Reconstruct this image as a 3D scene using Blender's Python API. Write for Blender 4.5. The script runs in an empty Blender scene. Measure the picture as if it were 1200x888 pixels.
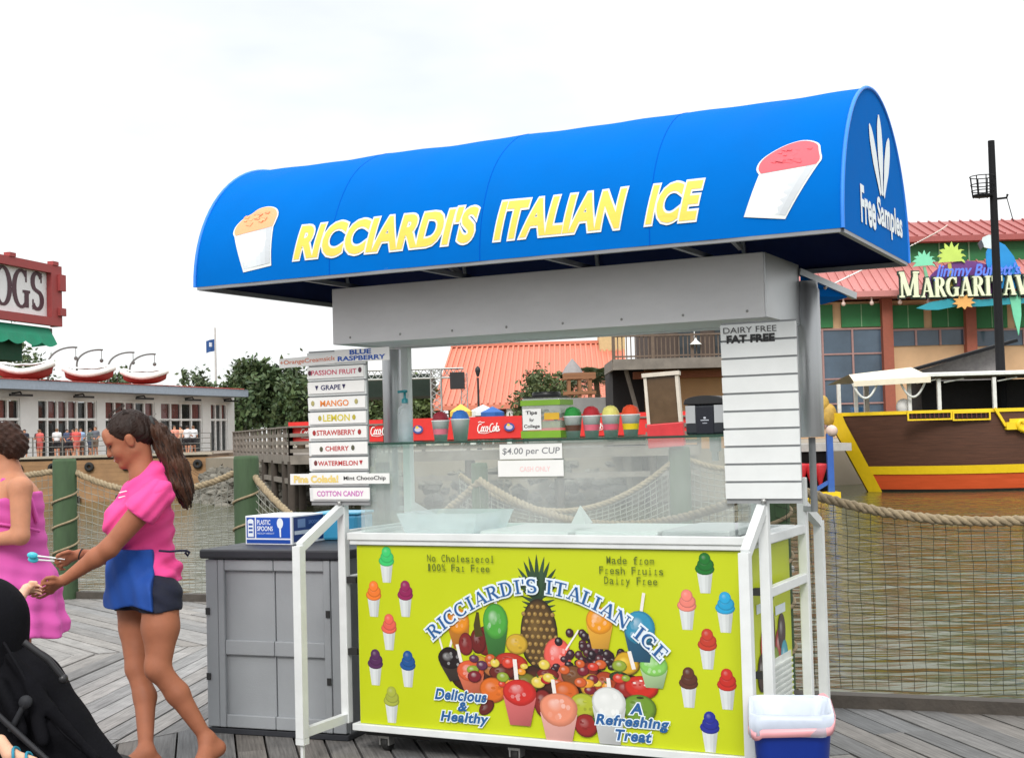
import bpy, math, random
import numpy as np
from mathutils import Vector, Matrix
random.seed(7); rng = np.random.default_rng(7)
sc = bpy.context.scene
COL = sc.collection
rad = math.radians
# ------------------------------------------------------------------ camera
F_PX, PITCH, ROLL, CAM_H = 1580.0, 0.0409, 0.0264, 1.48
_cp, _sp = math.cos(PITCH), math.sin(PITCH); _cr, _sr = math.cos(ROLL), math.sin(ROLL)
_r = Vector((1, 0, 0)); _u = Vector((0, -_sp, _cp)); _f = Vector((0, _cp, _sp))
cx_, cy_ = _r * _cr - _u * _sr, _r * _sr + _u * _cr
cam_data = bpy.data.cameras.new("camera"); cam = bpy.data.objects.new("camera", cam_data); COL.objects.link(cam)
cam.matrix_world = Matrix(((cx_.x, cy_.x, -_f.x, 0), (cx_.y, cy_.y, -_f.y, 0), (cx_.z, cy_.z, -_f.z, CAM_H), (0, 0, 0, 1)))
cam_data.sensor_width = 36; cam_data.lens = 36 * F_PX / 1200; cam_data.clip_end = 6000; cam_data.clip_start = 0.05
sc.camera = cam
# ------------------------------------------------------------------ world + sun + exposure
SUN_EL, SUN_AZ = 40.0, 188.0          # degrees; azimuth clockwise from +Y (the sun stands high, behind the camera)
w = bpy.data.worlds.new("World"); sc.world = w; w.use_nodes = True
nt = w.node_tree; nt.nodes.clear()
sky = nt.nodes.new("ShaderNodeTexSky"); sky.sky_type = 'NISHITA'; sky.sun_disc = False
sky.sun_elevation = rad(SUN_EL); sky.sun_rotation = rad(SUN_AZ); sky.air_density = 1.0; sky.dust_density = 2.0
bg1 = nt.nodes.new("ShaderNodeBackground"); bg1.inputs[1].default_value = 0.12
nt.links.new(sky.outputs[0], bg1.inputs[0])
bg2 = nt.nodes.new("ShaderNodeBackground"); bg2.inputs[0].default_value = (0.985, 1.0, 1.0, 1); bg2.inputs[1].default_value = 0.80
sepw = nt.nodes.new('ShaderNodeSeparateXYZ'); zr_w = nt.nodes.new('ShaderNodeMapRange')      # an overcast sky is brighter overhead than at the horizon
zr_w.inputs[1].default_value = .25; zr_w.inputs[2].default_value = 1.0; zr_w.inputs[3].default_value = .93; zr_w.inputs[4].default_value = 1.75; zr_w.interpolation_type = 'SMOOTHSTEP'
tcw = nt.nodes.new("ShaderNodeTexCoord"); mpw = nt.nodes.new("ShaderNodeMapping"); mpw.inputs['Scale'].default_value = (1.6, 1.6, 4.5)
mpw.inputs['Location'].default_value = (0.35, 0.1, 0.2)
nzw = nt.nodes.new("ShaderNodeTexNoise"); nzw.inputs['Scale'].default_value = 1.7; nzw.inputs['Detail'].default_value = 5
rpw = nt.nodes.new("ShaderNodeValToRGB"); rpw.color_ramp.elements[0].position = 0.30; rpw.color_ramp.elements[1].position = 0.52
rpw.color_ramp.elements[0].color = (0.72, 0.72, 0.72, 1)
mxw = nt.nodes.new("ShaderNodeMixShader"); ow = nt.nodes.new("ShaderNodeOutputWorld")
L_ = nt.links.new
L_(tcw.outputs['Generated'], sepw.inputs[0]); L_(sepw.outputs[2], zr_w.inputs[0]); L_(zr_w.outputs[0], bg2.inputs[1])
L_(tcw.outputs['Generated'], mpw.inputs[0]); L_(mpw.outputs[0], nzw.inputs['Vector']); L_(nzw.outputs['Fac'], rpw.inputs[0])
L_(rpw.outputs[0], mxw.inputs[0]); L_(bg1.outputs[0], mxw.inputs[1]); L_(bg2.outputs[0], mxw.inputs[2]); L_(mxw.outputs[0], ow.inputs[0])
sd = bpy.data.lights.new("sun", 'SUN'); sd.energy = 1.5; sd.angle = rad(18); sd.color = (1.0, 0.965, 0.91)
sun = bpy.data.objects.new("sun", sd); COL.objects.link(sun)
az, el = rad(SUN_AZ), rad(SUN_EL)
sdir = Vector((math.sin(az) * math.cos(el), math.cos(az) * math.cos(el), math.sin(el)))
sun.rotation_euler = sdir.to_track_quat('Z', 'Y').to_euler(); sun.location = (0, -10, 20)
vs = sc.view_settings
vs.view_transform = 'Standard'; vs.look = 'None'; vs.exposure = 0.30; vs.gamma = 1.0; vs.use_curve_mapping = False
sc.render.engine = 'CYCLES'
sc.cycles.max_bounces = 8; sc.cycles.transparent_max_bounces = 24; sc.cycles.caustics_reflective = False; sc.cycles.caustics_refractive = False

# ------------------------------------------------------------------ measuring helpers (photo pixel -> point in the place)
def ray(x, y):
    X, Y = x - 600, 444 - y
    a = (X * _cr + Y * _sr) / F_PX; b = (-X * _sr + Y * _cr) / F_PX
    return Vector((a, _cp - b * _sp, _sp + b * _cp))
def at(x, y, Y):
    r = ray(x, y); r = r * (Y / r.y); return Vector((r.x, r.y, r.z + CAM_H))
def gp(x, y, z=0.0):
    r = ray(x, y); r = r * ((z - CAM_H) / r.z); return Vector((r.x, r.y, z))
class Facade:
    """vertical plane through two ground points A, B; gives (s along, z) and world points"""
    def __init__(s, A, B):
        s.A = Vector((A[0], A[1], 0)); d = Vector((B[0] - A[0], B[1] - A[1], 0)); s.len = d.length; s.d = d.normalized(); s.n = Vector((s.d.y, -s.d.x, 0))
        if s.n.y > 0: s.n = -s.n                 # n faces the camera
    def px(s, x, y, out=0.0):
        r = ray(x, y); o = Vector((0, 0, CAM_H)); P = s.A + s.n * out
        t = (P - o).dot(s.n) / r.dot(s.n); p = o + r * t
        return (p - P).dot(s.d), p.z
    def w(s, a, z, out=0.0):
        p = s.A + s.d * a + s.n * out; return Vector((p.x, p.y, z))

def lin(c): return c / 12.92 if c <= 0.04045 else ((c + 0.055) / 1.055) ** 2.4
def S(r, g, b): return (lin(r / 255), lin(g / 255), lin(b / 255))

# ------------------------------------------------------------------ materials
MATS = {}
def M(name, col=(.5, .5, .5), rough=.55, metal=0., var=.12, vscale=6., bump=0., bscale=40., stretch=(1, 1, 1), coat=0., attr=False, alpha=None, sub=0., spec=.5):
    if name in MATS: return MATS[name]
    m = bpy.data.materials.new(name); m.use_nodes = True; MATS[name] = m
    t = m.node_tree; N = t.nodes; b = N['Principled BSDF']; L = t.links.new
    b.inputs['Roughness'].default_value = rough; b.inputs['Metallic'].default_value = metal
    b.inputs['Specular IOR Level'].default_value = spec
    if coat: b.inputs['Coat Weight'].default_value = coat; b.inputs['Coat Roughness'].default_value = .08
    if sub: b.inputs['Subsurface Weight'].default_value = sub; b.inputs['Subsurface Radius'].default_value = (.02, .008, .004)
    tc = N.new('ShaderNodeTexCoord'); mp = N.new('ShaderNodeMapping'); mp.inputs['Scale'].default_value = stretch
    L(tc.outputs['Object'], mp.inputs[0])
    nz = N.new('ShaderNodeTexNoise'); nz.inputs['Scale'].default_value = vscale; nz.inputs['Detail'].default_value = 6; nz.inputs['Roughness'].default_value = .62
    L(mp.outputs[0], nz.inputs['Vector'])
    mr = N.new('ShaderNodeMapRange'); mr.inputs[1].default_value = .28; mr.inputs[2].default_value = .72
    mr.inputs[3].default_value = 1 - var; mr.inputs[4].default_value = 1 + var
    L(nz.outputs['Fac'], mr.inputs[0])
    vm = N.new('ShaderNodeVectorMath'); vm.operation = 'SCALE'
    if attr:
        at_ = N.new('ShaderNodeVertexColor'); at_.layer_name = 'Col'; L(at_.outputs[0], vm.inputs[0])
    else: vm.inputs[0].default_value = col[:3]
    L(mr.outputs[0], vm.inputs['Scale']); L(vm.outputs[0], b.inputs['Base Color'])
    m.diffuse_color = (*col[:3], 1)
    rr = N.new('ShaderNodeMapRange'); rr.inputs[1].default_value = .3; rr.inputs[2].default_value = .7
    rr.inputs[3].default_value = max(.02, rough - .07); rr.inputs[4].default_value = min(1, rough + .09)
    L(nz.outputs['Fac'], rr.inputs[0]); L(rr.outputs[0], b.inputs['Roughness'])
    if bump:
        n2 = N.new('ShaderNodeTexNoise'); n2.inputs['Scale'].default_value = bscale; n2.inputs['Detail'].default_value = 4
        L(mp.outputs[0], n2.inputs['Vector'])
        bp = N.new('ShaderNodeBump'); bp.inputs['Strength'].default_value = min(1, bump); bp.inputs['Distance'].default_value = .01
        L(n2.outputs['Fac'], bp.inputs['Height']); L(bp.outputs[0], b.inputs['Normal'])
    return m
def glass(name, tint=(.95, 1, .97), haze=.15, haze_col=(.8, .83, .82), rough=.03, refl=.7):
    if name in MATS: return MATS[name]
    m = bpy.data.materials.new(name); m.use_nodes = True; MATS[name] = m
    t = m.node_tree; N = t.nodes; L = t.links.new; N.remove(N['Principled BSDF']); out = N['Material Output']
    tr = N.new('ShaderNodeBsdfTransparent'); tr.inputs[0].default_value = (*tint, 1)
    gl = N.new('ShaderNodeBsdfGlossy'); gl.inputs['Roughness'].default_value = rough
    lw = N.new('ShaderNodeLayerWeight'); lw.inputs[0].default_value = .5; pw_ = N.new('ShaderNodeMath'); pw_.operation = 'POWER'; pw_.inputs[1].default_value = 5; L(lw.outputs['Facing'], pw_.inputs[0])
    fr = N.new('ShaderNodeMath'); fr.operation = 'MULTIPLY_ADD'; fr.inputs[1].default_value = refl; fr.inputs[2].default_value = .035; L(pw_.outputs[0], fr.inputs[0])
    m1 = N.new('ShaderNodeMixShader'); L(fr.outputs[0], m1.inputs[0]); L(tr.outputs[0], m1.inputs[1]); L(gl.outputs[0], m1.inputs[2])
    df = N.new('ShaderNodeBsdfDiffuse'); df.inputs[0].default_value = (*haze_col, 1)
    tc = N.new('ShaderNodeTexCoord'); nz = N.new('ShaderNodeTexNoise'); nz.inputs['Scale'].default_value = 2.2; nz.inputs['Detail'].default_value = 5
    L(tc.outputs['Object'], nz.inputs['Vector'])
    mr = N.new('ShaderNodeMapRange'); mr.inputs[1].default_value = .3; mr.inputs[2].default_value = .7; mr.inputs[3].default_value = haze * .55; mr.inputs[4].default_value = haze * 1.5
    L(nz.outputs['Fac'], mr.inputs[0])
    m2 = N.new('ShaderNodeMixShader'); L(mr.outputs[0], m2.inputs[0]); L(m1.outputs[0], m2.inputs[1]); L(df.outputs[0], m2.inputs[2]); L(m2.outputs[0], out.inputs[0])
    return m

# ------------------------------------------------------------------ mesh builder
class MB:
    def __init__(s): s.v = []; s.f = []; s.c = []; s.uv = []; s.mi = []; s.smooth = []; s.curc = (1, 1, 1); s.curm = 0; s.sm = False
    def col(s, c): s.curc = c; return s
    def mat(s, i): s.curm = i; return s
    def add(s, verts, faces, cols=None, uvs=None, smooth=None):
        o = len(s.v); s.v += [tuple(p) for p in verts]
        for k, f in enumerate(faces):
            s.f.append([o + i for i in f]); s.mi.append(s.curm); s.smooth.append(s.sm if smooth is None else smooth)
            s.c.append([cols[i] for i in f] if cols is not None else [s.curc] * len(f))
            s.uv.append([uvs[i] for i in f] if uvs is not None else [(0, 0)] * len(f))
        return s
    def box(s, a, b, fr=None):
        x0, y0, z0 = a; x1, y1, z1 = b
        P = [(x0, y0, z0), (x1, y0, z0), (x1, y1, z0), (x0, y1, z0), (x0, y0, z1), (x1, y0, z1), (x1, y1, z1), (x0, y1, z1)]
        if fr: P = [fr(*p) for p in P]
        return s.add(P, [(0, 3, 2, 1), (4, 5, 6, 7), (0, 1, 5, 4), (1, 2, 6, 5), (2, 3, 7, 6), (3, 0, 4, 7)])
    def bar(s, a, b, w, h=None, up=(0, 0, 1)):
        """rectangular bar between two points"""
        a = Vector(a); b = Vector(b); h = h or w; d = (b - a).normalized(); u = Vector(up)
        if abs(d.dot(u)) > .98: u = Vector((0, 1, 0))
        r = d.cross(u).normalized(); u = r.cross(d).normalized()
        P = []
        for p in (a, b):
            for i, j in ((-1, -1), (1, -1), (1, 1), (-1, 1)): P.append(p + r * (w / 2 * i) + u * (h / 2 * j))
        return s.add(P, [(3, 2, 1, 0), (4, 5, 6, 7), (0, 1, 5, 4), (1, 2, 6, 5), (2, 3, 7, 6), (3, 0, 4, 7)])
    def tube(s, pts, r, n=8, caps=True, closed=False):
        pts = [Vector(p) for p in pts]; m = len(pts); rs = r if isinstance(r, (list, tuple)) else [r] * m
        V = []; prev = None
        for i, p in enumerate(pts):
            if closed: d = pts[(i + 1) % m] - pts[i - 1]
            else: d = pts[min(i + 1, m - 1)] - pts[max(i - 1, 0)]
            d = d.normalized() if d.length > 1e-9 else Vector((0, 0, 1))
            if prev is None:
                u = Vector((0, 0, 1)) if abs(d.z) < .9 else Vector((1, 0, 0)); prev = d.cross(u).normalized()
            else:
                prev = prev - d * prev.dot(d); prev.normalize()
            q = d.cross(prev)
            for k in range(n):
                a = 2 * math.pi * k / n; V.append(p + (prev * math.cos(a) + q * math.sin(a)) * rs[i])
        Fs = []
        for i in range(m if closed else m - 1):
            for k in range(n):
                a, b = i * n + k, i * n + (k + 1) % n; j = ((i + 1) % m) * n
                Fs.append((a, b, j + (k + 1) % n, j + k))
        s.add(V, Fs, smooth=n > 4)
        if caps and not closed:
            s.add(V[:n], [tuple(range(n))[::-1]], smooth=False); s.add(V[-n:], [tuple(range(n))], smooth=False)
        return s
    def lathe(s, prof, o=(0, 0, 0), n=24, ax=None, sx=1, sy=1, caps=True):
        """profile [(r,z)...] around z (or a frame (X,Y,Z) of vectors)"""
        X, Y, Z = ax or (Vector((1, 0, 0)), Vector((0, 1, 0)), Vector((0, 0, 1))); o = Vector(o); V = []
        for r, z in prof:
            for k in range(n):
                a = 2 * math.pi * k / n; V.append(o + X * (r * sx * math.cos(a)) + Y * (r * sy * math.sin(a)) + Z * z)
        Fs = [(i * n + k, i * n + (k + 1) % n, (i + 1) * n + (k + 1) % n, (i + 1) * n + k) for i in range(len(prof) - 1) for k in range(n)]
        s.add(V, Fs, smooth=True)
        if caps:
            if prof[0][0] > 1e-4: s.add(V[:n], [tuple(range(n))[::-1]], smooth=False)
            if prof[-1][0] > 1e-4: s.add(V[-n:], [tuple(range(n))], smooth=False)
        return s
    def sphere(s, o, r, n=16, m=10, sc3=(1, 1, 1)):
        o = Vector(o); V = []
        for i in range(m + 1):
            t = math.pi * i / m
            for k in range(n):
                a = 2 * math.pi * k / n
                V.append((o.x + r * sc3[0] * math.sin(t) * math.cos(a), o.y + r * sc3[1] * math.sin(t) * math.sin(a), o.z + r * sc3[2] * math.cos(t)))
        return s.add(V, [(i * n + k, (i + 1) * n + k, (i + 1) * n + (k + 1) % n, i * n + (k + 1) % n) for i in range(m) for k in range(n)], smooth=True)
    def prism(s, poly, z0, z1, fr=None, top=True):
        """polygon (list of 2d, counter-clockwise) extruded from z0 to z1; fr maps (x,y,z)"""
        n = len(poly); P = [(x, y, z0) for x, y in poly] + [(x, y, z1) for x, y in poly]
        if fr: P = [fr(*p) for p in P]
        return s.add(P, [tuple(range(n))[::-1], tuple(range(n, 2 * n))] + [(i, (i + 1) % n, n + (i + 1) % n, n + i) for i in range(n)])
    def quad(s, *P): return s.add(P, [tuple(range(len(P)))])
    def build(s, name, mats, parent=None, world=False, bevel=0., kind=None, label=None):
        me = bpy.data.meshes.new(name); v = s.v
        if world and parent is not None:
            mi = parent_matrix(parent).inverted(); v = [tuple(mi @ Vector(p)) for p in v]
        me.from_pydata(v, [], s.f); me.polygons.foreach_set('material_index', s.mi); me.polygons.foreach_set('use_smooth', s.smooth)
        ca = me.color_attributes.new('Col', 'FLOAT_COLOR', 'CORNER'); fl = np.ones((len(me.loops), 4), np.float32); fl[:, :3] = [c for f in s.c for c in f]
        ca.data.foreach_set('color', fl.ravel())
        ul = me.uv_layers.new(name='UVMap'); ul.data.foreach_set('uv', np.array([c for f in s.uv for c in f], np.float32).ravel())
        for m in (mats if isinstance(mats, (list, tuple)) else [mats]): me.materials.append(m)
        me.update(); o = bpy.data.objects.new(name, me); COL.objects.link(o)
        if parent is not None: o.parent = parent
        if bevel:
            bv = o.modifiers.new('bevel', 'BEVEL'); bv.width = bevel; bv.segments = 2; bv.limit_method = 'ANGLE'; bv.angle_limit = rad(40); bv.harden_normals = False
        if kind: o['kind'] = kind
        if label: o['label'] = label
        return o
def parent_matrix(o):
    m = Matrix.LocRotScale(o.location, o.rotation_euler, o.scale)
    return parent_matrix(o.parent) @ m if o.parent else m
def thing(name, label, cat, loc=(0, 0, 0), rz=0., group=None):
    o = bpy.data.objects.new(name, None); COL.objects.link(o); o.empty_display_size = .2
    o.location = loc; o.rotation_euler = (0, 0, rz); o['label'] = label; o['category'] = cat
    if group: o['group'] = group
    return o
def tag(o, label, cat, group=None):
    o['label'] = label; o['category'] = cat
    if group: o['group'] = group
    return o
def copy_tree(o, parent=None):
    c = o.copy(); COL.objects.link(c)
    if parent is not None: c.parent = parent
    for ch in list(o.children): copy_tree(ch, c)
    return c

# ------------------------------------------------------------------ lettering
_TC = {}
def glyphs(text, bold=0., space=1.):
    """flat mesh of a text in the built-in font: verts 2d (normalised later), faces"""
    key = (text, bold, space)
    if key in _TC: return _TC[key]
    cu = bpy.data.curves.new('t', 'FONT'); cu.body = text; cu.offset = bold; cu.space_character = space; cu.resolution_u = 4; cu.fill_mode = 'FRONT'
    ob = bpy.data.objects.new('t', cu); COL.objects.link(ob); bpy.context.view_layer.update()
    dg = bpy.context.evaluated_depsgraph_get(); me = bpy.data.meshes.new_from_object(ob.evaluated_get(dg))
    V = [(p.co.x, p.co.y) for p in me.vertices]; Fs = [tuple(p.vertices) for p in me.polygons]
    bpy.data.objects.remove(ob); bpy.data.curves.remove(cu); bpy.data.meshes.remove(me)
    _TC[key] = (V, Fs); return V, Fs
class Print:
    """flat printing: polygons, ribbons, text laid on a surface given by fr(x, y, h); each layer a little prouder"""
    def __init__(s, fr, h0=.0012, step=.00012): s.fr = fr; s.h = h0; s.step = step; s.mb = MB()
    def lay(s): s.h += s.step; return s.h
    def mesh(s, V, Fs, col, cols=None):
        h = s.lay(); s.mb.curc = col; s.mb.add([s.fr(x, y, h) for x, y in V], Fs, cols)
    def poly(s, pts, col): s.mesh(pts, [tuple(range(len(pts)))], col)
    def rect(s, x0, y0, x1, y1, col): s.poly([(x0, y0), (x1, y0), (x1, y1), (x0, y1)], col)
    def text(s, t, x, y, w, h, col, bold=0., shear=0., rot=0., space=1., cut=0, base=None, outline=None):
        """fit text into the box whose lower left corner is (x,y), width w, height h"""
        V0, _ = glyphs(t, 0., space)
        x0 = min(p[0] for p in V0); x1 = max(p[0] for p in V0); y0 = min(p[1] for p in V0); y1 = max(p[1] for p in V0)
        layers = ([(outline[0], outline[1])] if outline else []) + [(bold, col)]
        for bo, cc in layers:
            V, Fs = glyphs(t, bo, space); out = []
            for px, py in V:
                a = (px - x0) / (x1 - x0) * w; b = (py - y0) / (y1 - y0) * h; a += b * shear
                out.append((x + a * math.cos(rot) - b * math.sin(rot), y + a * math.sin(rot) + b * math.cos(rot)))
            if cut:
                s.sliced(out, Fs, cc, cut)
            else: s.mesh(out, Fs, cc)
    def sliced(s, V, Fs, col, step):
        import bmesh
        bm = bmesh.new(); vs_ = [bm.verts.new((x, y, 0)) for x, y in V]
        for f in Fs:
            try: bm.faces.new([vs_[i] for i in f])
            except ValueError: pass
        y0 = min(p[1] for p in V); y1 = max(p[1] for p in V); y = y0 + step
        while y < y1:
            bmesh.ops.bisect_plane(bm, geom=bm.verts[:] + bm.edges[:] + bm.faces[:], plane_co=(0, y, 0), plane_no=(0, 1, 0)); y += step
        bm.verts.index_update()
        s.mesh([(v.co.x, v.co.y) for v in bm.verts], [tuple(v.index for v in f.verts) for f in bm.faces], col); bm.free()
    def ribbon(s, pts, w, col, cap=True):
        n = len(pts); ws = w if isinstance(w, (list, tuple)) else [w] * n; V = []
        for i in range(n):
            x0, y0 = pts[max(i - 1, 0)]; x1, y1 = pts[min(i + 1, n - 1)]; dx, dy = x1 - x0, y1 - y0; l = math.hypot(dx, dy) or 1
            V.append((pts[i][0] - dy / l * ws[i] / 2, pts[i][1] + dx / l * ws[i] / 2)); V.append((pts[i][0] + dy / l * ws[i] / 2, pts[i][1] - dx / l * ws[i] / 2))
        s.mesh(V, [(2 * i, 2 * i + 1, 2 * i + 3, 2 * i + 2) for i in range(n - 1)], col)
    def ell(s, x, y, a, b, col, edge=None, hi=None, rot=0., n=20, off=(-.3, .35)):
        """printed ball: lighter spot, body colour, darker rim (all ink)"""
        edge = edge or col; hi = hi or col; V = []; C = []
        for k, (t, c) in enumerate(((.01, hi), (.45, col), (.8, col), (1, edge))):
            for i in range(n):
                q = 2 * math.pi * i / n; ex = a * (t * math.cos(q) + off[0] * (1 - t)); ey = b * (t * math.sin(q) + off[1] * (1 - t))
                V.append((x + ex * math.cos(rot) - ey * math.sin(rot), y + ex * math.sin(rot) + ey * math.cos(rot))); C.append(c)
        Fs = [(j * n + i, j * n + (i + 1) % n, (j + 1) * n + (i + 1) % n, (j + 1) * n + i) for j in range(3) for i in range(n)] + [tuple(range(n))]
        s.mesh(V, Fs, col, C)
    def grad(s, pts, cols):
        s.mesh(pts, [tuple(range(len(pts)))], cols[0], cols)
    def build(s, name, parent, m=None, **k): return s.mb.build(name, m or M('printed ink', attr=True, rough=.45, var=.04), parent, **k)
def mul(c, k): return tuple(min(1, x * k) for x in c[:3])
def mix(a, b, t): return tuple(a[i] * (1 - t) + b[i] * t for i in range(3))
# serif alphabet drawn as thick and thin strokes, height 1
def arc(cx, cy, rx, ry, a0, a1, n=14): return [(cx + rx * math.cos(rad(a0 + (a1 - a0) * i / n)), cy + ry * math.sin(rad(a0 + (a1 - a0) * i / n))) for i in range(n + 1)]
def sw(pts, thin, thick):   # stress: vertical runs thick, horizontal runs thin
    o = []
    for i in range(len(pts)):
        x0, y0 = pts[max(i - 1, 0)]; x1, y1 = pts[min(i + 1, len(pts) - 1)]; l = math.hypot(x1 - x0, y1 - y0) or 1
        o.append(thin + (thick - thin) * (abs(y1 - y0) / l) ** 1.5)
    return o
T, t_ = .20, .075
def _st(x, y0=0., y1=1., w=T): return [([(x, y0), (x, y1)], [w, w])]
def _sf(x, y, w=.36): return [([(x - w / 2, y), (x + w / 2, y)], [.075, .075])]
def _ln(a, b, w): return [([a, b], [w, w])]
def _ar(*q, thin=t_, thick=T): p = arc(*q); return [(p, sw(p, thin, thick))]
SER = {
 'H': (.96, _st(.22) + _st(.74) + _sf(.22, .04) + _sf(.22, .96) + _sf(.74, .04) + _sf(.74, .96) + _ln((.22, .5), (.74, .5), .075)),
 'I': (.46, _st(.23) + _sf(.23, .04) + _sf(.23, .96)),
 'L': (.68, _st(.22) + _sf(.2, .04) + _sf(.22, .96) + _ln((.2, .04), (.64, .04), .08) + _ln((.61, 0), (.61, .26), .07)),
 'T': (.76, _st(.38) + _sf(.38, .04) + _ln((.04, .955), (.72, .955), .09) + _ln((.07, .99), (.07, .72), .06) + _ln((.69, .99), (.69, .72), .06)),
 'E': (.70, _st(.22) + _ln((.06, .04), (.64, .04), .08) + _ln((.06, .96), (.62, .96), .08) + _ln((.2, .52), (.48, .52), .07) + _ln((.62, 0), (.62, .25), .06) + _ln((.6, 1), (.6, .76), .06) + _ln((.48, .4), (.48, .64), .06)),
 'A': (.86, _ln((.16, .05), (.42, .98), .075) + _ln((.44, .98), (.70, .05), T) + _ln((.24, .32), (.62, .32), .07) + _sf(.14, .04, .26) + _sf(.70, .04, .34)),
 'V': (.84, _ln((.16, .95), (.42, .02), T) + _ln((.44, .02), (.68, .95), .075) + _sf(.14, .96, .34) + _sf(.70, .96, .24)),
 'M': (1.08, _st(.17, 0, 1, .08) + _st(.88, 0, 1, T) + _ln((.17, .98), (.52, .08), T) + _ln((.54, .08), (.86, .98), .07) + _sf(.16, .04, .26) + _sf(.88, .04, .36) + _sf(.14, .96, .2) + _sf(.9, .96, .3)),
 'N': (.90, _st(.18, 0, 1, .08) + _st(.72, 0, 1, .08) + _ln((.16, .98), (.72, .05), T) + _sf(.17, .04, .26) + _sf(.14, .96, .22) + _sf(.72, .96, .26)),
 'R': (.82, _st(.22) + _sf(.22, .04) + _sf(.2, .96) + _ar(.36, .74, .24, .23, 90, -90) + _ln((.2, .965), (.38, .965), .07) + _ln((.2, .51), (.38, .51), .07) + _ln((.42, .5), (.68, .05), T * .9) + _sf(.70, .04, .24)),
 'D': (.84, _st(.22) + _sf(.2, .04) + _sf(.2, .96) + _ar(.34, .5, .36, .46, 90, -90) + _ln((.2, .96), (.36, .96), .075) + _ln((.2, .04), (.36, .04), .075)),
 'C': (.80, _ar(.44, .5, .34, .46, 48, 312) + _ln((.67, .98), (.67, .68), .07) + _ln((.67, .02), (.67, .2), .05)),
 'G': (.88, _ar(.44, .5, .34, .46, 48, 318) + _ln((.67, .98), (.67, .68), .07) + _st(.69, 0.04, .44, T) + _ln((.5, .44), (.86, .44), .075)),
 'O': (.86, _ar(.43, .5, .33, .46, 0, 360, 28)),
 'S': (.66, [((lambda p: (p, sw(p, .09, T)))(arc(.33, .735, .22, .225, 30, 250, 14) + arc(.33, .265, .23, .225, 75, -150, 16)))] + _ln((.53, .98), (.53, .72), .06) + _ln((.12, .02), (.12, .28), .06)),
 "'": (.26, _ln((.13, 1), (.13, .68), .12)),
 ' ': (.42, []),
}
def serif(pr, text, x, y, w, h, col, grow=0., path=None, caps_first=1.0, wt=1.):
    """serif text fitted in the box, or laid along path(s)->(x,y,angle)"""
    tot = sum(SER[c][0] for c in text); k = w / tot; pos = 0
    for i, c in enumerate(text):
        adv, st = SER[c]; hh = h * (caps_first if i == 0 else 1)
        for pts, ws in st:
            q = []
            for a, b in pts:
                if path:
                    cxp, cyp, an = path((pos + adv / 2) * k); u, v2 = (a - adv / 2) * k, b * hh
                    q.append((cxp + u * math.cos(an) - v2 * math.sin(an), cyp + u * math.sin(an) + v2 * math.cos(an)))
                else: q.append((x + (pos + a) * k, y + b * hh))
            pr.ribbon(q if not grow else _ext(q, grow / 2), [wi * (k + h) / 2 * wt + grow for wi in ws], col)
        pos += adv
def _ext(q, e):
    (x0, y0), (x1, y1) = q[0], q[1]; l = math.hypot(x1 - x0, y1 - y0) or 1; a = (x0 - (x1 - x0) / l * e, y0 - (y1 - y0) / l * e)
    (x0, y0), (x1, y1) = q[-2], q[-1]; l = math.hypot(x1 - x0, y1 - y0) or 1; b = (x1 + (x1 - x0) / l * e, y1 + (y1 - y0) / l * e)
    return [a] + list(q[1:-1]) + [b]
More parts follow.
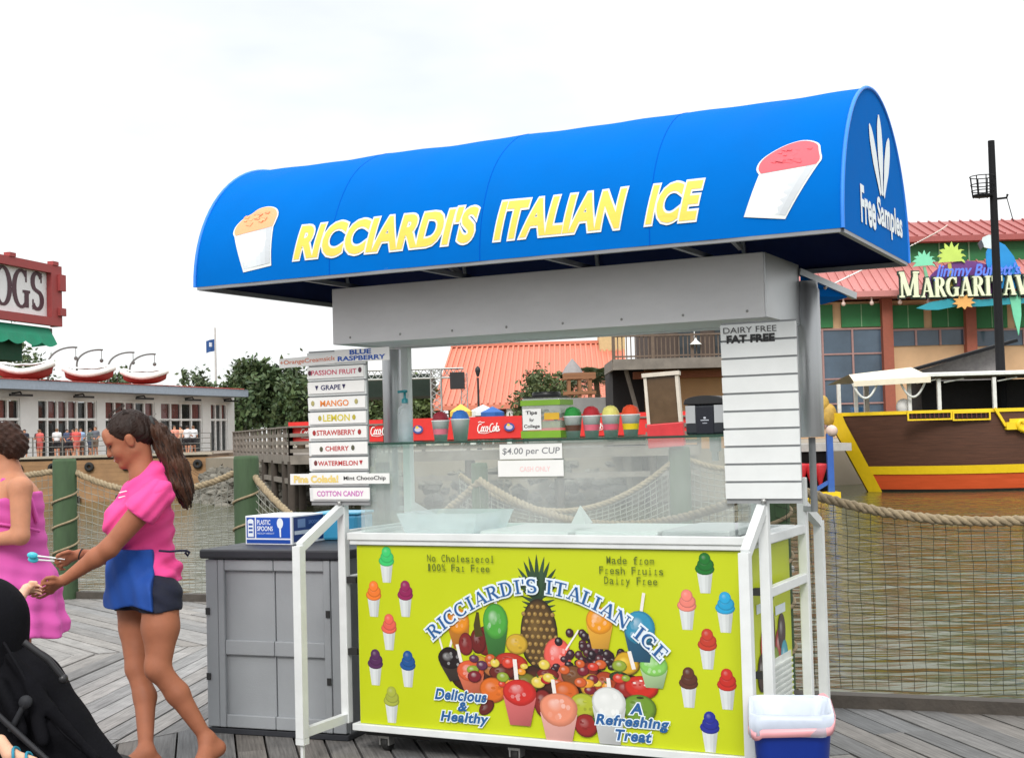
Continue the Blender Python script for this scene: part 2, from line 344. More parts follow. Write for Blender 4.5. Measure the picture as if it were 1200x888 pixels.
# ------------------------------------------------------------------ smooth organic surfaces (distance fields meshed with surface nets)
class Field:
    def __init__(s): s.p = []; s.post = []
    def cone(s, a, b, ra, rb=None, k=.03): s.p.append(('c', Vector(a), Vector(b), ra, rb if rb is not None else ra, k)); return s
    def chain(s, pts, rs, k=.02):
        for i in range(len(pts) - 1): s.cone(pts[i], pts[i + 1], rs[i], rs[i + 1], k)
        return s
    def ell(s, c, r, R=None, k=.03): s.p.append(('e', Vector(c), r, R, k)); return s
    def bounds(s):
        lo = np.full(3, 1e9); hi = -lo
        for p in s.p:
            if p[0] == 'c':
                for q, r in ((p[1], p[3]), (p[2], p[4])): lo = np.minimum(lo, np.array(q) - r); hi = np.maximum(hi, np.array(q) + r)
            else: r = max(p[2]); lo = np.minimum(lo, np.array(p[1]) - r); hi = np.maximum(hi, np.array(p[1]) + r)
        return lo, hi
    def mesh(s, h, inflate=0., cut=None, smooth=2, pad=.04):
        lo, hi = s.bounds(); lo = lo - pad - abs(inflate); hi = hi + pad + abs(inflate)
        n = np.ceil((hi - lo) / h).astype(int) + 1
        ax = [lo[i] + h * np.arange(n[i], dtype=np.float32) for i in range(3)]
        BIG = .12; D = np.full(n, BIG, np.float32)
        for p in s.p:
            if p[0] == 'c': P = np.array([np.array(p[1]) - p[3], np.array(p[1]) + p[3], np.array(p[2]) - p[4], np.array(p[2]) + p[4]])
            else: r = max(p[2]); P = np.array([np.array(p[1]) - r, np.array(p[1]) + r])
            m = .07 + abs(inflate); i0 = np.clip(np.floor((P.min(0) - m - lo) / h).astype(int), 0, n); i1 = np.clip(np.ceil((P.max(0) + m - lo) / h).astype(int) + 1, 0, n)
            sl = tuple(slice(i0[i], i1[i]) for i in range(3)); X, Y, Z = np.meshgrid(ax[0][sl[0]], ax[1][sl[1]], ax[2][sl[2]], indexing='ij', sparse=True)
            if p[0] == 'c':
                a, b = np.array(p[1], np.float32), np.array(p[2], np.float32); ba = b - a; bb = float(ba @ ba) + 1e-12
                t = np.clip(((X - a[0]) * ba[0] + (Y - a[1]) * ba[1] + (Z - a[2]) * ba[2]) / bb, 0, 1)
                d = np.sqrt((X - a[0] - t * ba[0]) ** 2 + (Y - a[1] - t * ba[1]) ** 2 + (Z - a[2] - t * ba[2]) ** 2) - (p[3] + t * (p[4] - p[3])); k = p[5]
            else:
                c = np.array(p[1], np.float32); q = [X - c[0], Y - c[1], Z - c[2]]; r = p[2]; k = p[4]
                if p[3] is not None:
                    R = np.array(p[3], np.float32); q = [q[0] * R[0, i] + q[1] * R[1, i] + q[2] * R[2, i] for i in range(3)]
                k0 = np.sqrt((q[0] / r[0]) ** 2 + (q[1] / r[1]) ** 2 + (q[2] / r[2]) ** 2); k1 = np.sqrt((q[0] / r[0] ** 2) ** 2 + (q[1] / r[1] ** 2) ** 2 + (q[2] / r[2] ** 2) ** 2) + 1e-9
                d = k0 * (k0 - 1) / k1
            e = D[sl]; hh = np.clip(.5 + .5 * (e - d) / k, 0, 1); D[sl] = e * (1 - hh) + d * hh - k * hh * (1 - hh)
        D -= inflate
        if cut is not None:
            X, Y, Z = np.meshgrid(*ax, indexing='ij', sparse=True); D = np.asarray(cut(X, Y, Z, D), np.float32)
        return nets(D, lo, h, smooth)
def nets(D, lo, h, smooth=2):
    Sg = D < 0; n = np.array(D.shape)
    anyc = np.zeros(n - 1, bool); allc = np.ones(n - 1, bool); offs = [(i, j, k) for i in (0, 1) for j in (0, 1) for k in (0, 1)]
    for o in offs:
        q = Sg[o[0]:n[0] - 1 + o[0], o[1]:n[1] - 1 + o[1], o[2]:n[2] - 1 + o[2]]; anyc |= q; allc &= q
    idx = np.argwhere(anyc & ~allc); V = np.zeros((len(idx), 3)); C = np.zeros(len(idx))
    val = {o: D[idx[:, 0] + o[0], idx[:, 1] + o[1], idx[:, 2] + o[2]] for o in offs}
    for a in offs:
        for d in range(3):
            if a[d]: continue
            b = list(a); b[d] = 1; b = tuple(b); m = (val[a] < 0) != (val[b] < 0)
            t = val[a][m] / (val[a][m] - val[b][m]); P = np.tile(np.array(a, float), (m.sum(), 1)); P[:, d] += t; V[m] += P; C[m] += 1
    V = lo + h * (idx + V / C[:, None])
    im = np.full(n - 1, -1, np.int64); im[idx[:, 0], idx[:, 1], idx[:, 2]] = np.arange(len(idx)); Fs = []
    for d in range(3):
        sa = [slice(None)] * 3; sb = [slice(None)] * 3; sa[d] = slice(0, -1); sb[d] = slice(1, None)
        A, B = Sg[tuple(sa)], Sg[tuple(sb)]; e = np.argwhere(A != B); u, v = (d + 1) % 3, (d + 2) % 3
        e = e[(e[:, u] > 0) & (e[:, v] > 0) & (e[:, u] < n[u] - 1) & (e[:, v] < n[v] - 1)]; fl = A[e[:, 0], e[:, 1], e[:, 2]]
        q = []
        for du, dv in ((-1, -1), (0, -1), (0, 0), (-1, 0)):
            g = e.copy(); g[:, u] += du; g[:, v] += dv; q.append(im[g[:, 0], g[:, 1], g[:, 2]])
        q = np.stack(q, 1); q[~fl] = q[~fl][:, ::-1]; Fs.append(q)
    Fs = np.concatenate(Fs); Fs = Fs[(Fs >= 0).all(1)]
    E = np.concatenate([Fs[:, [0, 1]], Fs[:, [1, 2]], Fs[:, [2, 3]], Fs[:, [3, 0]]])
    for _ in range(smooth):
        s_ = np.zeros_like(V); c = np.zeros(len(V))
        for ax in range(3): s_[:, ax] = np.bincount(E[:, 0], V[E[:, 1], ax], len(V)) + np.bincount(E[:, 1], V[E[:, 0], ax], len(V))
        c = np.bincount(E[:, 0], minlength=len(V)) + np.bincount(E[:, 1], minlength=len(V)); V = V * .45 + s_ / np.maximum(c, 1)[:, None] * .55
    return V, Fs
def organic(name, VF, mat, parent, colf=None, label=None):
    V, Fs = VF; V = np.asarray(V); me = bpy.data.meshes.new(name); mi = np.array(parent_matrix(parent).inverted())
    W = V @ mi[:3, :3].T + mi[:3, 3]; me.from_pydata(W.tolist(), [], Fs.tolist()); me.polygons.foreach_set('use_smooth', np.ones(len(Fs), bool))
    if colf is not None:
        c = np.ones((len(V), 4), np.float32); c[:, :3] = colf(V); ca = me.color_attributes.new('Col', 'FLOAT_COLOR', 'POINT'); ca.data.foreach_set('color', c.ravel())
    me.materials.append(mat); me.update(); o = bpy.data.objects.new(name, me); COL.objects.link(o); o.parent = parent
    if label: o['label'] = label
    return o
# ================================================================== SETTING
WZ = -1.3           # water level (the boardwalk is 0)
def water_mat():
    m = bpy.data.materials.new('murky water'); m.use_nodes = True; t = m.node_tree; N = t.nodes; L = t.links.new; b = N['Principled BSDF']
    b.inputs['Base Color'].default_value = (.066, .074, .034, 1); b.inputs['Roughness'].default_value = .11; b.inputs['IOR'].default_value = 1.33; b.inputs['Specular IOR Level'].default_value = .27
    tc = N.new('ShaderNodeTexCoord'); bps = None
    for sx, sy, scl, dist, strg in ((.7, 2.0, 1.25, .085, .7), (.8, 2.2, 2.6, .02, .4), (1, 1.5, .35, .25, .25)):
        mp = N.new('ShaderNodeMapping'); mp.inputs['Scale'].default_value = (sx, sy, 1); mp.inputs['Rotation'].default_value = (0, 0, rad(9))
        nz = N.new('ShaderNodeTexNoise'); nz.inputs['Scale'].default_value = scl; nz.inputs['Detail'].default_value = 1.5; nz.inputs['Distortion'].default_value = .6
        L(tc.outputs['Object'], mp.inputs[0]); L(mp.outputs[0], nz.inputs['Vector'])
        bp = N.new('ShaderNodeBump'); bp.inputs['Strength'].default_value = strg; bp.inputs['Distance'].default_value = dist; L(nz.outputs['Fac'], bp.inputs['Height'])
        if bps: L(bps.outputs[0], bp.inputs['Normal'])
        bps = bp
    L(bps.outputs[0], b.inputs['Normal']); return m
MB().quad((-2500, -300, WZ), (2500, -300, WZ), (2500, 5000, WZ), (-2500, 5000, WZ)).build('water', water_mat(), kind='structure')

# far shore: plaza ground, stone slope
LZ = 0.72
land = [(-400, 67.4), (-15.6, 67.4), (-12.5, 61.5), (-6, 57.5), (4.5, 56), (4.6, 52.9), (9.5, 52.9), (9.6, 62), (13, 62), (30, 72), (400, 72), (2400, 400), (2400, 4900), (-2400, 4900), (-2400, 400)]
m_land = M('far plaza paving', S(150, 140, 125), .9, var=.15, vscale=.4)
MB().prism(land, WZ - .5, LZ).build('ground', m_land, kind='structure')
rk = MB()
for i in range(380):
    seg = random.choice([((-15.2, 65.8), (-12.6, 60.8)), ((-12.6, 60.8), (-6, 56.8)), ((-6, 56.8), (4, 55.3)), ((4, 55.3), (13, 61.3))]); q = random.random(); d = random.random()
    x = seg[0][0] + (seg[1][0] - seg[0][0]) * q; y = seg[0][1] + (seg[1][1] - seg[0][1]) * q + d * -3.2 + 1.0; z = WZ - .15 + 1.75 * (1 - d) * random.uniform(.75, 1)
    r = random.uniform(.14, .4); g = random.uniform(.7, 1.15); rk.col((.17 * g, .158 * g, .132 * g))
    o = len(rk.v); rk.sphere((x, y, z), r, 7, 4, (random.uniform(.8, 1.5), random.uniform(.8, 1.3), random.uniform(.5, .9)))
    for k in range(o, len(rk.v)):
        v = rk.v[k]; rk.v[k] = tuple(v[j] + random.uniform(-.07, .07) for j in range(3))
    rk.smooth[-28:] = [False] * 28
rk.build('shore_stones', M('grey shore stone', attr=True, rough=.9, var=.3, vscale=3), kind='stuff')

# ---------------------------------------------------------------- boardwalk planks (three fields of boards at different angles)
EDGE = [Vector(p) for p in ((-14, 17.09), (-4.394, 13.255), (-2.466, 12.486), (-.25, 9.6), (1.40, 7.31), (3.40, 6.575), (9, 4.52))]
def clip(poly, p, n):
    out = []
    for i in range(len(poly)):
        a, b = poly[i], poly[(i + 1) % len(poly)]; da = (a[0] - p[0]) * n[0] + (a[1] - p[1]) * n[1]; db = (b[0] - p[0]) * n[0] + (b[1] - p[1]) * n[1]
        if da >= 0: out.append(a)
        if (da >= 0) != (db >= 0): t = da / (da - db); out.append((a[0] + (b[0] - a[0]) * t, a[1] + (b[1] - a[1]) * t))
    return out
bw = MB()
def planks(ang, halfs, cen, R, wd=.142, tone=1.):
    d = (math.cos(rad(ang)), math.sin(rad(ang))); nrm = (-d[1], d[0]); k = -int(R / wd)
    while k * wd < R:
        off = k * wd; s = -R + random.uniform(0, 2)
        while s < R:
            ln = random.choice((2.4, 3.0, 3.6, 4.2)); a, b = s + .003, s + ln - .003; g = .0045 + random.random() * .003
            q = [(cen[0] + d[0] * u + nrm[0] * v, cen[1] + d[1] * u + nrm[1] * v) for u, v in ((a, off + g), (b, off + g), (b, off + wd - g), (a, off + wd - g))]
            for p, n in halfs:
                if q: q = clip(q, p, n)
            if len(q) >= 3:
                sh = random.gauss(1, .14) * tone; w_ = random.uniform(-.02, .02); dz = random.uniform(-.0035, .0035); sd_ = random.random() * 50
                bw.col((.242 * sh + w_ * .4, .232 * sh, .222 * sh - w_ * .4))
                P = [(x, y, -.035 + dz) for x, y in q] + [(x, y, dz) for x, y in q]; n_ = len(q)
                uv = [((x * d[0] + y * d[1]), (x * nrm[0] + y * nrm[1]) + sd_) for x, y in q] * 2
                bw.add(P, [tuple(range(n_, 2 * n_))] + [(i, (i + 1) % n_, n_ + (i + 1) % n_, n_ + i) for i in range(n_)], uvs=uv)
            s += ln
        k += 1
def edge_half(i):
    a, b = EDGE[i], EDGE[i + 1]; n = Vector((-(b - a).y, (b - a).x)); n = -n if n.y > 0 else n
    return (a, n.normalized())
# convex regions
band_p, band_d = (-3.28, 9.54), (math.cos(rad(22)), math.sin(rad(22)))
rl_p, rl_d = (-1.99, 6.77), (math.cos(rad(44)), math.sin(rad(44)))
above = (band_p, (-band_d[1], band_d[0])); below = (band_p, (band_d[1], -band_d[0])); left = (rl_p, (-rl_d[1], rl_d[0])); right = (rl_p, (rl_d[1], -rl_d[0]))
bb = ((-.25, 9.6), (-.606, -.795)); E5 = edge_half(5); E4 = edge_half(4); E0 = edge_half(0)
planks(-51, [above, E0, edge_half(2)], (-5, 11), 9)
planks(84, [below, left, edge_half(2), edge_half(3)], (-4, 7), 9)
planks(-77, [right, E4], (0, 2.5), 10, tone=.62)
planks(-77, [right, edge_half(3), (E4[0], (-E4[1][0], -E4[1][1]))], (0, 2.5), 10, tone=.62)
mw = M('weathered deck boards', attr=True, rough=.72, var=.2, vscale=7, bump=0)
t = mw.node_tree; N = t.nodes; L = t.links.new; b = N['Principled BSDF']
uvn = N.new('ShaderNodeUVMap'); mp = N.new('ShaderNodeMapping'); mp.inputs['Scale'].default_value = (1.3, 38, 1); L(uvn.outputs[0], mp.inputs[0])
gz = N.new('ShaderNodeTexNoise'); gz.inputs['Scale'].default_value = 2.2; gz.inputs['Detail'].default_value = 7; gz.inputs['Roughness'].default_value = .7; L(mp.outputs[0], gz.inputs['Vector'])
gr = N.new('ShaderNodeMapRange'); gr.inputs[1].default_value = .33; gr.inputs[2].default_value = .66; gr.inputs[3].default_value = .55; gr.inputs[4].default_value = 1.34; L(gz.outputs['Fac'], gr.inputs[0])
old = b.inputs['Base Color'].links[0].from_socket; vm2 = N.new('ShaderNodeVectorMath'); vm2.operation = 'SCALE'; L(old, vm2.inputs[0]); L(gr.outputs[0], vm2.inputs['Scale']); L(vm2.outputs[0], b.inputs['Base Color'])
bpn = N.new('ShaderNodeBump'); bpn.inputs['Strength'].default_value = .55; bpn.inputs['Distance'].default_value = .006; L(gz.outputs['Fac'], bpn.inputs['Height']); L(bpn.outputs[0], b.inputs['Normal'])
bw.build('boardwalk', mw, kind='structure')
ub = MB(); ub.prism([(-14, 16.9), (-14, -9), (9, -9), (9, 4.4), (3.4, 6.45), (1.38, 7.2), (-.28, 9.5), (-2.48, 12.36), (-4.4, 13.13)], -.35, -.055)
ub.build('deck_frame', M('dark deck underside', S(48, 42, 36), .9), kind='structure')
kb = MB()
for i in range(len(EDGE) - 1):
    a, b_ = EDGE[i], EDGE[i + 1]; kb.bar((a.x, a.y, .03), (b_.x, b_.y, .03), .10, .07); kb.bar((a.x, a.y + .03, -.2), (b_.x, b_.y + .03, -.2), .06, .28)
kb.build('timber_kerb', M('dark wet kerb timber', S(72, 66, 60), .75, var=.3, vscale=9, bump=.4), kind='structure')

# ---------------------------------------------------------------- rope fence on the edge
m_green = M('green stained post timber', S(62, 84, 56), .8, var=.35, vscale=5, stretch=(1, 1, .25), bump=.6, bscale=30)
m_rope = M('weathered manila rope', S(150, 134, 108), .95, var=.25, vscale=25, bump=.5, bscale=150)
m_net_d = M('dark tarred netting', S(52, 54, 44), .9); m_net_l = M('bleached grey netting', S(146, 146, 138), .9)
def catenary(a, b, sag, n=30): return [a.lerp(b, i / n) - Vector((0, 0, 4 * sag * (i / n) * (1 - i / n))) for i in range(n + 1)]
def twisted(pts, r, mb, strands=3, turns=9.):
    # resample and wind three strands round the line
    pts = [Vector(p) for p in pts]; L_ = [0]
    for i in range(1, len(pts)): L_.append(L_[-1] + (pts[i] - pts[i - 1]).length)
    m = max(20, int(L_[-1] / (r * 1.1))); res = []
    j = 0
    for i in range(m + 1):
        s = L_[-1] * i / m
        while j < len(L_) - 2 and L_[j + 1] < s: j += 1
        t = (s - L_[j]) / max(1e-9, L_[j + 1] - L_[j]); res.append(pts[j].lerp(pts[j + 1], t))
    for k in range(strands):
        q = []
        for i, p in enumerate(res):
            d = (res[min(i + 1, m)] - res[max(i - 1, 0)]).normalized(); u = d.cross(Vector((0, 0, 1)) if abs(d.z) < .95 else Vector((1, 0, 0))).normalized(); v = d.cross(u)
            a = 2 * math.pi * (k / strands + L_[-1] * i / m * turns); q.append(p + (u * math.cos(a) + v * math.sin(a)) * r * .52)
        mb.tube(q, r * .56, 6)
    return mb
def post_part(parent, p, top, dia, z0=-1.6, coil=True):
    m = MB(); r = dia / 2; m.lathe([(r, z0), (r * 1.01, .4), (r, top - .03), (r * .93, top), (0.001, top + .004)], (p.x, p.y, 0), 20)
    o = m.build('post', m_green, parent, world=True)
    if coil:
        c = MB(); c.tube([(p.x + (r + .008) * math.cos(a), p.y + (r + .008) * math.sin(a), .05 + .245 * a / (2 * math.pi)) for a in [i * .28 for i in range(int(2 * math.pi * (top - .25) / .245 / .28))]], .011, 6)
        c.build('rope_coil', m_rope, o, world=True)
    return o
def net_part(parent, top, bot, cell, r, mat, name='net'):
    """top and bottom point lists of equal length"""
    m = MB(); n = len(top) - 1; Lt = sum((top[i + 1] - top[i]).length for i in range(n)); nv = int(Lt / cell); H_ = max((top[i] - bot[i]).length for i in range(n + 1)); nh = int(H_ / cell)
    def P(u, v):
        f = u * n; i = min(int(f), n - 1); t = f - i; a = top[i].lerp(top[i + 1], t); b = bot[i].lerp(bot[i + 1], t); q = a.lerp(b, v)
        s = math.sin(u * 37 + v * 9) * .004 + math.sin(v * 31 + u * 13) * .003; return q + Vector((s, s * .8, s * .7 * math.sin(v * math.pi)))
    for i in range(nv + 1): m.tube([P(i / nv, k / 12) for k in range(13)], r, 3, caps=False)
    for k in range(1, nh + 1): m.tube([P(i / (nv), k / nh) for i in range(nv + 1)], r, 3, caps=False)
    return m.build(name, mat, parent, world=True)
fence = thing('rope_fence', 'boardwalk edge fence of green wooden posts, thick sagging ropes and netting behind the cart', 'fence', (-2.466, 12.486, 0))
tops = [1.36, 1.355, 1.345, 1.30, 1.32, 1.30]; dias = [.226, .226, .232, .15, .2, .2]
for i in range(len(EDGE) - 1):
    if i != 3 and i > 0: post_part(fence, Vector((EDGE[i].x, EDGE[i].y - .06 if i < 3 else EDGE[i].y + .1, 0)), tops[i], dias[i])
post_part(fence, Vector((-.25, 9.66, 0)), 1.28, .12, coil=False)
rz0 = {0: (1.24, 1.25, .27), 1: (1.27, 1.25, .24), 2: (1.24, 1.15, .56), 3: (1.16, 1.18, .27), 4: (1.19, 1.17, .21), 5: (1.13, 1.13, .2)}
for i in range(len(EDGE) - 1):
    a, b_ = EDGE[i], EDGE[i + 1]; za, zb, sg = rz0[i]
    pts = catenary(Vector((a.x, a.y, za)), Vector((b_.x, b_.y, zb)), sg); rr = .028 if i >= 3 else .033
    twisted(pts, rr, MB(), turns=7.).build('rope', m_rope, fence, world=True)
    bot = [Vector((p.x, p.y, .09)) for p in pts]
    if i in (0, 1): net_part(fence, pts, bot, .075, .0032, m_net_l)
    elif i == 2: net_part(fence, pts, bot, .075, .0032, m_net_l)
    else: net_part(fence, pts, bot, .064, .0018, m_net_d)

# far walkway finger with its own post, rope and the red box (seen through the cart)
fd = MB()
fp = [(-3.2, 14.6), (6.5, 14.2), (6.5, 16.6), (-3.2, 17.0)]
for k in range(41): 
    x = -3.2 + k * .15; sh = random.gauss(1, .12); fd.col((.25 * sh, .245 * sh, .235 * sh)); fd.box((x + .004, 14.4, -.06), (x + .146, 16.8, 0))
for x in (-2.6, .2, 2.8):
    for y in (14.7, 16.5): fd.col((.1, .09, .075)); fd.tube([(x, y, -2), (x, y, -.06)], .12, 10)
fd.build('walkway', M('grey walkway boards', attr=True, rough=.85, var=.25, vscale=8), kind='structure')
ff = thing('rope_fence', 'single far green post with rope and netting on the walkway behind the cart glass', 'fence', (1.9, 15, 0))
P3 = at(797, 560, 15.0); p3 = Vector((P3.x, P3.y, 0)); post_part(ff, p3, 1.29, .24, -1.5, coil=False)
for a, b_, za, zb, sg in ((p3, Vector((-.6, 14.75, 0)), 1.2, 1.05, .5), (p3, Vector((2.9, 15.0, 0)), 1.2, 1.1, .12)):
    pts = catenary(Vector((a.x, a.y, za)), Vector((b_.x, b_.y, zb)), sg); twisted(pts, .034, MB(), turns=6).build('rope', m_rope, ff, world=True)
    net_part(ff, pts, [Vector((p.x, p.y, .05)) for p in pts], .075, .006, m_net_l)
bx = thing('vending_box', 'red box with a brown window standing on the far green post', 'box', (p3.x - .13, p3.y, 1.295), rad(-6))
MB().box((-.26, -.2, 0), (.26, .2, .27)).build('lower_case', M('red painted box', S(205, 52, 58), .5), bx, bevel=.012)
m_bx = M('whitewashed box trim', S(214, 204, 190), .6)
MB().box((-.25, -.19, .272), (-.205, .19, .80)).box((.205, -.19, .272), (.25, .19, .80)).box((-.27, -.21, .80), (.27, .21, .845)).box((-.203, .13, .272), (.203, .18, .80)).build('case', m_bx, bx)
MB().box((-.203, -.17, .272), (.203, .12, .798)).build('window', M('brown window', S(92, 70, 46), .35, var=.2), bx)
bx.rotation_euler = (rad(1), rad(-3), rad(-10)); bx.scale = (.76, .9, .98)

# ---------------------------------------------------------------- restaurant with the boats on its roof
PZ = 0.9
pf = MB(); pf.prism([(-60, 67), (-15.2, 67), (-15.2, 110), (-60, 110)], .6, PZ); pf.build('quay_deck', M('quay boards', S(128, 116, 104), .85, var=.2, vscale=2), kind='structure')
bh = thing('bulkhead_wall', 'tan timber bulkhead wall with round black fenders below the white restaurant', 'wall', (-30, 67, WZ))
bm_ = MB()
for k in range(10):
    z = WZ + k * .212 - .06; sh = random.gauss(1, .06); bm_.col((.33 * sh, .19 * sh, .095 * sh)); bm_.box((-60, 66.72, z), (-15.15, 66.98, z + .207)); bm_.box((-15.15, 66.72, z), (-14.95, 76, z + .207))
bm_.build('planking', M('tan bulkhead timber', attr=True, rough=.85, var=.18, vscale=2), bh, world=True)
MB().box((-60, 66.6, PZ - .02), (-14.9, 66.99, PZ + .1)).build('cap', M('pale capping timber', S(176, 166, 150), .8), bh, world=True)
for px in (-30, 22, 62, 105, 148, 190, 232):
    c = at(px, 548, 66.7); f_ = MB(); f_.tube([(c.x + .15 * math.cos(a), 66.62, .42 + .15 * math.sin(a)) for a in [i * math.pi / 8 for i in range(16)]], .09, 8, closed=True); f_.build('fender', M('black fender rubber', (.02, .02, .02), .8), bh, world=True)
for i in range(40):
    c = -58 + i * 1.07
    if i % 2 == 0: MB().tube([(c, 66.55, WZ - .2), (c, 66.55, WZ + .3)], .2, 8).build('pile', M('dark pile timber', S(40, 34, 28), .9), bh, world=True)

RF = Facade((-27.3, 72), (-19.8, 94)); rest = thing('restaurant', 'long white waterside restaurant with big windows and a low red roof under rowboats', 'building', (RF.A.x, RF.A.y, PZ))
m_white = M('white painted wall', S(232, 232, 230), .6, var=.05, vscale=1.5); m_wf = M('white window frame', S(238, 238, 236), .5)
s_end = RF.px(275, 500)[0]; s_beg = -16.
ztop = 4.56
wins = []
for x0, x1 in ((-60, 24), (45, 114), (124, 182), (189, 237.5), (247.5, 267)):
    a, b_ = RF.px(x0, 500)[0], RF.px(x1, 500)[0]; wins.append((a, b_))
zw1, zw0 = RF.px(150, 470)[1], PZ
def wallm(f, s0, s1, z0, z1, th=.25, out=0.): 
    return (lambda m: m.box((0, 0, 0), (1, 1, 1), lambda x, y, z: f.w(s0 + (s1 - s0) * x, z0 + (z1 - z0) * z, out - th + th * y)))
wm = MB(); prev = s_beg
for a, b_ in wins:
    a0 = max(a, s_beg)
    if a0 > prev: wallm(RF, prev, a0, PZ, zw1)(wm)
    prev = b_
wallm(RF, prev, s_end, PZ, zw1)(wm); wallm(RF, s_beg, s_end, zw1, ztop)(wm)
# end wall and back
nb = -RF.n
for q0, q1 in (((s_end, 0), (s_end, -9)),):
    p0 = RF.w(s_end - .02, 0, -.26); p1 = RF.w(s_end - .02, 0, -9); wm.bar((p0.x, p0.y, (PZ + ztop) / 2), (p1.x, p1.y, (PZ + ztop) / 2), .2, ztop - PZ)
wm.build('wall', m_white, rest, world=True)
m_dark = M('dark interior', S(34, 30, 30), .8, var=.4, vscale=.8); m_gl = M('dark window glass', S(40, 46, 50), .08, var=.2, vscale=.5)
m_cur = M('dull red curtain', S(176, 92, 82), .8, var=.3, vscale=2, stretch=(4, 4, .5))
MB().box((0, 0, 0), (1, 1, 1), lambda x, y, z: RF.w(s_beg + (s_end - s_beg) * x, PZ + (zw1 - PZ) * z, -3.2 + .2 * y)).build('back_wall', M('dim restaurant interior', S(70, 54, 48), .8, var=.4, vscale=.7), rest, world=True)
for wi, (a, b_) in enumerate(wins):
    zm = RF.px(150, 491.5)[1]; fr_ = MB(); n = [6, 6, 5, 4, 3][wi]; a = max(a, s_beg)
    W = lambda s0, s1, z0, z1, o0, o1, m: m.box((0, 0, 0), (1, 1, 1), lambda x, y, z: RF.w(s0 + (s1 - s0) * x, z0 + (z1 - z0) * z, o0 + (o1 - o0) * y))
    for k in range(n + 1):
        s = a + (b_ - a) * k / n; W(s - .07, s + .07, PZ, zw1, -.2, -.08, fr_)
    W(a, b_, zm - .07, zm + .07, -.19, -.06, fr_); W(a, b_, zw1 - .1, zw1 - .005, -.19, -.07, fr_)
    wo = fr_.build('window', m_wf, rest, world=True)
    gl = MB(); W(a, b_, PZ, zw1, -.24, -.22, gl); gl.build('pane', glass('tinted restaurant glass', (.82, .84, .86), .02, refl=.10), wo, world=True)
    cu = MB()
    for k in range(n):
        if (k * 7 + wi * 3) % 4 != 3: W(a + (b_ - a) * k / n + .08, a + (b_ - a) * (k + 1) / n - .08, zm, zw1 - .1, -.31, -.27, cu)
    if cu.f: cu.build('curtain', m_cur, wo, world=True)
# roof: grey fascia, shallow red roof
se = RF.px(291, 460, 1.3)[0]
fa = MB(); W = lambda s0, s1, z0, z1, o0, o1, m: m.box((0, 0, 0), (1, 1, 1), lambda x, y, z: RF.w(s0 + (s1 - s0) * x, z0 + (z1 - z0) * z, o0 + (o1 - o0) * y))
W(s_beg, se, 4.565, 5.06, -9, 1.3, fa); fa.build('fascia', M('blue grey fascia metal', S(150, 162, 176), .5), rest, world=True)
ro = MB()
for k in range(60):
    s0 = s_beg + (se - s_beg) * k / 60; s1 = s_beg + (se - s_beg) * (k + 1) / 60
    ro.quad(RF.w(s0, 5.07, 1.35), RF.w(s1, 5.07, 1.35), RF.w(s1, 5.3, -4), RF.w(s0, 5.3, -4)); ro.bar(RF.w(s0, 5.09, 1.35), RF.w(s0, 5.32, -4), .06)
ro.quad(RF.w(s_beg, 5.3, -4), RF.w(se, 5.3, -4), RF.w(se, 5.07, -9), RF.w(s_beg, 5.07, -9)); ro.quad(RF.w(se, 5.07, 1.35), RF.w(se, 5.07, -9), RF.w(se, 5.3, -4))
ro.build('roof', M('red roof metal', S(168, 84, 78), .5, var=.12), rest, world=True)
for px in (14, 88, 160, 217, 262):
    c = RF.px(px, 465)[0]; l_ = MB(); l_.tube([RF.w(c, 4.4, 0), RF.w(c, 4.45, .55), RF.w(c + .05, 4.3, .6)], .05, 6); l_.bar(RF.w(c - .9, 4.28, .6), RF.w(c + .9, 4.28, .6), .12); l_.build('wall_lamp', M('black lamp metal', (.02, .02, .022), .5), rest, world=True)
# string rail in front of the restaurant
rl = thing('quay_railing', 'thin dark cable railing along the quay in front of the restaurant crowd', 'railing', (-30, 67.2, PZ)); r_ = MB()
for i in range(30): r_.tube([(-58 + i * 1.48, 67.25, PZ), (-58 + i * 1.48, 67.25, PZ + 1.05)], .035, 6)
for z in (.3, .55, .8, 1.05): r_.tube([(-58, 67.25, PZ + z), (-15.1, 67.25, PZ + z)], .018, 5)
r_.build('rail', M('dull rail metal', S(110, 108, 104), .6), rl, world=True)
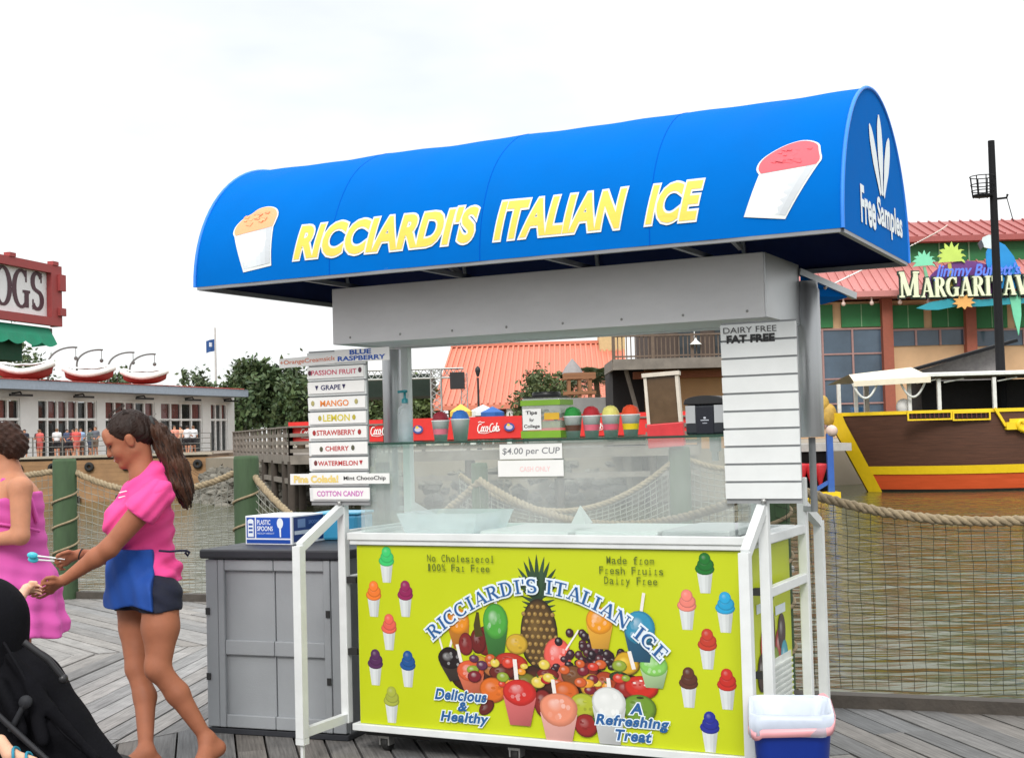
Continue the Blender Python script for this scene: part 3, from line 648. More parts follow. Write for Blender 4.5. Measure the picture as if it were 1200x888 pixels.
# rowboats on the roof and the curved davits
def rowboat(px0, px1, ytop, ybot, label):
    px = (px0 + px1) / 2; s, zb = RF.px(px, ybot, .4); c = RF.w(s, max(5.1, zb), .2); d = c.y; Lh = (px1 - px0) / 1580 * d; Hh = (ybot - ytop) / 1580 * d * .95
    t = thing('rowboat', label, 'rowboat', c, rad(4), 'rowboats on the restaurant roof'); hm, gm, im = MB(), MB(), MB(); secs = []
    n = 14
    for i in range(n + 1):
        u = i / n * 2 - 1; bw_ = .62 * (1 - abs(u) ** 2.6) + .03; sheer = Hh * (.55 + .45 * abs(u) ** 1.8); keel = Hh * .35 * abs(u) ** 3; q = []
        for k in range(9):
            a = math.pi * k / 8; y = -bw_ * math.cos(a); z = sheer - (sheer - keel) * math.sin(a) ** .8; q.append((u * Lh / 2 * (1.0 - .06 * math.sin(a)), y, z))
        secs.append(q)
    V = [p for q in secs for p in q]; hm.add(V, [(i * 9 + k, (i + 1) * 9 + k, (i + 1) * 9 + k + 1, i * 9 + k + 1) for i in range(n) for k in range(8)], smooth=True)
    hm.build('hull', M('dark red boat paint', S(150, 48, 42), .5), t)
    for k in (0, 8): gm.tube([Vector(secs[i][k]) - Vector((0, 0, .06)) for i in range(n + 1)], .17, 8)
    gm.build('gunwale', M('white boat paint', S(235, 232, 228), .5), t)
    im.add([(p[0], p[1] * .9, p[2] + .10 + .22 * (1 - abs(i / n * 2 - 1))) for i, q in enumerate(secs) for p in (q[0], (q[4][0], 0, q[0][2] + .1), q[8])], [(i * 3 + k, (i + 1) * 3 + k, (i + 1) * 3 + k + 1, i * 3 + k + 1) for i in range(n) for k in range(2)], smooth=True)
    im.build('cover', M('white boat paint', S(235, 232, 228), .5), t); return t
rowboat(1, 66, 425, 447, 'red and white rowboat on the restaurant roof, leftmost and largest of three')
rowboat(79, 137, 429, 448, 'red and white rowboat on the restaurant roof, middle of the three')
rowboat(147, 199, 433, 450, 'red and white rowboat on the restaurant roof, nearest the roof end')
for (x0, y0, x1, y1), wh in zip(((56, 428, 90, 407), (90, 427, 120, 410), (127, 430, 157, 413), (152, 433, 182, 415)), ('over the left rowboat', 'just left of the middle rowboat', 'just right of the middle rowboat', 'nearest the roof end')):
    s0, z0 = RF.px(x0, y0, -.6); s1, z1 = RF.px(x1, y1, -.6); t = thing('davit', 'thin curved davit arm with hanging hook on the roof, ' + wh, 'davit', RF.w(s0, 5.2, -.6), 0, 'davits on the restaurant roof'); a = MB()
    a.tube([RF.w(s0, 5.15, -.6)] + [RF.w(s0 + (s1 - s0) * (1 - math.cos(q)), z0 + (z1 - z0) * math.sin(q), -.6) for q in [i * math.pi / 2 / 10 for i in range(11)]], .055, 6); a.build('arm', M('dull davit metal', S(96, 92, 90), .6), t, world=True)
    h_ = MB(); h_.tube([RF.w(s1 - .1, z1, -.6), RF.w(s1 - .1, z1 - .55, -.6)], .02, 5); h_.sphere(RF.w(s1 - .1, z1 - .65, -.6), .12, 8, 6); h_.build('hook', M('dull davit metal'), t, world=True)
# flagpole
c = at(254, 500, 112); fp_ = thing('flagpole', 'tall pale flagpole flying a small blue flag behind the restaurant', 'flagpole', (c.x, c.y, 1)); zt = at(252, 384, 112).z
MB().tube([(c.x, c.y, .7), (c.x, c.y, zt)], [.12, .07], 8).build('pole', M('pale pole metal', S(190, 186, 184), .5), fp_, world=True)
fl = MB(); a0 = at(252, 397, 112); n = 8
fl.add([(c.x - .06 - i * .09, c.y + .12 * math.sin(i * 1.1), a0.z - z * 1.0 - i * .02) for i in range(n + 1) for z in (0, 1)], [(2 * i, 2 * i + 1, 2 * i + 3, 2 * i + 2) for i in range(n)], smooth=True)
fo = fl.build('flag', M('blue flag cloth', S(44, 82, 140), .8), fp_, world=True)
fe = MB(); fe.add([(c.x - .28 - i * .05, c.y + .12 * math.sin((i * .05 + .22) / .09 * 1.1) - .02, a0.z - .3 - z * .36) for i in range(5) for z in (0, 1)], [(2 * i, 2 * i + 1, 2 * i + 3, 2 * i + 2) for i in range(4)]); fe.build('flag_emblem', M('pale flag emblem', S(220, 225, 235), .8), fo, world=True)

# ---------------------------------------------------------------- timber pier with banners
pier = thing('wooden_pier', 'weathered grey timber pier with plank railing and piles in front of the red banners', 'pier', (-8.5, 52, 0))
m_pier = M('grey pier timber', S(128, 120, 112), .9, var=.25, vscale=2.5); m_pd = M('dark pier timber', S(70, 62, 56), .9, var=.25)
pa, pb, pc = Vector((-14.9, 72, 0)), Vector((-8.5, 51.5, 0)), Vector((6.8, 49.5, 0))
def run(p, q, cb):
    d = (q - p); L0 = d.length; d.normalize(); return d, L0
dk, ral, pil = MB(), MB(), []
dk.prism([(pa.x, pa.y), (pb.x, pb.y), (pc.x, pc.y), (pc.x + .3, pc.y + 3.2), (pb.x + 1.8, pb.y + 3.2), (pa.x + 3, pa.y + 1)], .58, .9)
dk.build('deck', m_pier, pier, world=True)
for p, q in ((pa, pb), (pb, pc)):
    d, L0 = run(p, q, None); n = int(L0 / 1.55)
    for i in range(n + 1):
        o = p + d * (L0 * i / n); ral.box((o.x - .07, o.y - .07, .6), (o.x + .07, o.y + .07, 1.96))
        if i % 2 == 0: pil.append(o)
    for z, h_ in ((1.98, .06), (1.66, .14), (1.36, .14), (1.06, .14)): ral.bar(p + Vector((0, -.09, z)), q + Vector((0, -.09, z)), .05 if h_ > .1 else .2, h_)
ral.build('railing', m_pier, pier, world=True)
bs = MB()
for p, q in ((pa, pb), (pb, pc)): bs.bar(p + Vector((0, -.12, .72)), q + Vector((0, -.12, .72)), .08, .34); bs.bar(p + Vector((0, -.05, -.1)), q + Vector((0, -.05, -.1)), .1, .2)
bs.build('fascia_beam', m_pier, pier, world=True)
for o in pil:
    for dy in (0, 2.6): MB().tube([(o.x, o.y + dy, -2.2), (o.x, o.y + dy, .66)], .15, 8).build('pile', m_pd, pier, world=True)
RED = S(222, 44, 40)
def cola(pr, x, y, w, h, col):
    k = w; sl = .22
    def st(pts, wd=.05): pr.ribbon([(x + (a + b * sl * .35) * k, y + b * h) for a, b in pts], wd * h * 1.9, col)
    st(arc(.13, .45, .085, .42, 55, 330)); st([(.02, 1.02), (.1, 1.12), (.2, 1.0), (.3, 1.05)], .04)
    for cxx in (.25,): st(arc(cxx, .33, .042, .26, 0, 360, 12))
    st(arc(.35, .33, .042, .26, 60, 310)); st(arc(.44, .33, .042, .26, 40, 330)); st([(.483, .6), (.48, .2), (.51, .07)])
    st([(.5, .35), (.555, .35)], .045); st(arc(.655, .45, .085, .42, 55, 330)); st(arc(.76, .33, .042, .26, 0, 360, 12))
    st([(.82, .1), (.85, .95), (.87, .95), (.83, .1), (.87, .07)], .035); st(arc(.915, .33, .042, .26, 40, 330)); st([(.955, .6), (.953, .2), (.985, .07), (1.02, .3)])
    st([(.1, -.05), (.4, -.12), (.6, .0)], .03)
def banner(x0, x1, label, words, yd):
    A = at(x0, 500, yd[0]); B = at(x1, 500, yd[1]); f = Facade((A.x, A.y), (B.x, B.y)); z1, z0 = 2.16, 1.34
    t = thing('banner', label, 'banner', (A.x, A.y, z0), 0, 'red banners on the pier railing'); m = MB(); n = 24
    for i in range(n):
        s0, s1 = f.len * i / n, f.len * (i + 1) / n; wv = lambda s: .03 * math.sin(s * 2.3)
        m.add([f.w(s0, z0, wv(s0)), f.w(s1, z0, wv(s1)), f.w(s1, z1, wv(s1)), f.w(s0, z1, wv(s0))], [(0, 1, 2, 3)], smooth=True)
    o = m.build('sheet', M('red banner vinyl', RED, .55, var=.06), t, world=True)
    pr = Print(lambda x, y, h: f.w(x, y, .05 + h))
    for xw, kind in words:
        s = f.px(xw, 500)[0]
        if kind == 'cola': cola(pr, s, 1.58, .86, .36, (.9, .88, .86))
        else:
            pr.ell(s, 1.75, .20, .16, S(60, 80, 150), n=18); pr.ell(s, 1.75, .13, .09, S(200, 190, 210), n=16); pr.ell(s - .03, 1.83, .06, .05, S(240, 200, 60), n=12)
    pr.mb.build('lettering', M('printed ink', attr=True, rough=.45, var=.04), o, world=True)
    fr_ = MB()
    for s in (0.0, f.len): fr_.bar(f.w(s, .9, -.04), f.w(s, 2.2, -.04), .07)
    fr_.build('frame', m_pd, t, world=True); return t
banner(338, 449, 'red soft drink banner crossing behind the flavour board', [(351, 'cola'), (433, 'cola'), (392, 'emblem')], (51.6, 50.9))
banner(455, 613, 'red soft drink banner behind the pump bottle and the cups', [(558, 'cola'), (490, 'emblem'), (597, 'emblem')], (50.7, 49.95))
banner(618, 818, 'plain red banner behind the tip jar and the far red box', [(690, 'cola')], (49.9, 49.5))
# ---------------------------------------------------------------- trees
def leafy(mb, cen, rad3, n, size, base=(.055, .085, .03), jit=.35, shell=.55):
    """leaf-sized faces spread through lumpy clumps"""
    nc = max(6, n // 70); cl = []
    for _ in range(nc):
        v = rng.normal(size=3); v /= np.linalg.norm(v); r = shell + (1 - shell) * rng.random(); cl.append((np.array(cen) + v * np.array(rad3) * r, .28 + .22 * rng.random(), rng.normal(1, .18)))
    for i in range(n):
        c, rr, tone = cl[i % nc]; p = c + rng.normal(size=3) * np.array(rad3) * rr * .42
        a = rng.normal(size=3); a /= np.linalg.norm(a); b_ = np.cross(a, rng.normal(size=3)); b_ /= np.linalg.norm(b_) + 1e-9; s = size * rng.uniform(.6, 1.4)
        k = 1.3 * tone * rng.uniform(1 - jit, 1 + jit); yl = rng.uniform(-.012, .02); mb.curc = (base[0] * k + yl, base[1] * k + yl * .7, base[2] * k)
        mb.add([p - a * s, p + b_ * s * .45, p + a * s, p - b_ * s * .45], [(0, 1, 2, 3)])
m_leaf = M('tree leaves', attr=True, rough=.6, var=.1, vscale=2); m_bark = M('brown bark', S(84, 70, 56), .95, var=.3)
def tree(px, yb, yt, wpx, d, label, n=2600, base=(.05, .08, .03), group='trees behind the restaurant and pier', lumps=1, size=.24):
    n = n * 2
    b_ = at(px, yb, d); top = at(px, yt, d).z; wid = wpx / 1580 * d / 2; z0 = .72; hc = (top - z0)
    t = thing('tree', label, 'tree', (b_.x, d, z0), 0, group); tr = MB()
    tr.tube([(b_.x, d, z0 - .2), (b_.x + .15, d, z0 + hc * .3), (b_.x - .1, d, z0 + hc * .7)], [.32, .24, .1], 8)
    for k in range(6):
        a = k * 1.05; q = Vector((b_.x, d, z0 + hc * (.28 + .06 * k))); tr.tube([q, q + Vector((math.cos(a) * wid * .4, math.sin(a) * wid * .4, hc * .16)), q + Vector((math.cos(a) * wid * .75, math.sin(a) * wid * .75, hc * .26))], [.12, .08, .03], 6)
    tr.build('trunk', m_bark, t, world=True); cr_ = MB()
    for L_ in range(lumps):
        ox = 0 if lumps == 1 else wid * .55 * math.cos(L_ * 2.4); oz = 0 if lumps == 1 else hc * .12 * math.sin(L_ * 2.1)
        leafy(cr_, (b_.x + ox, d, z0 + hc * .58 + oz), (wid * (.8 if lumps > 1 else 1), wid * .8, hc * .4), n // lumps, size, base)
    cr_.build('crown', m_leaf, t, world=True); return t
tree(30, 470, 398, 90, 125, 'dark tree behind the leftmost rowboat under the green awning', 1500)
tree(135, 470, 425, 40, 118, 'small treetop showing between the middle and right rowboats', 700)
tree(226, 480, 434, 44, 120, 'small loose treetop just left of the flagpole', 900, (.06, .085, .04))
tree(282, 500, 430, 66, 108, 'green tree beside the right end of the restaurant roof', 2400, (.055, .09, .03))
tree(318, 505, 428, 70, 100, 'tall dense dark tree behind the pier railing', 3400, (.042, .07, .026), lumps=2)
tree(352, 505, 440, 60, 96, 'dense tree half hidden by the left edge of the flavour board', 2600, (.046, .075, .028))
tree(262, 515, 470, 70, 112, 'low dark tree filling the gap at the restaurant corner', 1500, (.04, .065, .025))
tree(395, 505, 440, 60, 97, 'tree hidden behind the flavour board', 1400, (.05, .08, .03))
tree(447, 500, 450, 60, 92, 'tree right of the flavour board behind the steel tube', 1800, (.06, .09, .032))
tree(492, 500, 446, 62, 80, 'bright green bushy tree behind the pump bottle', 2600, (.075, .105, .035), size=.18)
tree(640, 500, 436, 74, 68, 'rounded green bush tree behind the tip jar', 3600, (.07, .095, .035), size=.12)
# palm by the wooden tower
def palm(px, yb, yt, d, label, n=16, L=1.7):
    b_ = at(px, yb, d); z = at(px, yt, d).z; t = thing('palm_tree', label, 'palm tree', (b_.x, d, 1), 0, 'small palms by the orange roof')
    MB().tube([(b_.x, d, .62), (b_.x + .1, d, (1 + z) / 2), (b_.x, d, z)], [.2, .15, .13], 8).build('trunk', m_bark, t, world=True); cr_ = MB()
    for k in range(n * 2):
        a = k * 2.4; e = rad(random.uniform(-15, 65)); dr = Vector((math.cos(a) * math.cos(e), math.sin(a) * math.cos(e), math.sin(e))); side = dr.cross(Vector((0, 0, 1))).normalized(); pts = []
        for i in range(7): u = i / 6; pts.append(Vector((b_.x, d, z)) + dr * L * u - Vector((0, 0, .9 * u * u * L * .6)))
        g = random.uniform(.7, 1.25); cr_.col((.07 * g, .095 * g, .04 * g))
        for i in range(6):
            for s_ in (-1, 1):
                for q in (0, .5):
                    p = pts[i].lerp(pts[i + 1], q); ln = L * .32 * (1 - abs(i / 6 - .45)); e_ = p + side * s_ * ln + dr * ln * .4 - Vector((0, 0, ln * .35)); cr_.add([p, p + dr * .09, e_], [(0, 1, 2)])
    cr_.build('crown', m_leaf, t, world=True)
palm(700, 490, 446, 66, 'small palm right of the wooden frame tower before the orange roof')
palm(668, 490, 452, 69, 'small palm left of the wooden frame tower before the orange roof', 12)

# ---------------------------------------------------------------- building with the big orange roof
D0 = 78
ob = thing('orange_roof_building', 'low building with a huge steep orange metal roof seen over the cart counter', 'building', (2, D0, 1))
e0, e1 = at(508, 476, D0), at(742, 470, D0); r0, r1 = at(530, 407, D0 + 7), at(728, 402, D0 + 7)
rm = MB(); zr = (r0.z + r1.z) / 2; ze = e0.z
rm.quad((e0.x, D0, ze), (e1.x, D0, ze), (r1.x, D0 + 7, zr), (r0.x, D0 + 7, zr)); rm.quad((r1.x, D0 + 7, zr), (r0.x, D0 + 7, zr), (e0.x, D0 + 14, ze), (e1.x, D0 + 14, ze)); rm.quad((e0.x, D0, ze - .25), (e0.x, D0, ze), (e1.x, D0, ze), (e1.x, D0, ze - .25))
rm.quad((e0.x, D0, ze - .02), (r0.x, D0 + 7, zr - .02), (e0.x, D0 + 14, ze - .02)) if False else rm.add([(e1.x, D0, ze), (e1.x, D0 + 14, ze), (r1.x, D0 + 7, zr)], [(0, 1, 2)]).add([(e0.x, D0, ze), (r0.x, D0 + 7, zr), (e0.x, D0 + 14, ze)], [(0, 1, 2)])
for k in range(34):
    u = k / 33; rm.bar(Vector((e0.x, D0, ze + .05)).lerp(Vector((e1.x, D0, ze + .05)), u), Vector((r0.x, D0 + 7, zr + .05)).lerp(Vector((r1.x, D0 + 7, zr + .05)), u), .11, .13)
rm.bar((r0.x - .1, D0 + 7, zr + .1), (r1.x + .1, D0 + 7, zr + .1), .35, .2)
rm.build('roof', M('orange roof metal', S(206, 124, 100), .55, var=.07, vscale=.6), ob, world=True)
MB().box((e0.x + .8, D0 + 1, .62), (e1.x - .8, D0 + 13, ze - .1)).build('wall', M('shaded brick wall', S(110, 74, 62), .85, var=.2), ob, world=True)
for x in (e0.x + 2.2, e0.x + 4.4, e0.x + 7): MB().tube([(x, D0 + .4, .62), (x, D0 + .4, ze - .1)], .22, 10).build('column', m_white, ob, world=True)
ch = at(718, 404, D0 + 7); MB().box((ch.x - .9, D0 + 6, zr - 1.2), (ch.x + .7, D0 + 8, zr + .55)).build('chimney', M('pale stone vent', S(200, 176, 130), .8), ob, world=True)

# lamp post, truss tower, stage roof, tents, wooden tower
lp = at(561, 480, 60); l_ = thing('lamp_post', 'thin black lamp post in front of the orange roof', 'lamp post', (lp.x, 60, 1)); zt = at(561, 432, 60).z
MB().lathe([(.14, .7), (.06, 1.3), (.045, zt - .4)], (lp.x, 60, 0), 8).build('pole', M('black lamp metal'), l_, world=True)
MB().lathe([(.05, zt - .35), (.12, zt - .1), (.11, zt + .02), (.02, zt + .12)], (lp.x, 60, 0), 8).build('lantern', M('black lamp metal'), l_, world=True)
m_truss = M('aluminium truss', S(190, 192, 190), .4, metal=.7)
def truss(mb, a, b_, w=.5, n=14, r=.035):
    a, b_ = Vector(a), Vector(b_); d = (b_ - a).normalized(); u = d.cross(Vector((0, 1, 0))).normalized() * w / 2; v = d.cross(u).normalized() * w / 2; cs = [u + v, u - v, -u - v, -u + v]
    for c in cs: mb.tube([a + c, b_ + c], r, 5)
    for i in range(n):
        p, q = a.lerp(b_, i / n), a.lerp(b_, (i + 1) / n)
        for k in range(4): mb.tube([p + cs[k], q + cs[(k + 1) % 4]], r * .6, 4)
st = thing('stage_frame', 'aluminium stage truss with a hanging black loudspeaker before the orange roof', 'stage', (-5, 66, 1))
t0 = at(512, 490, 66); zt = at(512, 432, 66).z; mt = MB(); truss(mt, (t0.x, 66, .7), (t0.x, 66, zt), .5, 12); mt.build('tower', m_truss, st, world=True)
mt = MB(); tl, tr_ = at(420, 440, 66), at(543, 434, 66); truss(mt, (tl.x, 66, tl.z), (tr_.x, 66, tl.z), .45, 16); mt.build('crossbar', m_truss, st, world=True)
mt = MB(); tx = at(545, 490, 66); truss(mt, (tx.x, 66, .7), (tx.x, 66, tl.z), .3, 12, .02); mt.build('tower', m_truss, st, world=True)
sp_ = at(536, 446, 66); MB().box((sp_.x - .35, 65.6, sp_.z - .4), (sp_.x + .35, 66.4, sp_.z + .4)).build('loudspeaker', M('black speaker box', (.015, .015, .017), .6), st, world=True)
zz = at(440, 445, 68); MB().box((zz.x - 2.5, 67, zz.z - .9), (zz.x + 2.8, 72, zz.z + .2)).build('canopy', M('dark green stage canopy', S(38, 52, 44), .8), st, world=True)
def parasol(px, yt, yb, wpx, d, col, label, name='parasol', finial=True):
    c = at(px, yt, d); zb = at(px, yb, d).z; r = wpx / 2 / 1580 * d; t = thing(name, label, 'parasol', (c.x, d, 1), 0, 'parasols beyond the red banner')
    MB().tube([(c.x, d, .7), (c.x, d, c.z)], .04, 6).build('pole', M('pale pole metal'), t, world=True)
    m = MB(); V = [(c.x, d, c.z)] + [(c.x + r * math.cos(k * math.pi / 4 + .2), d + r * math.sin(k * math.pi / 4 + .2), zb) for k in range(8)] + [(c.x + r * math.cos(k * math.pi / 4 + .2), d + r * math.sin(k * math.pi / 4 + .2), zb - .22) for k in range(8)]
    m.add(V, [(0, 1 + k, 1 + (k + 1) % 8) for k in range(8)] + [(1 + k, 9 + k, 9 + (k + 1) % 8, 1 + (k + 1) % 8) for k in range(8)]); m.build('canopy', M(label.split()[0] + ' parasol cloth', col, .7), t, world=True)
parasol(540, 473, 482, 26, 57, S(238, 196, 80), 'yellow parasol above the red banner behind the blue cup')
parasol(566, 474, 481, 30, 58, S(226, 232, 236), 'white parasol just right of the yellow one')
parasol(577, 476, 483, 28, 57.5, S(44, 96, 170), 'blue parasol in front of the white one left of the tip jar')
wt = thing('wooden_tower', 'small open wooden frame tower in front of the orange roof', 'tower', (5, 62, 1)); a = at(668, 490, 62); b_ = at(693, 490, 62); zt = at(680, 432, 62).z; m = MB()
for x in (a.x, (a.x + b_.x) / 2, b_.x):
    for y in (62, 63): m.box((x - .07, y - .07, .62), (x + .07, y + .07, zt - .3))
for z in (2.6, 3.3, zt - .4, zt - .25): m.bar((a.x - .25, 61.9, z), (b_.x + .25, 61.9, z), .1, .14); m.bar((a.x - .25, 63.1, z), (b_.x + .25, 63.1, z), .1, .14)
m.build('frame', M('raw orange brown timber', S(150, 106, 76), .85), wt, world=True)
m = MB(); m.lathe([(.5, zt - .2), (.35, zt + .1), (.02, zt + .5)], (a.x + .2, 62.5, 0), 6); m.build('roof', M('faded grey shingle', S(150, 146, 146), .8), wt, world=True)
gw = at(640, 478, 59); 
w2 = thing('block_wall', 'low grey block wall behind the row of shelf cups', 'wall', (4, 59, 1)); A_, B_ = at(612, 480, 59), at(742, 480, 59); MB().box((A_.x, 59, .62), (B_.x, 59.4, at(680, 466, 59).z)).build('wall', M('grey block', S(142, 142, 140), .85, var=.15, vscale=1.5), w2, world=True)

# ---------------------------------------------------------------- building with a balcony
D1 = 53
bb_ = thing('balcony_building', 'tan building with a weathered wooden balcony behind the tip jar and napkin holder', 'building', (6, D1, 1)); m_tan = M('tan stucco wall', S(190, 148, 108), .85, var=.1, vscale=1.2)
xl = at(757, 460, D1).x; xr = 9.4; zf = at(800, 428, D1).z; MB().box((xl, D1, .62), (xr, D1 + 8, zf)).build('wall', m_tan, bb_, world=True)
zt2 = zf + 3.0; MB().box((xl + .4, D1 + 2.2, zf + .2), (xr, D1 + 8, zt2)).build('wall', M('dark upper wall', S(74, 62, 56), .85, var=.2), bb_, world=True)
for x in (xl + 1.6, xl + 3.1, xl + 5): MB().box((x, D1 + 2.1, zf + .2), (x + .9, D1 + 2.198, zf + 2.2)).build('window', M('dark window glass'), bb_, world=True)
bx0 = at(718, 420, D1 - 2.2).x; dkk = MB(); dkk.box((bx0, D1 - 2.2, zf + .0), (xr, D1 + 2.3, zf + .18)); dkk.bar((bx0, D1 - 2.25, zf - .02), (xr, D1 - 2.25, zf - .02), .08, .4); dkk.bar((bx0, D1 - 2.2, zf - .02), (bx0, D1 + 2, zf - .02), .08, .4)
dkk.build('balcony_floor', m_pier, bb_, world=True); rr_ = MB(); zr_ = zf + 1.05
for i in range(60):
    x = bx0 + .04 + i * .165
    if x < xr: rr_.box((x - .02, D1 - 2.2, zf + .1), (x + .02, D1 - 2.15, zr_)) if i % 9 else rr_.box((x - .06, D1 - 2.24, zf + .1), (x + .06, D1 - 2.12, zr_ + .05))
rr_.bar((bx0, D1 - 2.18, zr_), (xr, D1 - 2.18, zr_), .14, .06); rr_.bar((bx0, D1 - 2.18, zf + .28), (xr, D1 - 2.18, zf + .28), .06, .06)
rr_.build('balcony_railing', M('grey brown railing timber', S(112, 96, 84), .9, var=.2), bb_, world=True)
MB().box((xl - .5, D1 - .4, zf - .5), (xr, D1 - .004, zf - .23)).build('beam', M('reddish beam timber', S(168, 104, 80), .8), bb_, world=True)
MB().box((xl - .02, D1 - .3, .62), (xl + .28, D1 - .004, zf - .5)).build('post', M('reddish beam timber'), bb_, world=True)
m = MB(); m.bar((xl - .9, D1 - 1.6, zf - .2), (xl - .2, D1 - .4, 1.4), .12); m.build('strut', m_pier, bb_, world=True)
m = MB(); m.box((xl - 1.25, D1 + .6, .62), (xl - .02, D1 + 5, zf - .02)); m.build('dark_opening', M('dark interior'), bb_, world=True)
m = MB(); m.tube([(xl + 1.7, D1 - 2.0, zf + .9), (xl + 1.7, D1 - 2.0, zf + 1.6)], .02, 5); m.lathe([(.03, .24), (.06, .16), (.22, .02), (.22, 0)], (xl + 1.7, D1 - 2.3, zf + .66), 12); m.build('hanging_lamp', m_white, bb_, world=True)

# ---------------------------------------------------------------- big restaurant on the right with the neon-style sign
D2 = 84
def bpx(x, y, d=D2): return at(x, y, d)
mg = thing('waterfront_restaurant', 'large two storey tan and green restaurant with pink tiled roofs behind the brown boat', 'building', (30, D2, 1))
X0 = bpx(905, 400).x; X1 = 62.
zc = bpx(1100, 398).z; zg = bpx(1100, 372).z   # glass line
wl = MB(); m_wall = M('tan restaurant siding', S(206, 170, 132), .8, var=.06, vscale=1.5)
MB().box((X0, D2 + .6, .62), (X1, D2 + 14, bpx(1100, 350).z)).build('wall', m_wall, mg, world=True)
m_trim = M('reddish brown trim', S(150, 84, 66), .7); m_grn = M('green panel', S(40, 112, 62), .6, var=.12); m_glz = M('blue grey window glass', S(72, 88, 104), .1, var=.3, vscale=.5)
for cxp in (925, 1041, 1139, 1236, 1330): c = bpx(cxp, 400); MB().box((c.x - .32, D2 - .05, .62), (c.x + .32, D2 + .59, bpx(1100, 348).z)).build('column', m_trim, mg, world=True)
for (xa, xb) in ((930, 1036), (1047, 1133), (1146, 1231), (1242, 1325)):
    xm = (xa + xb) / 2; tall = xa < 1000; za, zb_ = bpx(xm, 383).z, bpx(xm, 356).z; zlow = bpx(xm, 500 if tall else 404).z
    for x0, x1 in ((xa + 1, xm - 5), (xm + 5, xb - 1)):
        p, q = bpx(x0, 370), bpx(x1, 370); wdw = MB().box((p.x, D2 + .45, za), (q.x, D2 + .59, zb_)).build('shutter_panel', m_grn, mg, world=True)
        MB().box(((p.x + q.x) / 2 - .03, D2 + .42, za), ((p.x + q.x) / 2 + .03, D2 + .448, zb_)).build('seam', M('pale green trim', S(120, 160, 120), .6), wdw, world=True)
    p, q = bpx(xa, 390), bpx(xb, 390); wo = MB().box((p.x, D2 + .5, zlow), (q.x, D2 + .59, za - .12)).build('window', m_glz, mg, world=True); f_ = MB()
    for k in range(4): x = p.x + (q.x - p.x) * k / 3; f_.box((x - .06, D2 + .4, zlow), (x + .06, D2 + .498, za - .1))
    zz_ = za - .12
    while zz_ > zlow - .1: f_.box((p.x, D2 + .41, zz_ - .05), (q.x, D2 + .497, zz_ + .05)); zz_ -= (za - zlow) / (4 if tall else 1.001) 
    f_.build('frame', M('pinkish grey mullion', S(156, 122, 118), .6), wo, world=True)
# lower pink roof
def roof(x0, x1, y0, z0, y1, z1, ob_, name, mat, step=.55):
    m = MB(); m.quad((x0, y0, z0), (x1, y0, z0), (x1, y1, z1), (x0, y1, z1)); m.quad((x0, y0, z0 - .35), (x1, y0, z0 - .35), (x1, y0, z0), (x0, y0, z0)); m.quad((x0, y0, z0 - .35), (x0, y1, z0 - .35), (x1, y1, z0 - .35), (x1, y0, z0 - .35)); x = x0
    while x < x1: m.bar((x, y0, z0 + .04), (x, y1, z1 + .04), .09, .12); x += step
    return m.build(name, mat, ob_, world=True)
m_pink = M('pink roof metal', S(192, 126, 122), .55, var=.07, vscale=.8)
ze, zr2 = bpx(1050, 340, D2 - 1.2).z, bpx(1050, 308, D2 + 2.4).z
roof(X0, X1, D2 - 1.2, ze, D2 + 2.4, zr2, mg, 'roof', m_pink)
zu = bpx(1100, 277, D2 + 2.6).z; MB().box((X0, D2 + 2.42, zr2 - .4), (X1, D2 + 14, zu)).build('upper_wall', m_grn, mg, world=True)
for k in range(18): x = X0 + k * 1.9; MB().box((x - .05, D2 + 2.34, zr2 - .1), (x + .05, D2 + 2.418, zu - .3)).build('upper_trim', M('pale green trim'), mg, world=True)
zr3 = bpx(1100, 266, D2 + 2.6).z; roof(X0, X1, D2 + 1.6, zu - .1, D2 + 6, bpx(1100, 260, D2 + 6).z, mg, 'upper_roof', M('dull red roof metal', S(160, 84, 80), .55, var=.08), .7)
for k in range(12):
    x = X0 + .8 + k * 1.75; MB().tube([(x, D2 - .9, ze - .4), (x, D2 - .9, ze - .62)], .06, 6).sphere((x, D2 - .9, ze - .74), .14, 8, 6).build('eave_lamp', M('pale lamp globe', S(214, 190, 180), .5), mg, world=True)
# sign (every piece a panel with real depth)
YS = D2 - 2.6
def sp(x, y): p = at(x, y, YS); return p.x, p.z
sg_ = thing('restaurant_sign', 'painted sign with cream serif letters, palms, parrot and starfish on the pink roof', 'sign', (sp(1140, 345)[0], YS, sp(1140, 345)[1]))
fr_s = lambda y0: (lambda x, z, h: (x, YS + y0 - h, z))
def slab(pts, col, name, y0, th=.1, border=None):
    q = [sp(*p) for p in pts]; ar = sum(q[i][0] * q[(i + 1) % len(q)][1] - q[(i + 1) % len(q)][0] * q[i][1] for i in range(len(q)))
    if ar < 0: q = q[::-1]
    m = MB().col(col); m.prism(q, 0, th, lambda x, z, h: (x, YS + y0 - h, z)); o = m.build(name, M('sign paint', attr=True, rough=.5, var=.1, vscale=1.2), sg_, world=True); return o
slab(arc(1134, 337, 47, 32, 0, -180, 24), S(112, 58, 128), 'purple_arch', .35)
slab([(x, 337) for x in (1087, 1181)] + [(1181, 349), (1087, 349)], S(112, 58, 128), 'purple_arch', .351)
def palmleaf(cx, cy, rx, ry, n=9, ph=0.):
    o = []
    for i in range(n * 2):
        a = rad(ph + 360 * i / (n * 2)); k = 1 if i % 2 == 0 else .62; o.append((cx + rx * k * math.cos(a), cy + ry * k * math.sin(a)))
    return o
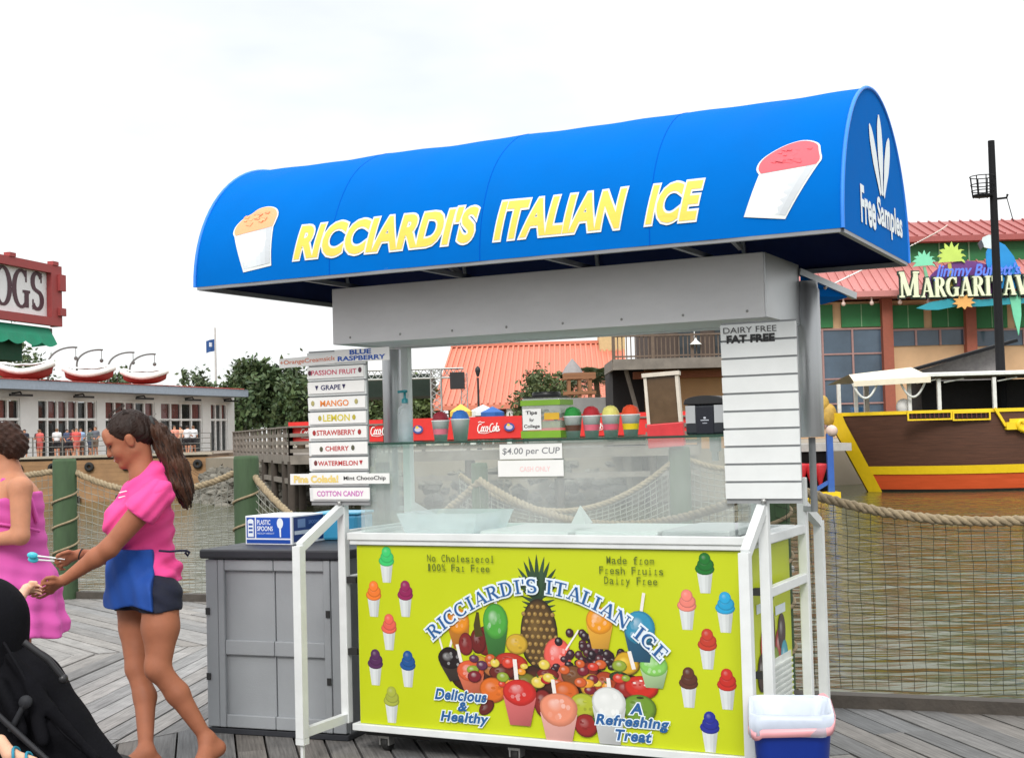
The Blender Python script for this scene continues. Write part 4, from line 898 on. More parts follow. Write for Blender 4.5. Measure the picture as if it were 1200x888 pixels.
def frond(cx, cy, rx, ry, seed):
    rn_ = random.Random(seed); o = []
    for k in range(9):
        a = rad(-20 + 27.5 * k); L2 = 1 if 1 < k < 7 else .95; tip = (cx + rx * L2 * math.cos(a), cy - ry * L2 * math.sin(a) + (2.5 if abs(math.cos(a)) > .6 else 0)); a2 = a + rad(13); o += [(cx + rx * .72 * math.cos(a - .1), cy - ry * .78 * math.sin(a - .1)), tip, (cx + rx * .80 * math.cos(a + .12), cy - ry * .82 * math.sin(a + .12) + 1), (cx + rx * .62 * math.cos(a2), cy - ry * .66 * math.sin(a2) + 1)]
    return o
slab(frond(1116, 300, 18, 17, 1), S(196, 222, 104), 'palm_panel', .2); slab(frond(1084, 306, 15, 13, 2), S(128, 214, 176), 'palm_panel', .22)
slab([(1112, 308), (1116, 308), (1119, 338), (1113, 338)], S(196, 180, 84), 'palm_stem', .3); slab([(1083, 312), (1086, 312), (1093, 338), (1088, 338)], S(128, 190, 150), 'palm_stem', .3)
slab([(1156, 296), (1160, 286), (1168, 282), (1178, 287), (1188, 300), (1196, 318), (1202, 338), (1170, 338), (1160, 322), (1156, 308)], S(28, 140, 210), 'parrot_body', .12)
slab([(1150, 286), (1152, 278), (1159, 275), (1168, 277), (1170, 286), (1163, 292), (1154, 290)], S(214, 226, 230), 'parrot_head', .1); slab([(1150, 281), (1146, 286), (1149, 293), (1153, 288)], S(70, 72, 80), 'parrot_beak', .08)
slab([(1182, 342), (1196, 342), (1197, 370), (1194, 393), (1188, 372)], S(116, 206, 168), 'parrot_tail', .1)
wv = [(1074, 361), (1090, 354), (1112, 350), (1130, 349), (1150, 351), (1172, 349), (1204, 349), (1204, 355), (1176, 357), (1150, 359), (1120, 359), (1100, 363), (1086, 363)]
slab(wv, S(40, 150, 168), 'wave_panel', .15)
slab(palmleaf(1129, 354, 14, 9, 9, 5), S(226, 170, 96), 'starfish', -.02, .08)
def sfr(x, z, h): return (x, YS - h, z)
# main word: letters stand proud as solid strokes, on a dark backing shape
class Solid(Print):
    def __init__(s, base, th): s.mb = MB(); s.base = base; s.th = th; s.h = 0; s.step = .004
    def mesh(s, V, Fs, col, cols=None):
        h = s.lay(); s.mb.curc = col; n = len(V); P = [(x, s.base - s.th - h, z) for x, z in V] + [(x, s.base, z) for x, z in V]; E = {}
        for f in Fs:
            for i in range(len(f)):
                e = (f[i], f[(i + 1) % len(f)]); E[e] = 1
        side = [(a, b, b + n, a + n) for (a, b) in E if (b, a) not in E]; s.mb.add(P, [tuple(f) for f in Fs] + side)
x0, z0 = sp(1053, 349); x1, z1 = sp(1228, 321)
wd = "MARGARITAVILLE"; so = Solid(YS - .02, .12); h_ = (sp(1060, 322)[1] - sp(1060, 349)[1])
tot = sum(SER[c][0] for c in wd); W_ = (sp(1236, 330)[0] - x0)
sl_ = 0
serif(so, wd[:1], x0, sp(1060, 349)[1], W_ * SER['M'][0] / tot * 1.35, h_ * 1.12, S(226, 232, 200)); xo = x0 + W_ * SER['M'][0] / tot * 1.40
serif(so, wd[1:], xo, sp(1100, 348.5)[1], W_ * (1 - SER['M'][0] / tot) * 1.02, h_ * .86, S(226, 232, 200))
so.mb.build('main_lettering', M('sign paint'), sg_, world=True)
bk = Solid(YS + .1, .06); serif(bk, wd[:1], x0, sp(1060, 349)[1], W_ * SER['M'][0] / tot * 1.35, h_ * 1.12, S(34, 52, 44), grow=.16); serif(bk, wd[1:], xo, sp(1100, 348.5)[1], W_ * (1 - SER['M'][0] / tot) * 1.02, h_ * .86, S(34, 52, 44), grow=.16)
bk.mb.build('lettering_edge', M('sign paint'), sg_, world=True)
s2 = Solid(YS - .1, .06); a = sp(1094, 329); b_ = sp(1192, 329); s2.text("Jimmy Buffett's", a[0], sp(1094, 329)[1], b_[0] - a[0], .95, S(96, 130, 236), .02, .25)
s2.mb.build('script_lettering', M('sign paint'), sg_, world=True)
m = MB()
for x in (1075, 1110, 1150, 1190): p = sp(x, 345); m.tube([(p[0], YS + .35, p[1] + .6), (p[0], D2 + 1, p[1] + .6)], .05, 6)
m.build('bracket', M('dull davit metal'), sg_, world=True)

# ---------------------------------------------------------------- the brown and yellow ship
bt = thing('pirate_ship', 'brown wooden tour ship with yellow trim, orange lower hull and a white canopy', 'ship', (15, 56.5, WZ)); DN = 54.0
xb = at(968, 482, 56.5).x; LS = 17.0; ztp = at(1050, 485, 54).z; zy0, zy1 = at(1100, 556, 54).z, at(1100, 546, 54).z
def hull_pt(u, z):      # u metres aft of the stem top
    top = ztp + .0; k = max(0., (top - z) / (top - WZ)); st = xb + 1.62 * k          # raked stem
    q = max(0., min(1, u / 6.0)); half = 2.6 * (1 - (1 - q) ** 2.3) * (1 - .16 * k ** 2); return st + u * (1 - .08 * k), half
def hullband(z0, z1, mat, name, nz=4, out=0., u0=0., u1=LS):
    m = MB(); n = 40
    for sd in (-1, 1):
        V = []
        for i in range(n + 1):
            u = u0 + (u1 - u0) * (i / n) ** 1.5
            for j in range(nz + 1):
                z = z0 + (z1 - z0) * j / nz; x, hf = hull_pt(u, z); V.append((x, 56.5 + sd * (hf + out), z))
        Fs = [(i * (nz + 1) + j, (i + 1) * (nz + 1) + j, (i + 1) * (nz + 1) + j + 1, i * (nz + 1) + j + 1) for i in range(n) for j in range(nz)]
        m.add(V, Fs if sd < 0 else [f[::-1] for f in Fs], smooth=True)
    return m.build(name, mat, bt, world=True)
m_hull = M('brown ship planking', S(88, 56, 42), .7, var=.3, vscale=2.2, stretch=(.5, .5, 9), bump=.5, bscale=3)
hull = hullband(WZ - .3, ztp, m_hull, 'hull', 12)
m_yel = M('yellow ship paint', S(244, 206, 30), .5, var=.06); m_or = M('orange ship paint', S(214, 88, 44), .5, var=.12, vscale=2, stretch=(.5, .5, 5))
hullband(WZ - .02, zy0, m_or, 'lower_stripe', 5, .05); hullband(zy0 + .002, zy1, m_yel, 'yellow_stripe', 2, .09); hullband(ztp - .02, ztp + .12, m_yel, 'top_rail', 1, .07, 0, 8.1)
hullband(WZ - .02, ztp + .1, m_yel, 'stem_band', 8, .12, 0, .5); hullband(WZ - .02, WZ + .1, M('dark wet hull', (.02, .018, .015), .4), 'boot_line', 1, .07)
md = MB(); md.add([(hull_pt(LS * (i / 20) ** 1.5, ztp - .6)[0], 56.5 + s_ * hull_pt(LS * (i / 20) ** 1.5, ztp)[1], ztp - .55) for i in range(21) for s_ in (-1, 1)], [(2 * i, 2 * i + 2, 2 * i + 3, 2 * i + 1) for i in range(20)]); md.build('deck', m_pd, bt, world=True)
# balustrade panels
def hp(x, y): p = at(x, y, 53.85); return p.x, p.z
for a, b_ in ((1063, 1115), (1116, 1160)):
    (xa, za), (xb2, zb2) = hp(a, 493), hp(b_, 481.5); y = 53.83; m = MB()
    m.box((xa, y, za), (xb2, y + .05, zb2)); o = m.build('balustrade', M('dark balustrade back', S(40, 24, 20), .8), bt, world=True); f_ = MB()
    for q in ((xa, za, xb2, za + .06), (xa, zb2 - .06, xb2, zb2), (xa, za + .061, xa + .06, zb2 - .061), (xb2 - .06, za + .061, xb2, zb2 - .061)): f_.box((q[0], y - .06, q[1]), (q[2], y - .005, q[3]))
    f_.build('frame', m_yel, o, world=True); bl = MB(); n = int((xb2 - xa) / .17)
    for k in range(1, n): bl.lathe([(.025, za + .065), (.035, za + .15), (.018, (za + zb2) / 2), (.03, zb2 - .12), (.02, zb2 - .065)], (xa + (xb2 - xa) * k / n, y - .05, 0), 6)
    bl.build('balusters', M('dark red baluster paint', S(84, 40, 34), .6), o, world=True)
# step down of the rail and carved yellow scroll aft
(xs, zs), (xe, zee) = hp(1165, 478), hp(1178, 499); m = MB(); m.bar((xs, 53.8, zs), (xe, 53.8, zee), .12, .1); m.bar((xe, 53.8, zee), (xe + 5, 53.8, zee), .22, .3); m.build('rail_step', m_yel, bt, world=True)
m = MB(); cxs, czs = hp(1197, 496); m.tube([(cxs + .05 * k * math.cos(k * .8), 53.7, czs + .05 * k * math.sin(k * .8)) for k in range(1, 9)], .10, 8); m.box((cxs - .5, 53.72, czs - .05), (cxs + 3, 53.8, czs + .2)); m.box((cxs - .1, 53.7, czs - .35), (cxs + .12, 53.78, czs - .06)); m.build('scroll_carving', m_yel, bt, world=True)
# figurehead
fx = at(967, 480, 56.3); m = MB(); m.sphere((fx.x - .1, 56.4, fx.z + .25), .34, 12, 8, (.9, .7, 1.1)); m.sphere((fx.x + .15, 56.4, fx.z - .2), .36, 12, 8, (1, .8, 1.3)); m.tube([(fx.x - .3, 56.4, fx.z + .3), (fx.x - .6, 56.4, fx.z + .1)], [.14, .06], 8); m.build('figurehead', M('weathered gold paint', S(196, 160, 76), .6, var=.25), bt, world=True)
# canopy and posts
m_canv = M('cream canvas', S(232, 222, 200), .8, var=.05); m_cw = M('white canopy', S(228, 230, 226), .6)
c0, c1, c2 = at(984, 449, 56.5), at(1068, 440, 56.5), at(1068, 450, 56.5); m = MB(); Zl, Zh = c0.z, c1.z + .15
m.add([(c0.x, 54.2, Zl), (c1.x, 53.9, Zl + .1), (c1.x, 56.5, Zh + .2), (c0.x + .4, 56.5, Zl + .35), (c1.x, 59.1, Zl + .1), (c0.x, 58.8, Zl)], [(0, 1, 2, 3), (3, 2, 4, 5)]); m.add([(c0.x, 54.2, Zl - .22), (c1.x, 53.9, Zl - .14), (c1.x, 53.9, Zl + .1), (c0.x, 54.2, Zl)], [(0, 1, 2, 3)]); m.build('bow_canopy', m_canv, bt, world=True)
z1_, xr_ = at(1130, 437, 54).z, xb + LS; m = MB(); m.box((c1.x - .05, 53.9, z1_ - .10), (xr_, 59.1, z1_ + .02)); m.box((c1.x - .05, 55.2, z1_ + .021), (xr_, 57.8, z1_ + .10)); m.build('canopy', m_cw, bt, world=True)
m_post = M('white post paint', S(226, 226, 222), .5)
for px in (998, 1015, 1070, 1102, 1165, 1225): x = at(px, 470, 54.1).x; yq = 56.5 - max(.25, hull_pt(x - xb, ztp)[1] - .15); MB().box((x - .07, yq - .07, ztp - .06), (x + .07, yq + .07, z1_ - .2 if px > 1050 else Zl - .05)).build('canopy_post', m_post, bt, world=True)
for px in (1015, 1070, 1165, 1225): x = at(px, 470, 58.9).x; MB().box((x - .1, 58.75, ztp - .5), (x + .1, 58.95, z1_ - .2 if px > 1050 else Zl - .05)).build('canopy_post', m_post, bt, world=True)
MB().box((c1.x + .6, 57.2, ztp - .5), (xr_, 58.6, z1_ - .2)).build('canopy_shade', M('black canopy shade', (.018, .016, .016), .7), bt, world=True)  # black box stands in for the shade under the canopy
m = MB(); 
for px in (1072, 1104, 1167): a = at(px, 447, 54.1); m.tube([(a.x + .1, 54.2, z1_ - .35), (a.x + .9, 54.2, z1_ - .22)], .03, 5)
for k in range(2): a = at(1000 + k * 56, 455, 54.2); m.tube(catenary(Vector((a.x, 54.3, Zl - .1)), Vector((a.x + 1.0, 54.3, Zl - .1)), .6, 10), .05, 5)
m.build('rigging', m_cw, bt, world=True)
m = MB(); m.box((at(1006, 478, 55).x, 55.9, ztp - .5), (at(1018, 478, 55).x, 56.3, ztp + .34)); m.build('cooler', M('blue cooler plastic', S(60, 130, 190), .5), bt, world=True)
m = MB(); c = at(1059, 476, 55); m.sphere((c.x, 55, ztp + .28), .32, 10, 8, (1, .8, 1.1)); m.build('white_bundle', m_white, bt, world=True)
# mast with a crow's nest
mx = at(1172, 420, 56.5); zm = at(1166, 165, 56.5).z; m_blk = M('black mast paint', (.012, .012, .014), .6, spec=.15); m = MB(); m.tube([(mx.x, 56.5, ztp - .5), (mx.x - .0, 56.5, zm)], [.21, .14], 12); m.build('mast', m_blk, bt, world=True)
zn = at(1160, 231, 56.5).z; zn2 = at(1160, 207, 56.5).z; cxn = mx.x - .45; m = MB(); m.lathe([(.02, zn), (.42, zn + .02), (.42, zn + .1), (.02, zn + .1)], (cxn, 56.5, 0), 16)
for k in range(8): a = k * math.pi / 4; m.tube([(cxn + .42 * math.cos(a), 56.5 + .42 * math.sin(a), zn), (cxn + .5 * math.cos(a), 56.5 + .5 * math.sin(a), zn2)], .025, 5)
for z in (.3, .6, 1): m.tube([(cxn + (.42 + .08 * z) * math.cos(a), 56.5 + (.42 + .08 * z) * math.sin(a), zn + (zn2 - zn) * z) for a in [i * math.pi / 10 for i in range(20)]], .022, 5, closed=True)
m.tube([(mx.x, 56.5, zn - .1), (mx.x + .55, 56.5, zn - .05), (mx.x + .6, 56.5, zn + .1)], .05, 6); m.build('crows_nest', m_blk, bt, world=True)
m = MB(); m.tube([(mx.x + .55, 56.5, zn), (mx.x + .8, 56.5, at(1180, 260, 56.5).z)], .02, 4); m.tube([(mx.x, 56.4, zm - .4), (xb + .8, 56.4, ztp + .3)], .012, 4) if False else None; m.build('halyard', m_blk, bt, world=True)

# dark floating dock left of the bow, with blue post and red floats
dd = thing('floating_dock', 'black floating dock with a red rope float row by the bow of the brown ship', 'dock', (12, 53, WZ)); A_, B_ = at(925, 560, 54), at(985, 560, 54)
MB().box((A_.x - 1.5, 54, WZ - .2), (at(972, 560, 54).x, 57, at(950, 529, 54).z)).build('hull', M('black dock timber', (.010, .009, .009), .85, spec=.08), dd, world=True)  # hull is near black all over
MB().box((A_.x - 1.5, 53.9, at(950, 529, 54).z + .002), (at(990, 524, 55).x, 57.1, at(950, 520, 54).z)).build('deck', M('pale dock boards', S(176, 174, 170), .7), dd, world=True)
for px in (939, 951, 961): c = at(px, 558, 53.6); m = MB(); m.lathe([(.02, -.5), (.13, -.1), (.3, .42), (.26, .5), (.02, .52)], (c.x, 53.6, c.z), 10); m.build('float', M('red float plastic', S(196, 40, 50), .5), dd, world=True)
bp_ = thing('mooring_post', 'blue mooring post on a yellow base beside the ship bow', 'post', (at(974, 560, 52.5).x, 52.5, WZ)); c = at(974, 574, 52.5); zt = at(973, 508, 52.5).z; m = MB(); m.box((c.x - .12, 52.4, WZ + .1), (c.x + .12, 52.6, zt)); m.bar((c.x - .1, 52.5, WZ + .6), (c.x - .9, 52.5, WZ + .15), .14); m.build('post', M('blue post paint', S(52, 96, 176), .5), bp_, world=True)
MB().box((c.x - 1.0, 52.2, WZ - .1), (c.x + .3, 52.9, WZ + .22)).build('base', m_yel, bp_, world=True); m = MB(); m.sphere((c.x + .1, 52.5, zt + .1), .24, 10, 8); m.build('lamp', M('pale lamp globe'), bp_, world=True)
# sloping dark roof behind the ship
sr = thing('boarding_ramp', 'dark covered boarding ramp sloping up behind the ship canopy', 'ramp', (18, 62, 1)); a, b_ = at(1042, 441, 62), at(1172, 404, 62); m = MB(); m.bar((a.x, 62, a.z), (b_.x + .6, 62, b_.z + (b_.z - a.z) * .6 / (b_.x - a.x)), 1.2, .14); m.build('roof', m_blk, sr, world=True)
m = MB(); m.add([(a.x, 62.4, a.z - .15), (b_.x, 62.4, a.z - .6), (b_.x, 62.4, b_.z - .1), (a.x, 62.7, a.z - .15), (b_.x, 62.7, a.z - .6), (b_.x, 62.7, b_.z - .1)], [(0, 1, 2), (5, 4, 3), (0, 3, 4, 1)]); m.build('side', M('dark grey cladding', S(160, 156, 156), .8, var=.2), sr, world=True)
for k in range(3): x = a.x + 2 + k * 3; MB().box((x - .15, 61.9, .62), (x + .15, 62.3, a.z)).build('post', m_blk, sr, world=True)

# ---------------------------------------------------------------- hot dog stand sign at the left edge
HS = Facade((-9.46, 28.0), (-9.46 - 1.1, 28.0 - 4.6)); hz0, hz1 = HS.px(66, 382)[1], HS.px(66, 314)[1]
hs = thing('stand_sign', 'white sign with dark serif letters in a red frame above a scalloped green awning', 'sign', (HS.A.x, 28, hz0)); HB = lambda s0, s1, z0, z1, o0, o1, m: m.box((0, 0, 0), (1, 1, 1), lambda x, y, z: HS.w(s0 + (s1 - s0) * x, z0 + (z1 - z0) * z, o0 + (o1 - o0) * y))
m = MB(); HB(0, 4.6, hz0, hz1, -.1, 0, m); brd = m.build('board', M('white sign board', S(232, 230, 232), .55, var=.04), hs, world=True); m = MB(); fw = .15
HB(-.04, 4.6, hz0 - .02, hz0 + fw, .002, .12, m); HB(-.04, 4.6, hz1 - fw, hz1 + .02, .002, .12, m); HB(-.04, .34, hz0 + fw, hz1 - fw, .003, .12, m); HB(-.05, .0, hz0 - .02, hz1 + .02, -.14, 0, m)
HB(-.10, .12, hz1 - .5, hz1 - .16, .121, .18, m); HB(-.10, .12, hz0 + .2, hz0 + .36, .121, .18, m); HB(.1, .3, hz1 + .021, hz1 + .1, 0, .14, m); HB(1.6, 1.8, hz1 + .021, hz1 + .1, 0, .14, m)
m.build('frame', M('red sign frame', S(158, 66, 66), .6, var=.1), hs, world=True)
pr = Print(lambda x, y, h: HS.w(-x, y, h + .003), .002)
sO, zO = HS.px(-38, 357)[0], 0; s1_, zb0 = HS.px(51, 365); zt0 = HS.px(51, 320)[1]
serif(pr, "HOT DOGS", -HS.px(51, 340)[0] - 4.45, zb0, 4.45, zt0 - zb0, S(74, 40, 52)); pr.mb.build('lettering', M('printed ink', attr=True, rough=.45, var=.04), brd, world=True)
m = MB(); za, zb_ = hz0 - .06, HS.px(60, 412)[1]; n = 46
V = []
for i in range(n + 1):
    s = .28 + 4.3 * i / n; sc_ = .07 * abs(math.sin(i * math.pi / 6)); V += [HS.w(s, za, .0), HS.w(s, (za + zb_) / 2 + .05, .12), HS.w(s, zb_ + .14 - sc_, .2)]
m.add(V, [(i * 3 + k, i * 3 + 3 + k, i * 3 + 4 + k, i * 3 + 1 + k) for i in range(n) for k in (0, 1)]); 
m.add([HS.w(.28, za, 0), HS.w(.28, (za + zb_) / 2 + .05, .12), HS.w(.28, zb_ + .14, .2), HS.w(.28, zb_ + .1, -.4), HS.w(.28, za, -.4)], [(0, 1, 2, 3, 4)])
m.build('awning', M('green awning cloth', S(16, 128, 96), .75, var=.15, vscale=3), hs, world=True)
m = MB(); HB(1.3, 4.6, zb_ - .25, zb_ + .25, -.4, .05, m); m.build('valance', M('dark green valance', S(14, 62, 40), .8), hs, world=True)
m = MB(); q = HS.w(4.4, 0, -.2); m.box((q.x - .15, q.y - .15, -.05), (q.x + .15, q.y + .15, hz1)); HB(-.02, 4.5, hz0 - .2, hz0 - .05, -.3, -.105, m); m.build('post', M('dull davit metal'), hs, world=True)
# thin light string from the cart awning towards the restaurant
a = Vector((1.85, 5.6, 2.24)); b_ = at(1150, 262, 60); ls = thing('light_string', 'thin wire of tiny pale bulbs running up past the right end of the awning', 'string lights', a); m = MB(); pts = catenary(Vector((1.42, 6.05, 2.1)), at(1110, 264, D2 + 1), .05, 60); m.tube(pts, .004, 4); m.build('wire', m_white, ls, world=True)
for i, p in enumerate(pts): MB().sphere(p, (.008 + .0006 * i), 6, 4).build('bulb', M('pale lamp globe'), ls, world=True)
# ================================================================== THE ITALIAN ICE CART (x along the front, y into depth)
TH = .4664; CX, CY = -.777, 6.4507; LEN = 1.93; DEP = .66; ZT, ZB = .976, .137; AR, AV, AZ0 = .645, .186, 2.205; AL, AR_ = -.547, 2.478
cart = thing('italian_ice_cart', 'big vending cart with a blue barrel awning and a lime green picture front', 'cart', (CX, CY, 0), -TH)
CM = parent_matrix(cart)
def cw(u, v, z): return CM @ Vector((u, v, z))
m_alu = M('white coated aluminium', S(222, 225, 225), .45, metal=.0, var=.08); m_ali = M('bare aluminium', S(196, 198, 200), .42, metal=.85, var=.08, vscale=3)
m_lime = M('lime green printed sheet', S(192, 204, 22), .38, var=.025, vscale=2); m_whp = M('white shelf plastic', S(232, 235, 235), .4, var=.05)
# chassis
c_ = MB(); c_.box((.01, .014, ZB), (LEN - .012, DEP - .012, ZT)); c_.build('body', M('grey cart body', S(150, 152, 150), .6), cart)
fpn = MB().box((.02, 0, ZB), (LEN, .012, ZT - .004)).build('front_panel', m_lime, cart)
spn = MB().box((LEN - .010, .0125, ZB), (LEN + .002, DEP - .02, ZT - .004)).build('side_panel', m_lime, cart)
r_ = MB()
r_.box((-.012, -.016, ZT), (LEN + .016, DEP + .016, ZT + .022)).box((-.02, -.024, ZT + .0225), (LEN + .024, -.001, ZT + .058)).box((-.02, DEP + .001, ZT + .0225), (LEN + .024, DEP + .024, ZT + .058)).box((-.02, 0, ZT + .0225), (.03, DEP, ZT + .058)).box((LEN - .026, 0, ZT + .0225), (LEN + .024, DEP, ZT + .058)).box((.031, 0, ZT + .0225), (LEN - .027, DEP, ZT + .04))
r_.build('counter_rim', m_alu, cart, bevel=.004)
b_ = MB(); b_.box((-.014, -.02, ZB - .034), (LEN + .014, .02, ZB - .002)).box((-.014, DEP - .02, ZB - .034), (LEN + .014, DEP + .02, ZB - .002)).box((-.014, .021, ZB - .034), (.03, DEP - .021, ZB - .002)).box((LEN - .03, .021, ZB - .034), (LEN + .014, DEP - .021, ZB - .002)); b_.build('bottom_frame', m_alu, cart, bevel=.003)
MB().box((.035, .024, ZB - .06), (LEN - .035, DEP - .024, ZB - .036)).build('underside', M('black underside', (.015, .015, .015), .8), cart)
m_blkp = M('black rubber', (.02, .02, .02), .6); m_zinc = M('zinc plate', S(170, 170, 168), .4, metal=.8)
for u, v in ((.12, .07), (.81, .07), (1.8, .07), (.12, .58), (1.8, .58)):
    fk = MB(); fk.box((u - .03, v - .03, ZB - .075), (u + .03, v + .03, ZB - .061)).box((u - .028, v - .025, .03), (u - .02, v + .025, ZB - .0755)).box((u + .02, v - .025, .03), (u + .028, v + .025, ZB - .0755)); k_ = fk.build('caster', m_zinc, cart)
    wh = MB(); wh.lathe([(.012, -.017), (.036, -.017), (.04, -.012), (.04, .012), (.036, .017), (.012, .017)], (u, v + .01, .04), 18, (Vector((0, 1, 0)), Vector((0, 0, 1)), Vector((1, 0, 0)))); wh.build('wheel', m_blkp, k_)
# uprights of the frame
pw = .042
def post(u, v, z0, z1, name='frame_post', mat=None): MB().box((u - pw / 2, v - pw / 2, z0), (u + pw / 2, v + pw / 2, z1)).build(name, mat or m_alu, cart, bevel=.004)
UL, UR, VF, VR = -.075, 2.0, .03, .645
for u in (UL, UR):
    for v in (VF, VR): post(u, v, .125, 1.25)
post(.075, .40, ZT + .045, 1.931); post(1.86, .40, ZT + .045, 1.931)
for u in (UL + .0, UR):
    MB().box((u - .017, VF + .022, .78), (u + .017, VR - .022, .82)).box((u - .017, VF + .022, 1.0), (u + .017, VR - .022, 1.04)).build('cross_rail', m_alu, cart, bevel=.003)
# stand-off clamps holding the frame to the body
for z in (.79, .45): MB().box((UL + .022, VF - .015, z), (-.001, VF + .015, z + .03)).build('clamp', m_blkp, cart); MB().box((LEN + .017, VF - .015, z), (UR - .022, VF + .015, z + .03)).build('clamp', m_blkp, cart)
# hand-rail gates at the four corners
def gate(u, v0, v1, z0, zin, zout):
    m = MB(); s = 1 if v1 > v0 else -1; a = v0 + s * (pw / 2 + .001)
    m.bar((u, a, z0 + .02), (u, v1 - s * .02, z0 + .02), .034, .04, (0, 0, 1)); m.bar((u, v1, z0), (u, v1, zout + .006), .042, .044, (0, 1, 0))
    m.bar((u, a, zin), (u, v1 - s * .012, zout), .036, .042); m.bar((u, v1, .015), (u, v1, z0 - .001), .014); m.box((u - .022, v1 - .022, z0 - .03), (u + .022, v1 + .022, z0 - .0015))
    return m.build('corner_gate', m_alu, cart)
gate(UL, VF, -.335, .13, 1.145, .99); gate(UR, VF, -.25, .13, 1.15, .985); gate(UR, VR, .93, .13, 1.12, 1.03); gate(UL, VR, .95, .13, 1.12, 1.02)
# roof beam, flap, tubes
fb = MB(); z0, z1 = 1.933, 2.203; ul, ur, vb = -.092, 2.042, .54
fb.box((ul, 0, z0), (ur, .02, z1)).box((ul, vb - .02, z0), (ur, vb, z1)).box((ul, .0205, z0), (ul + .02, vb - .0205, z1)).box((ur - .02, .0205, z0), (ur, vb - .0205, z1)).box((ul + .0205, .0205, z0 + .01), (ur - .0205, vb - .0205, z0 + .03))
beam = fb.build('roof_beam', M('grey white beam sheet', S(238, 238, 240), .55, var=.09, vscale=1.8, stretch=(1, 1, 3)), cart, bevel=.003)
MB().box((ur + .001, .004, z0 + .002), (ur + .008, vb - .004, z1 - .002)).build('end_plate', m_ali, beam)
rv = MB()
for i in range(8):
    for z in (z0 + .03,): rv.lathe([(.006, 0), (.004, .003), (0.0005, .004)], (ul + .1 + i * .28, -.0005, z), 8, (Vector((1, 0, 0)), Vector((0, 0, 1)), Vector((0, -1, 0))))
rv.build('rivets', m_zinc, beam)
m_blue = M('blue awning canvas', S(0, 104, 192), .9, var=.05, vscale=2.5, bump=.16, bscale=11, spec=.06)
fl_ = MB(); A_, B_, C_ = (2.055, .545, 2.165), (2.2, .9, 2.08), (2.055, .9, 2.05); fl_.add([A_, B_, C_, (2.05, .54, 2.06)] + [(p[0], p[1] + .006, p[2]) for p in (A_, B_, C_, (2.05, .54, 2.06))], [(0, 1, 2, 3), (7, 6, 5, 4)]); flo = fl_.build('side_flap', m_blue, cart)
MB().bar((2.05, .53, 2.172), (2.21, .92, 2.082), .022, .03).build('flap_bar', m_ali, flo)
m_steel = M('brushed steel tube', S(186, 188, 190), .34, metal=.7, var=.12, vscale=3, stretch=(8, 8, .3))
for u in (-.118, 2.07): t_o = MB().lathe([(.054, 1.432), (.056, 1.436), (.056, 2.09), (.05, 2.1), (.048, 2.13)], (u, .585, 0), 24).build('roof_tube', m_steel, cart); MB().lathe([(.016, 1.10), (.016, 1.43)], (u, .585, 0), 10).build('tube_foot', M('dark tube foot', S(120, 122, 124), .5), t_o); MB().bar((u, .60, 1.11), (UR if u > 0 else UL, VR, 1.11), .025).build('tube_bracket', m_zinc, t_o)
# awning ------------------------------------------------------------
aw = MB(); NA, NU = 40, 60
def ap(u, a, r): return (u, AV - r * math.cos(a), AZ0 + r * math.sin(a))
def rr(u, a):       # canvas sags a little between its hoops
    q = (u - AL) / (AR_ - AL) * 4; return -.005 * math.sin(q % 1 * math.pi) ** 2 * math.sin(a) + .0020 * math.sin(u * 9.1 + a * 3.3) * math.sin(a * 5.7 + u * 2.3) + .0012 * math.sin(u * 23 - a * 11)
aw.sm = True
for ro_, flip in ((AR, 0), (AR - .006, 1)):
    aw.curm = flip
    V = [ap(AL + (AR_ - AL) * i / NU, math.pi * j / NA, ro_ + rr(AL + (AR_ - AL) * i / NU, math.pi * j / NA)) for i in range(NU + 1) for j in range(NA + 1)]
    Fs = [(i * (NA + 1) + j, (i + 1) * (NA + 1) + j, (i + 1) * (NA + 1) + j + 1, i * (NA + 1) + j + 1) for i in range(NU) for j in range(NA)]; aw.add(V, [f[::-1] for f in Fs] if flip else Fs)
aw.sm = False; aw.curm = 0
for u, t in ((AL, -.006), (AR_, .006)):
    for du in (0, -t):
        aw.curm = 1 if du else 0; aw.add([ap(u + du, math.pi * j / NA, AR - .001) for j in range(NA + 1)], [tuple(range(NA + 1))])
awning = aw.build('awning', [m_blue, M('shade darkened canvas', S(8, 30, 84), .8, var=.05)], cart)  # inner faces carry the shade under the awning in their darker navy colour
for k_ in (1, 2, 3): us = AL + (AR_ - AL) * k_ / 4; MB().tube([ap(us, math.pi * j / NA, AR + rr(us, math.pi * j / NA) - .0004) for j in range(NA + 1)], .0022, 5).build('seam', M('blue seam thread', S(0, 84, 186), .9, spec=.06), awning)
m_pip = M('blue piping', S(40, 132, 232), .5)
for ue in (AL, AR_): MB().tube([ap(ue, math.pi * j / NA, AR + .001) for j in range(NA + 1)], .008, 6).build('piping', m_pip, awning)
af = MB(); q0, q1 = AV - AR + .014, AV + AR - .014
for v in (q0, q1): af.bar((AL + .01, v, AZ0 - .004), (AR_ - .01, v, AZ0 - .004), .022, .02)
for u in (AL + .012, AR_ - .012): af.bar((u, q0 + .012, AZ0 - .004), (u, q1 - .012, AZ0 - .004), .022, .02)
for u in (.0, .62, 1.22, 1.78): af.bar((u, q0 + .012, AZ0 + .008), (u, q1 - .012, AZ0 + .008), .02, .02)
for u in (.62, 1.95): af.bar((u, -.002, AZ0 + .02), (u - .01, q0 + .1, AZ0 + .10), .018)
for i in range(5):
    u = AL + (AR_ - AL) * i / 4; u = min(max(u, AL + .02), AR_ - .02); af.tube([ap(u, math.pi * j / 20, AR - .022) for j in range(21)], .011, 6)
af.build('awning_frame', M('dull grey tube', S(150, 152, 156), .45, metal=.6), awning)
YEL = S(238, 206, 82); WHT = S(222, 226, 224)
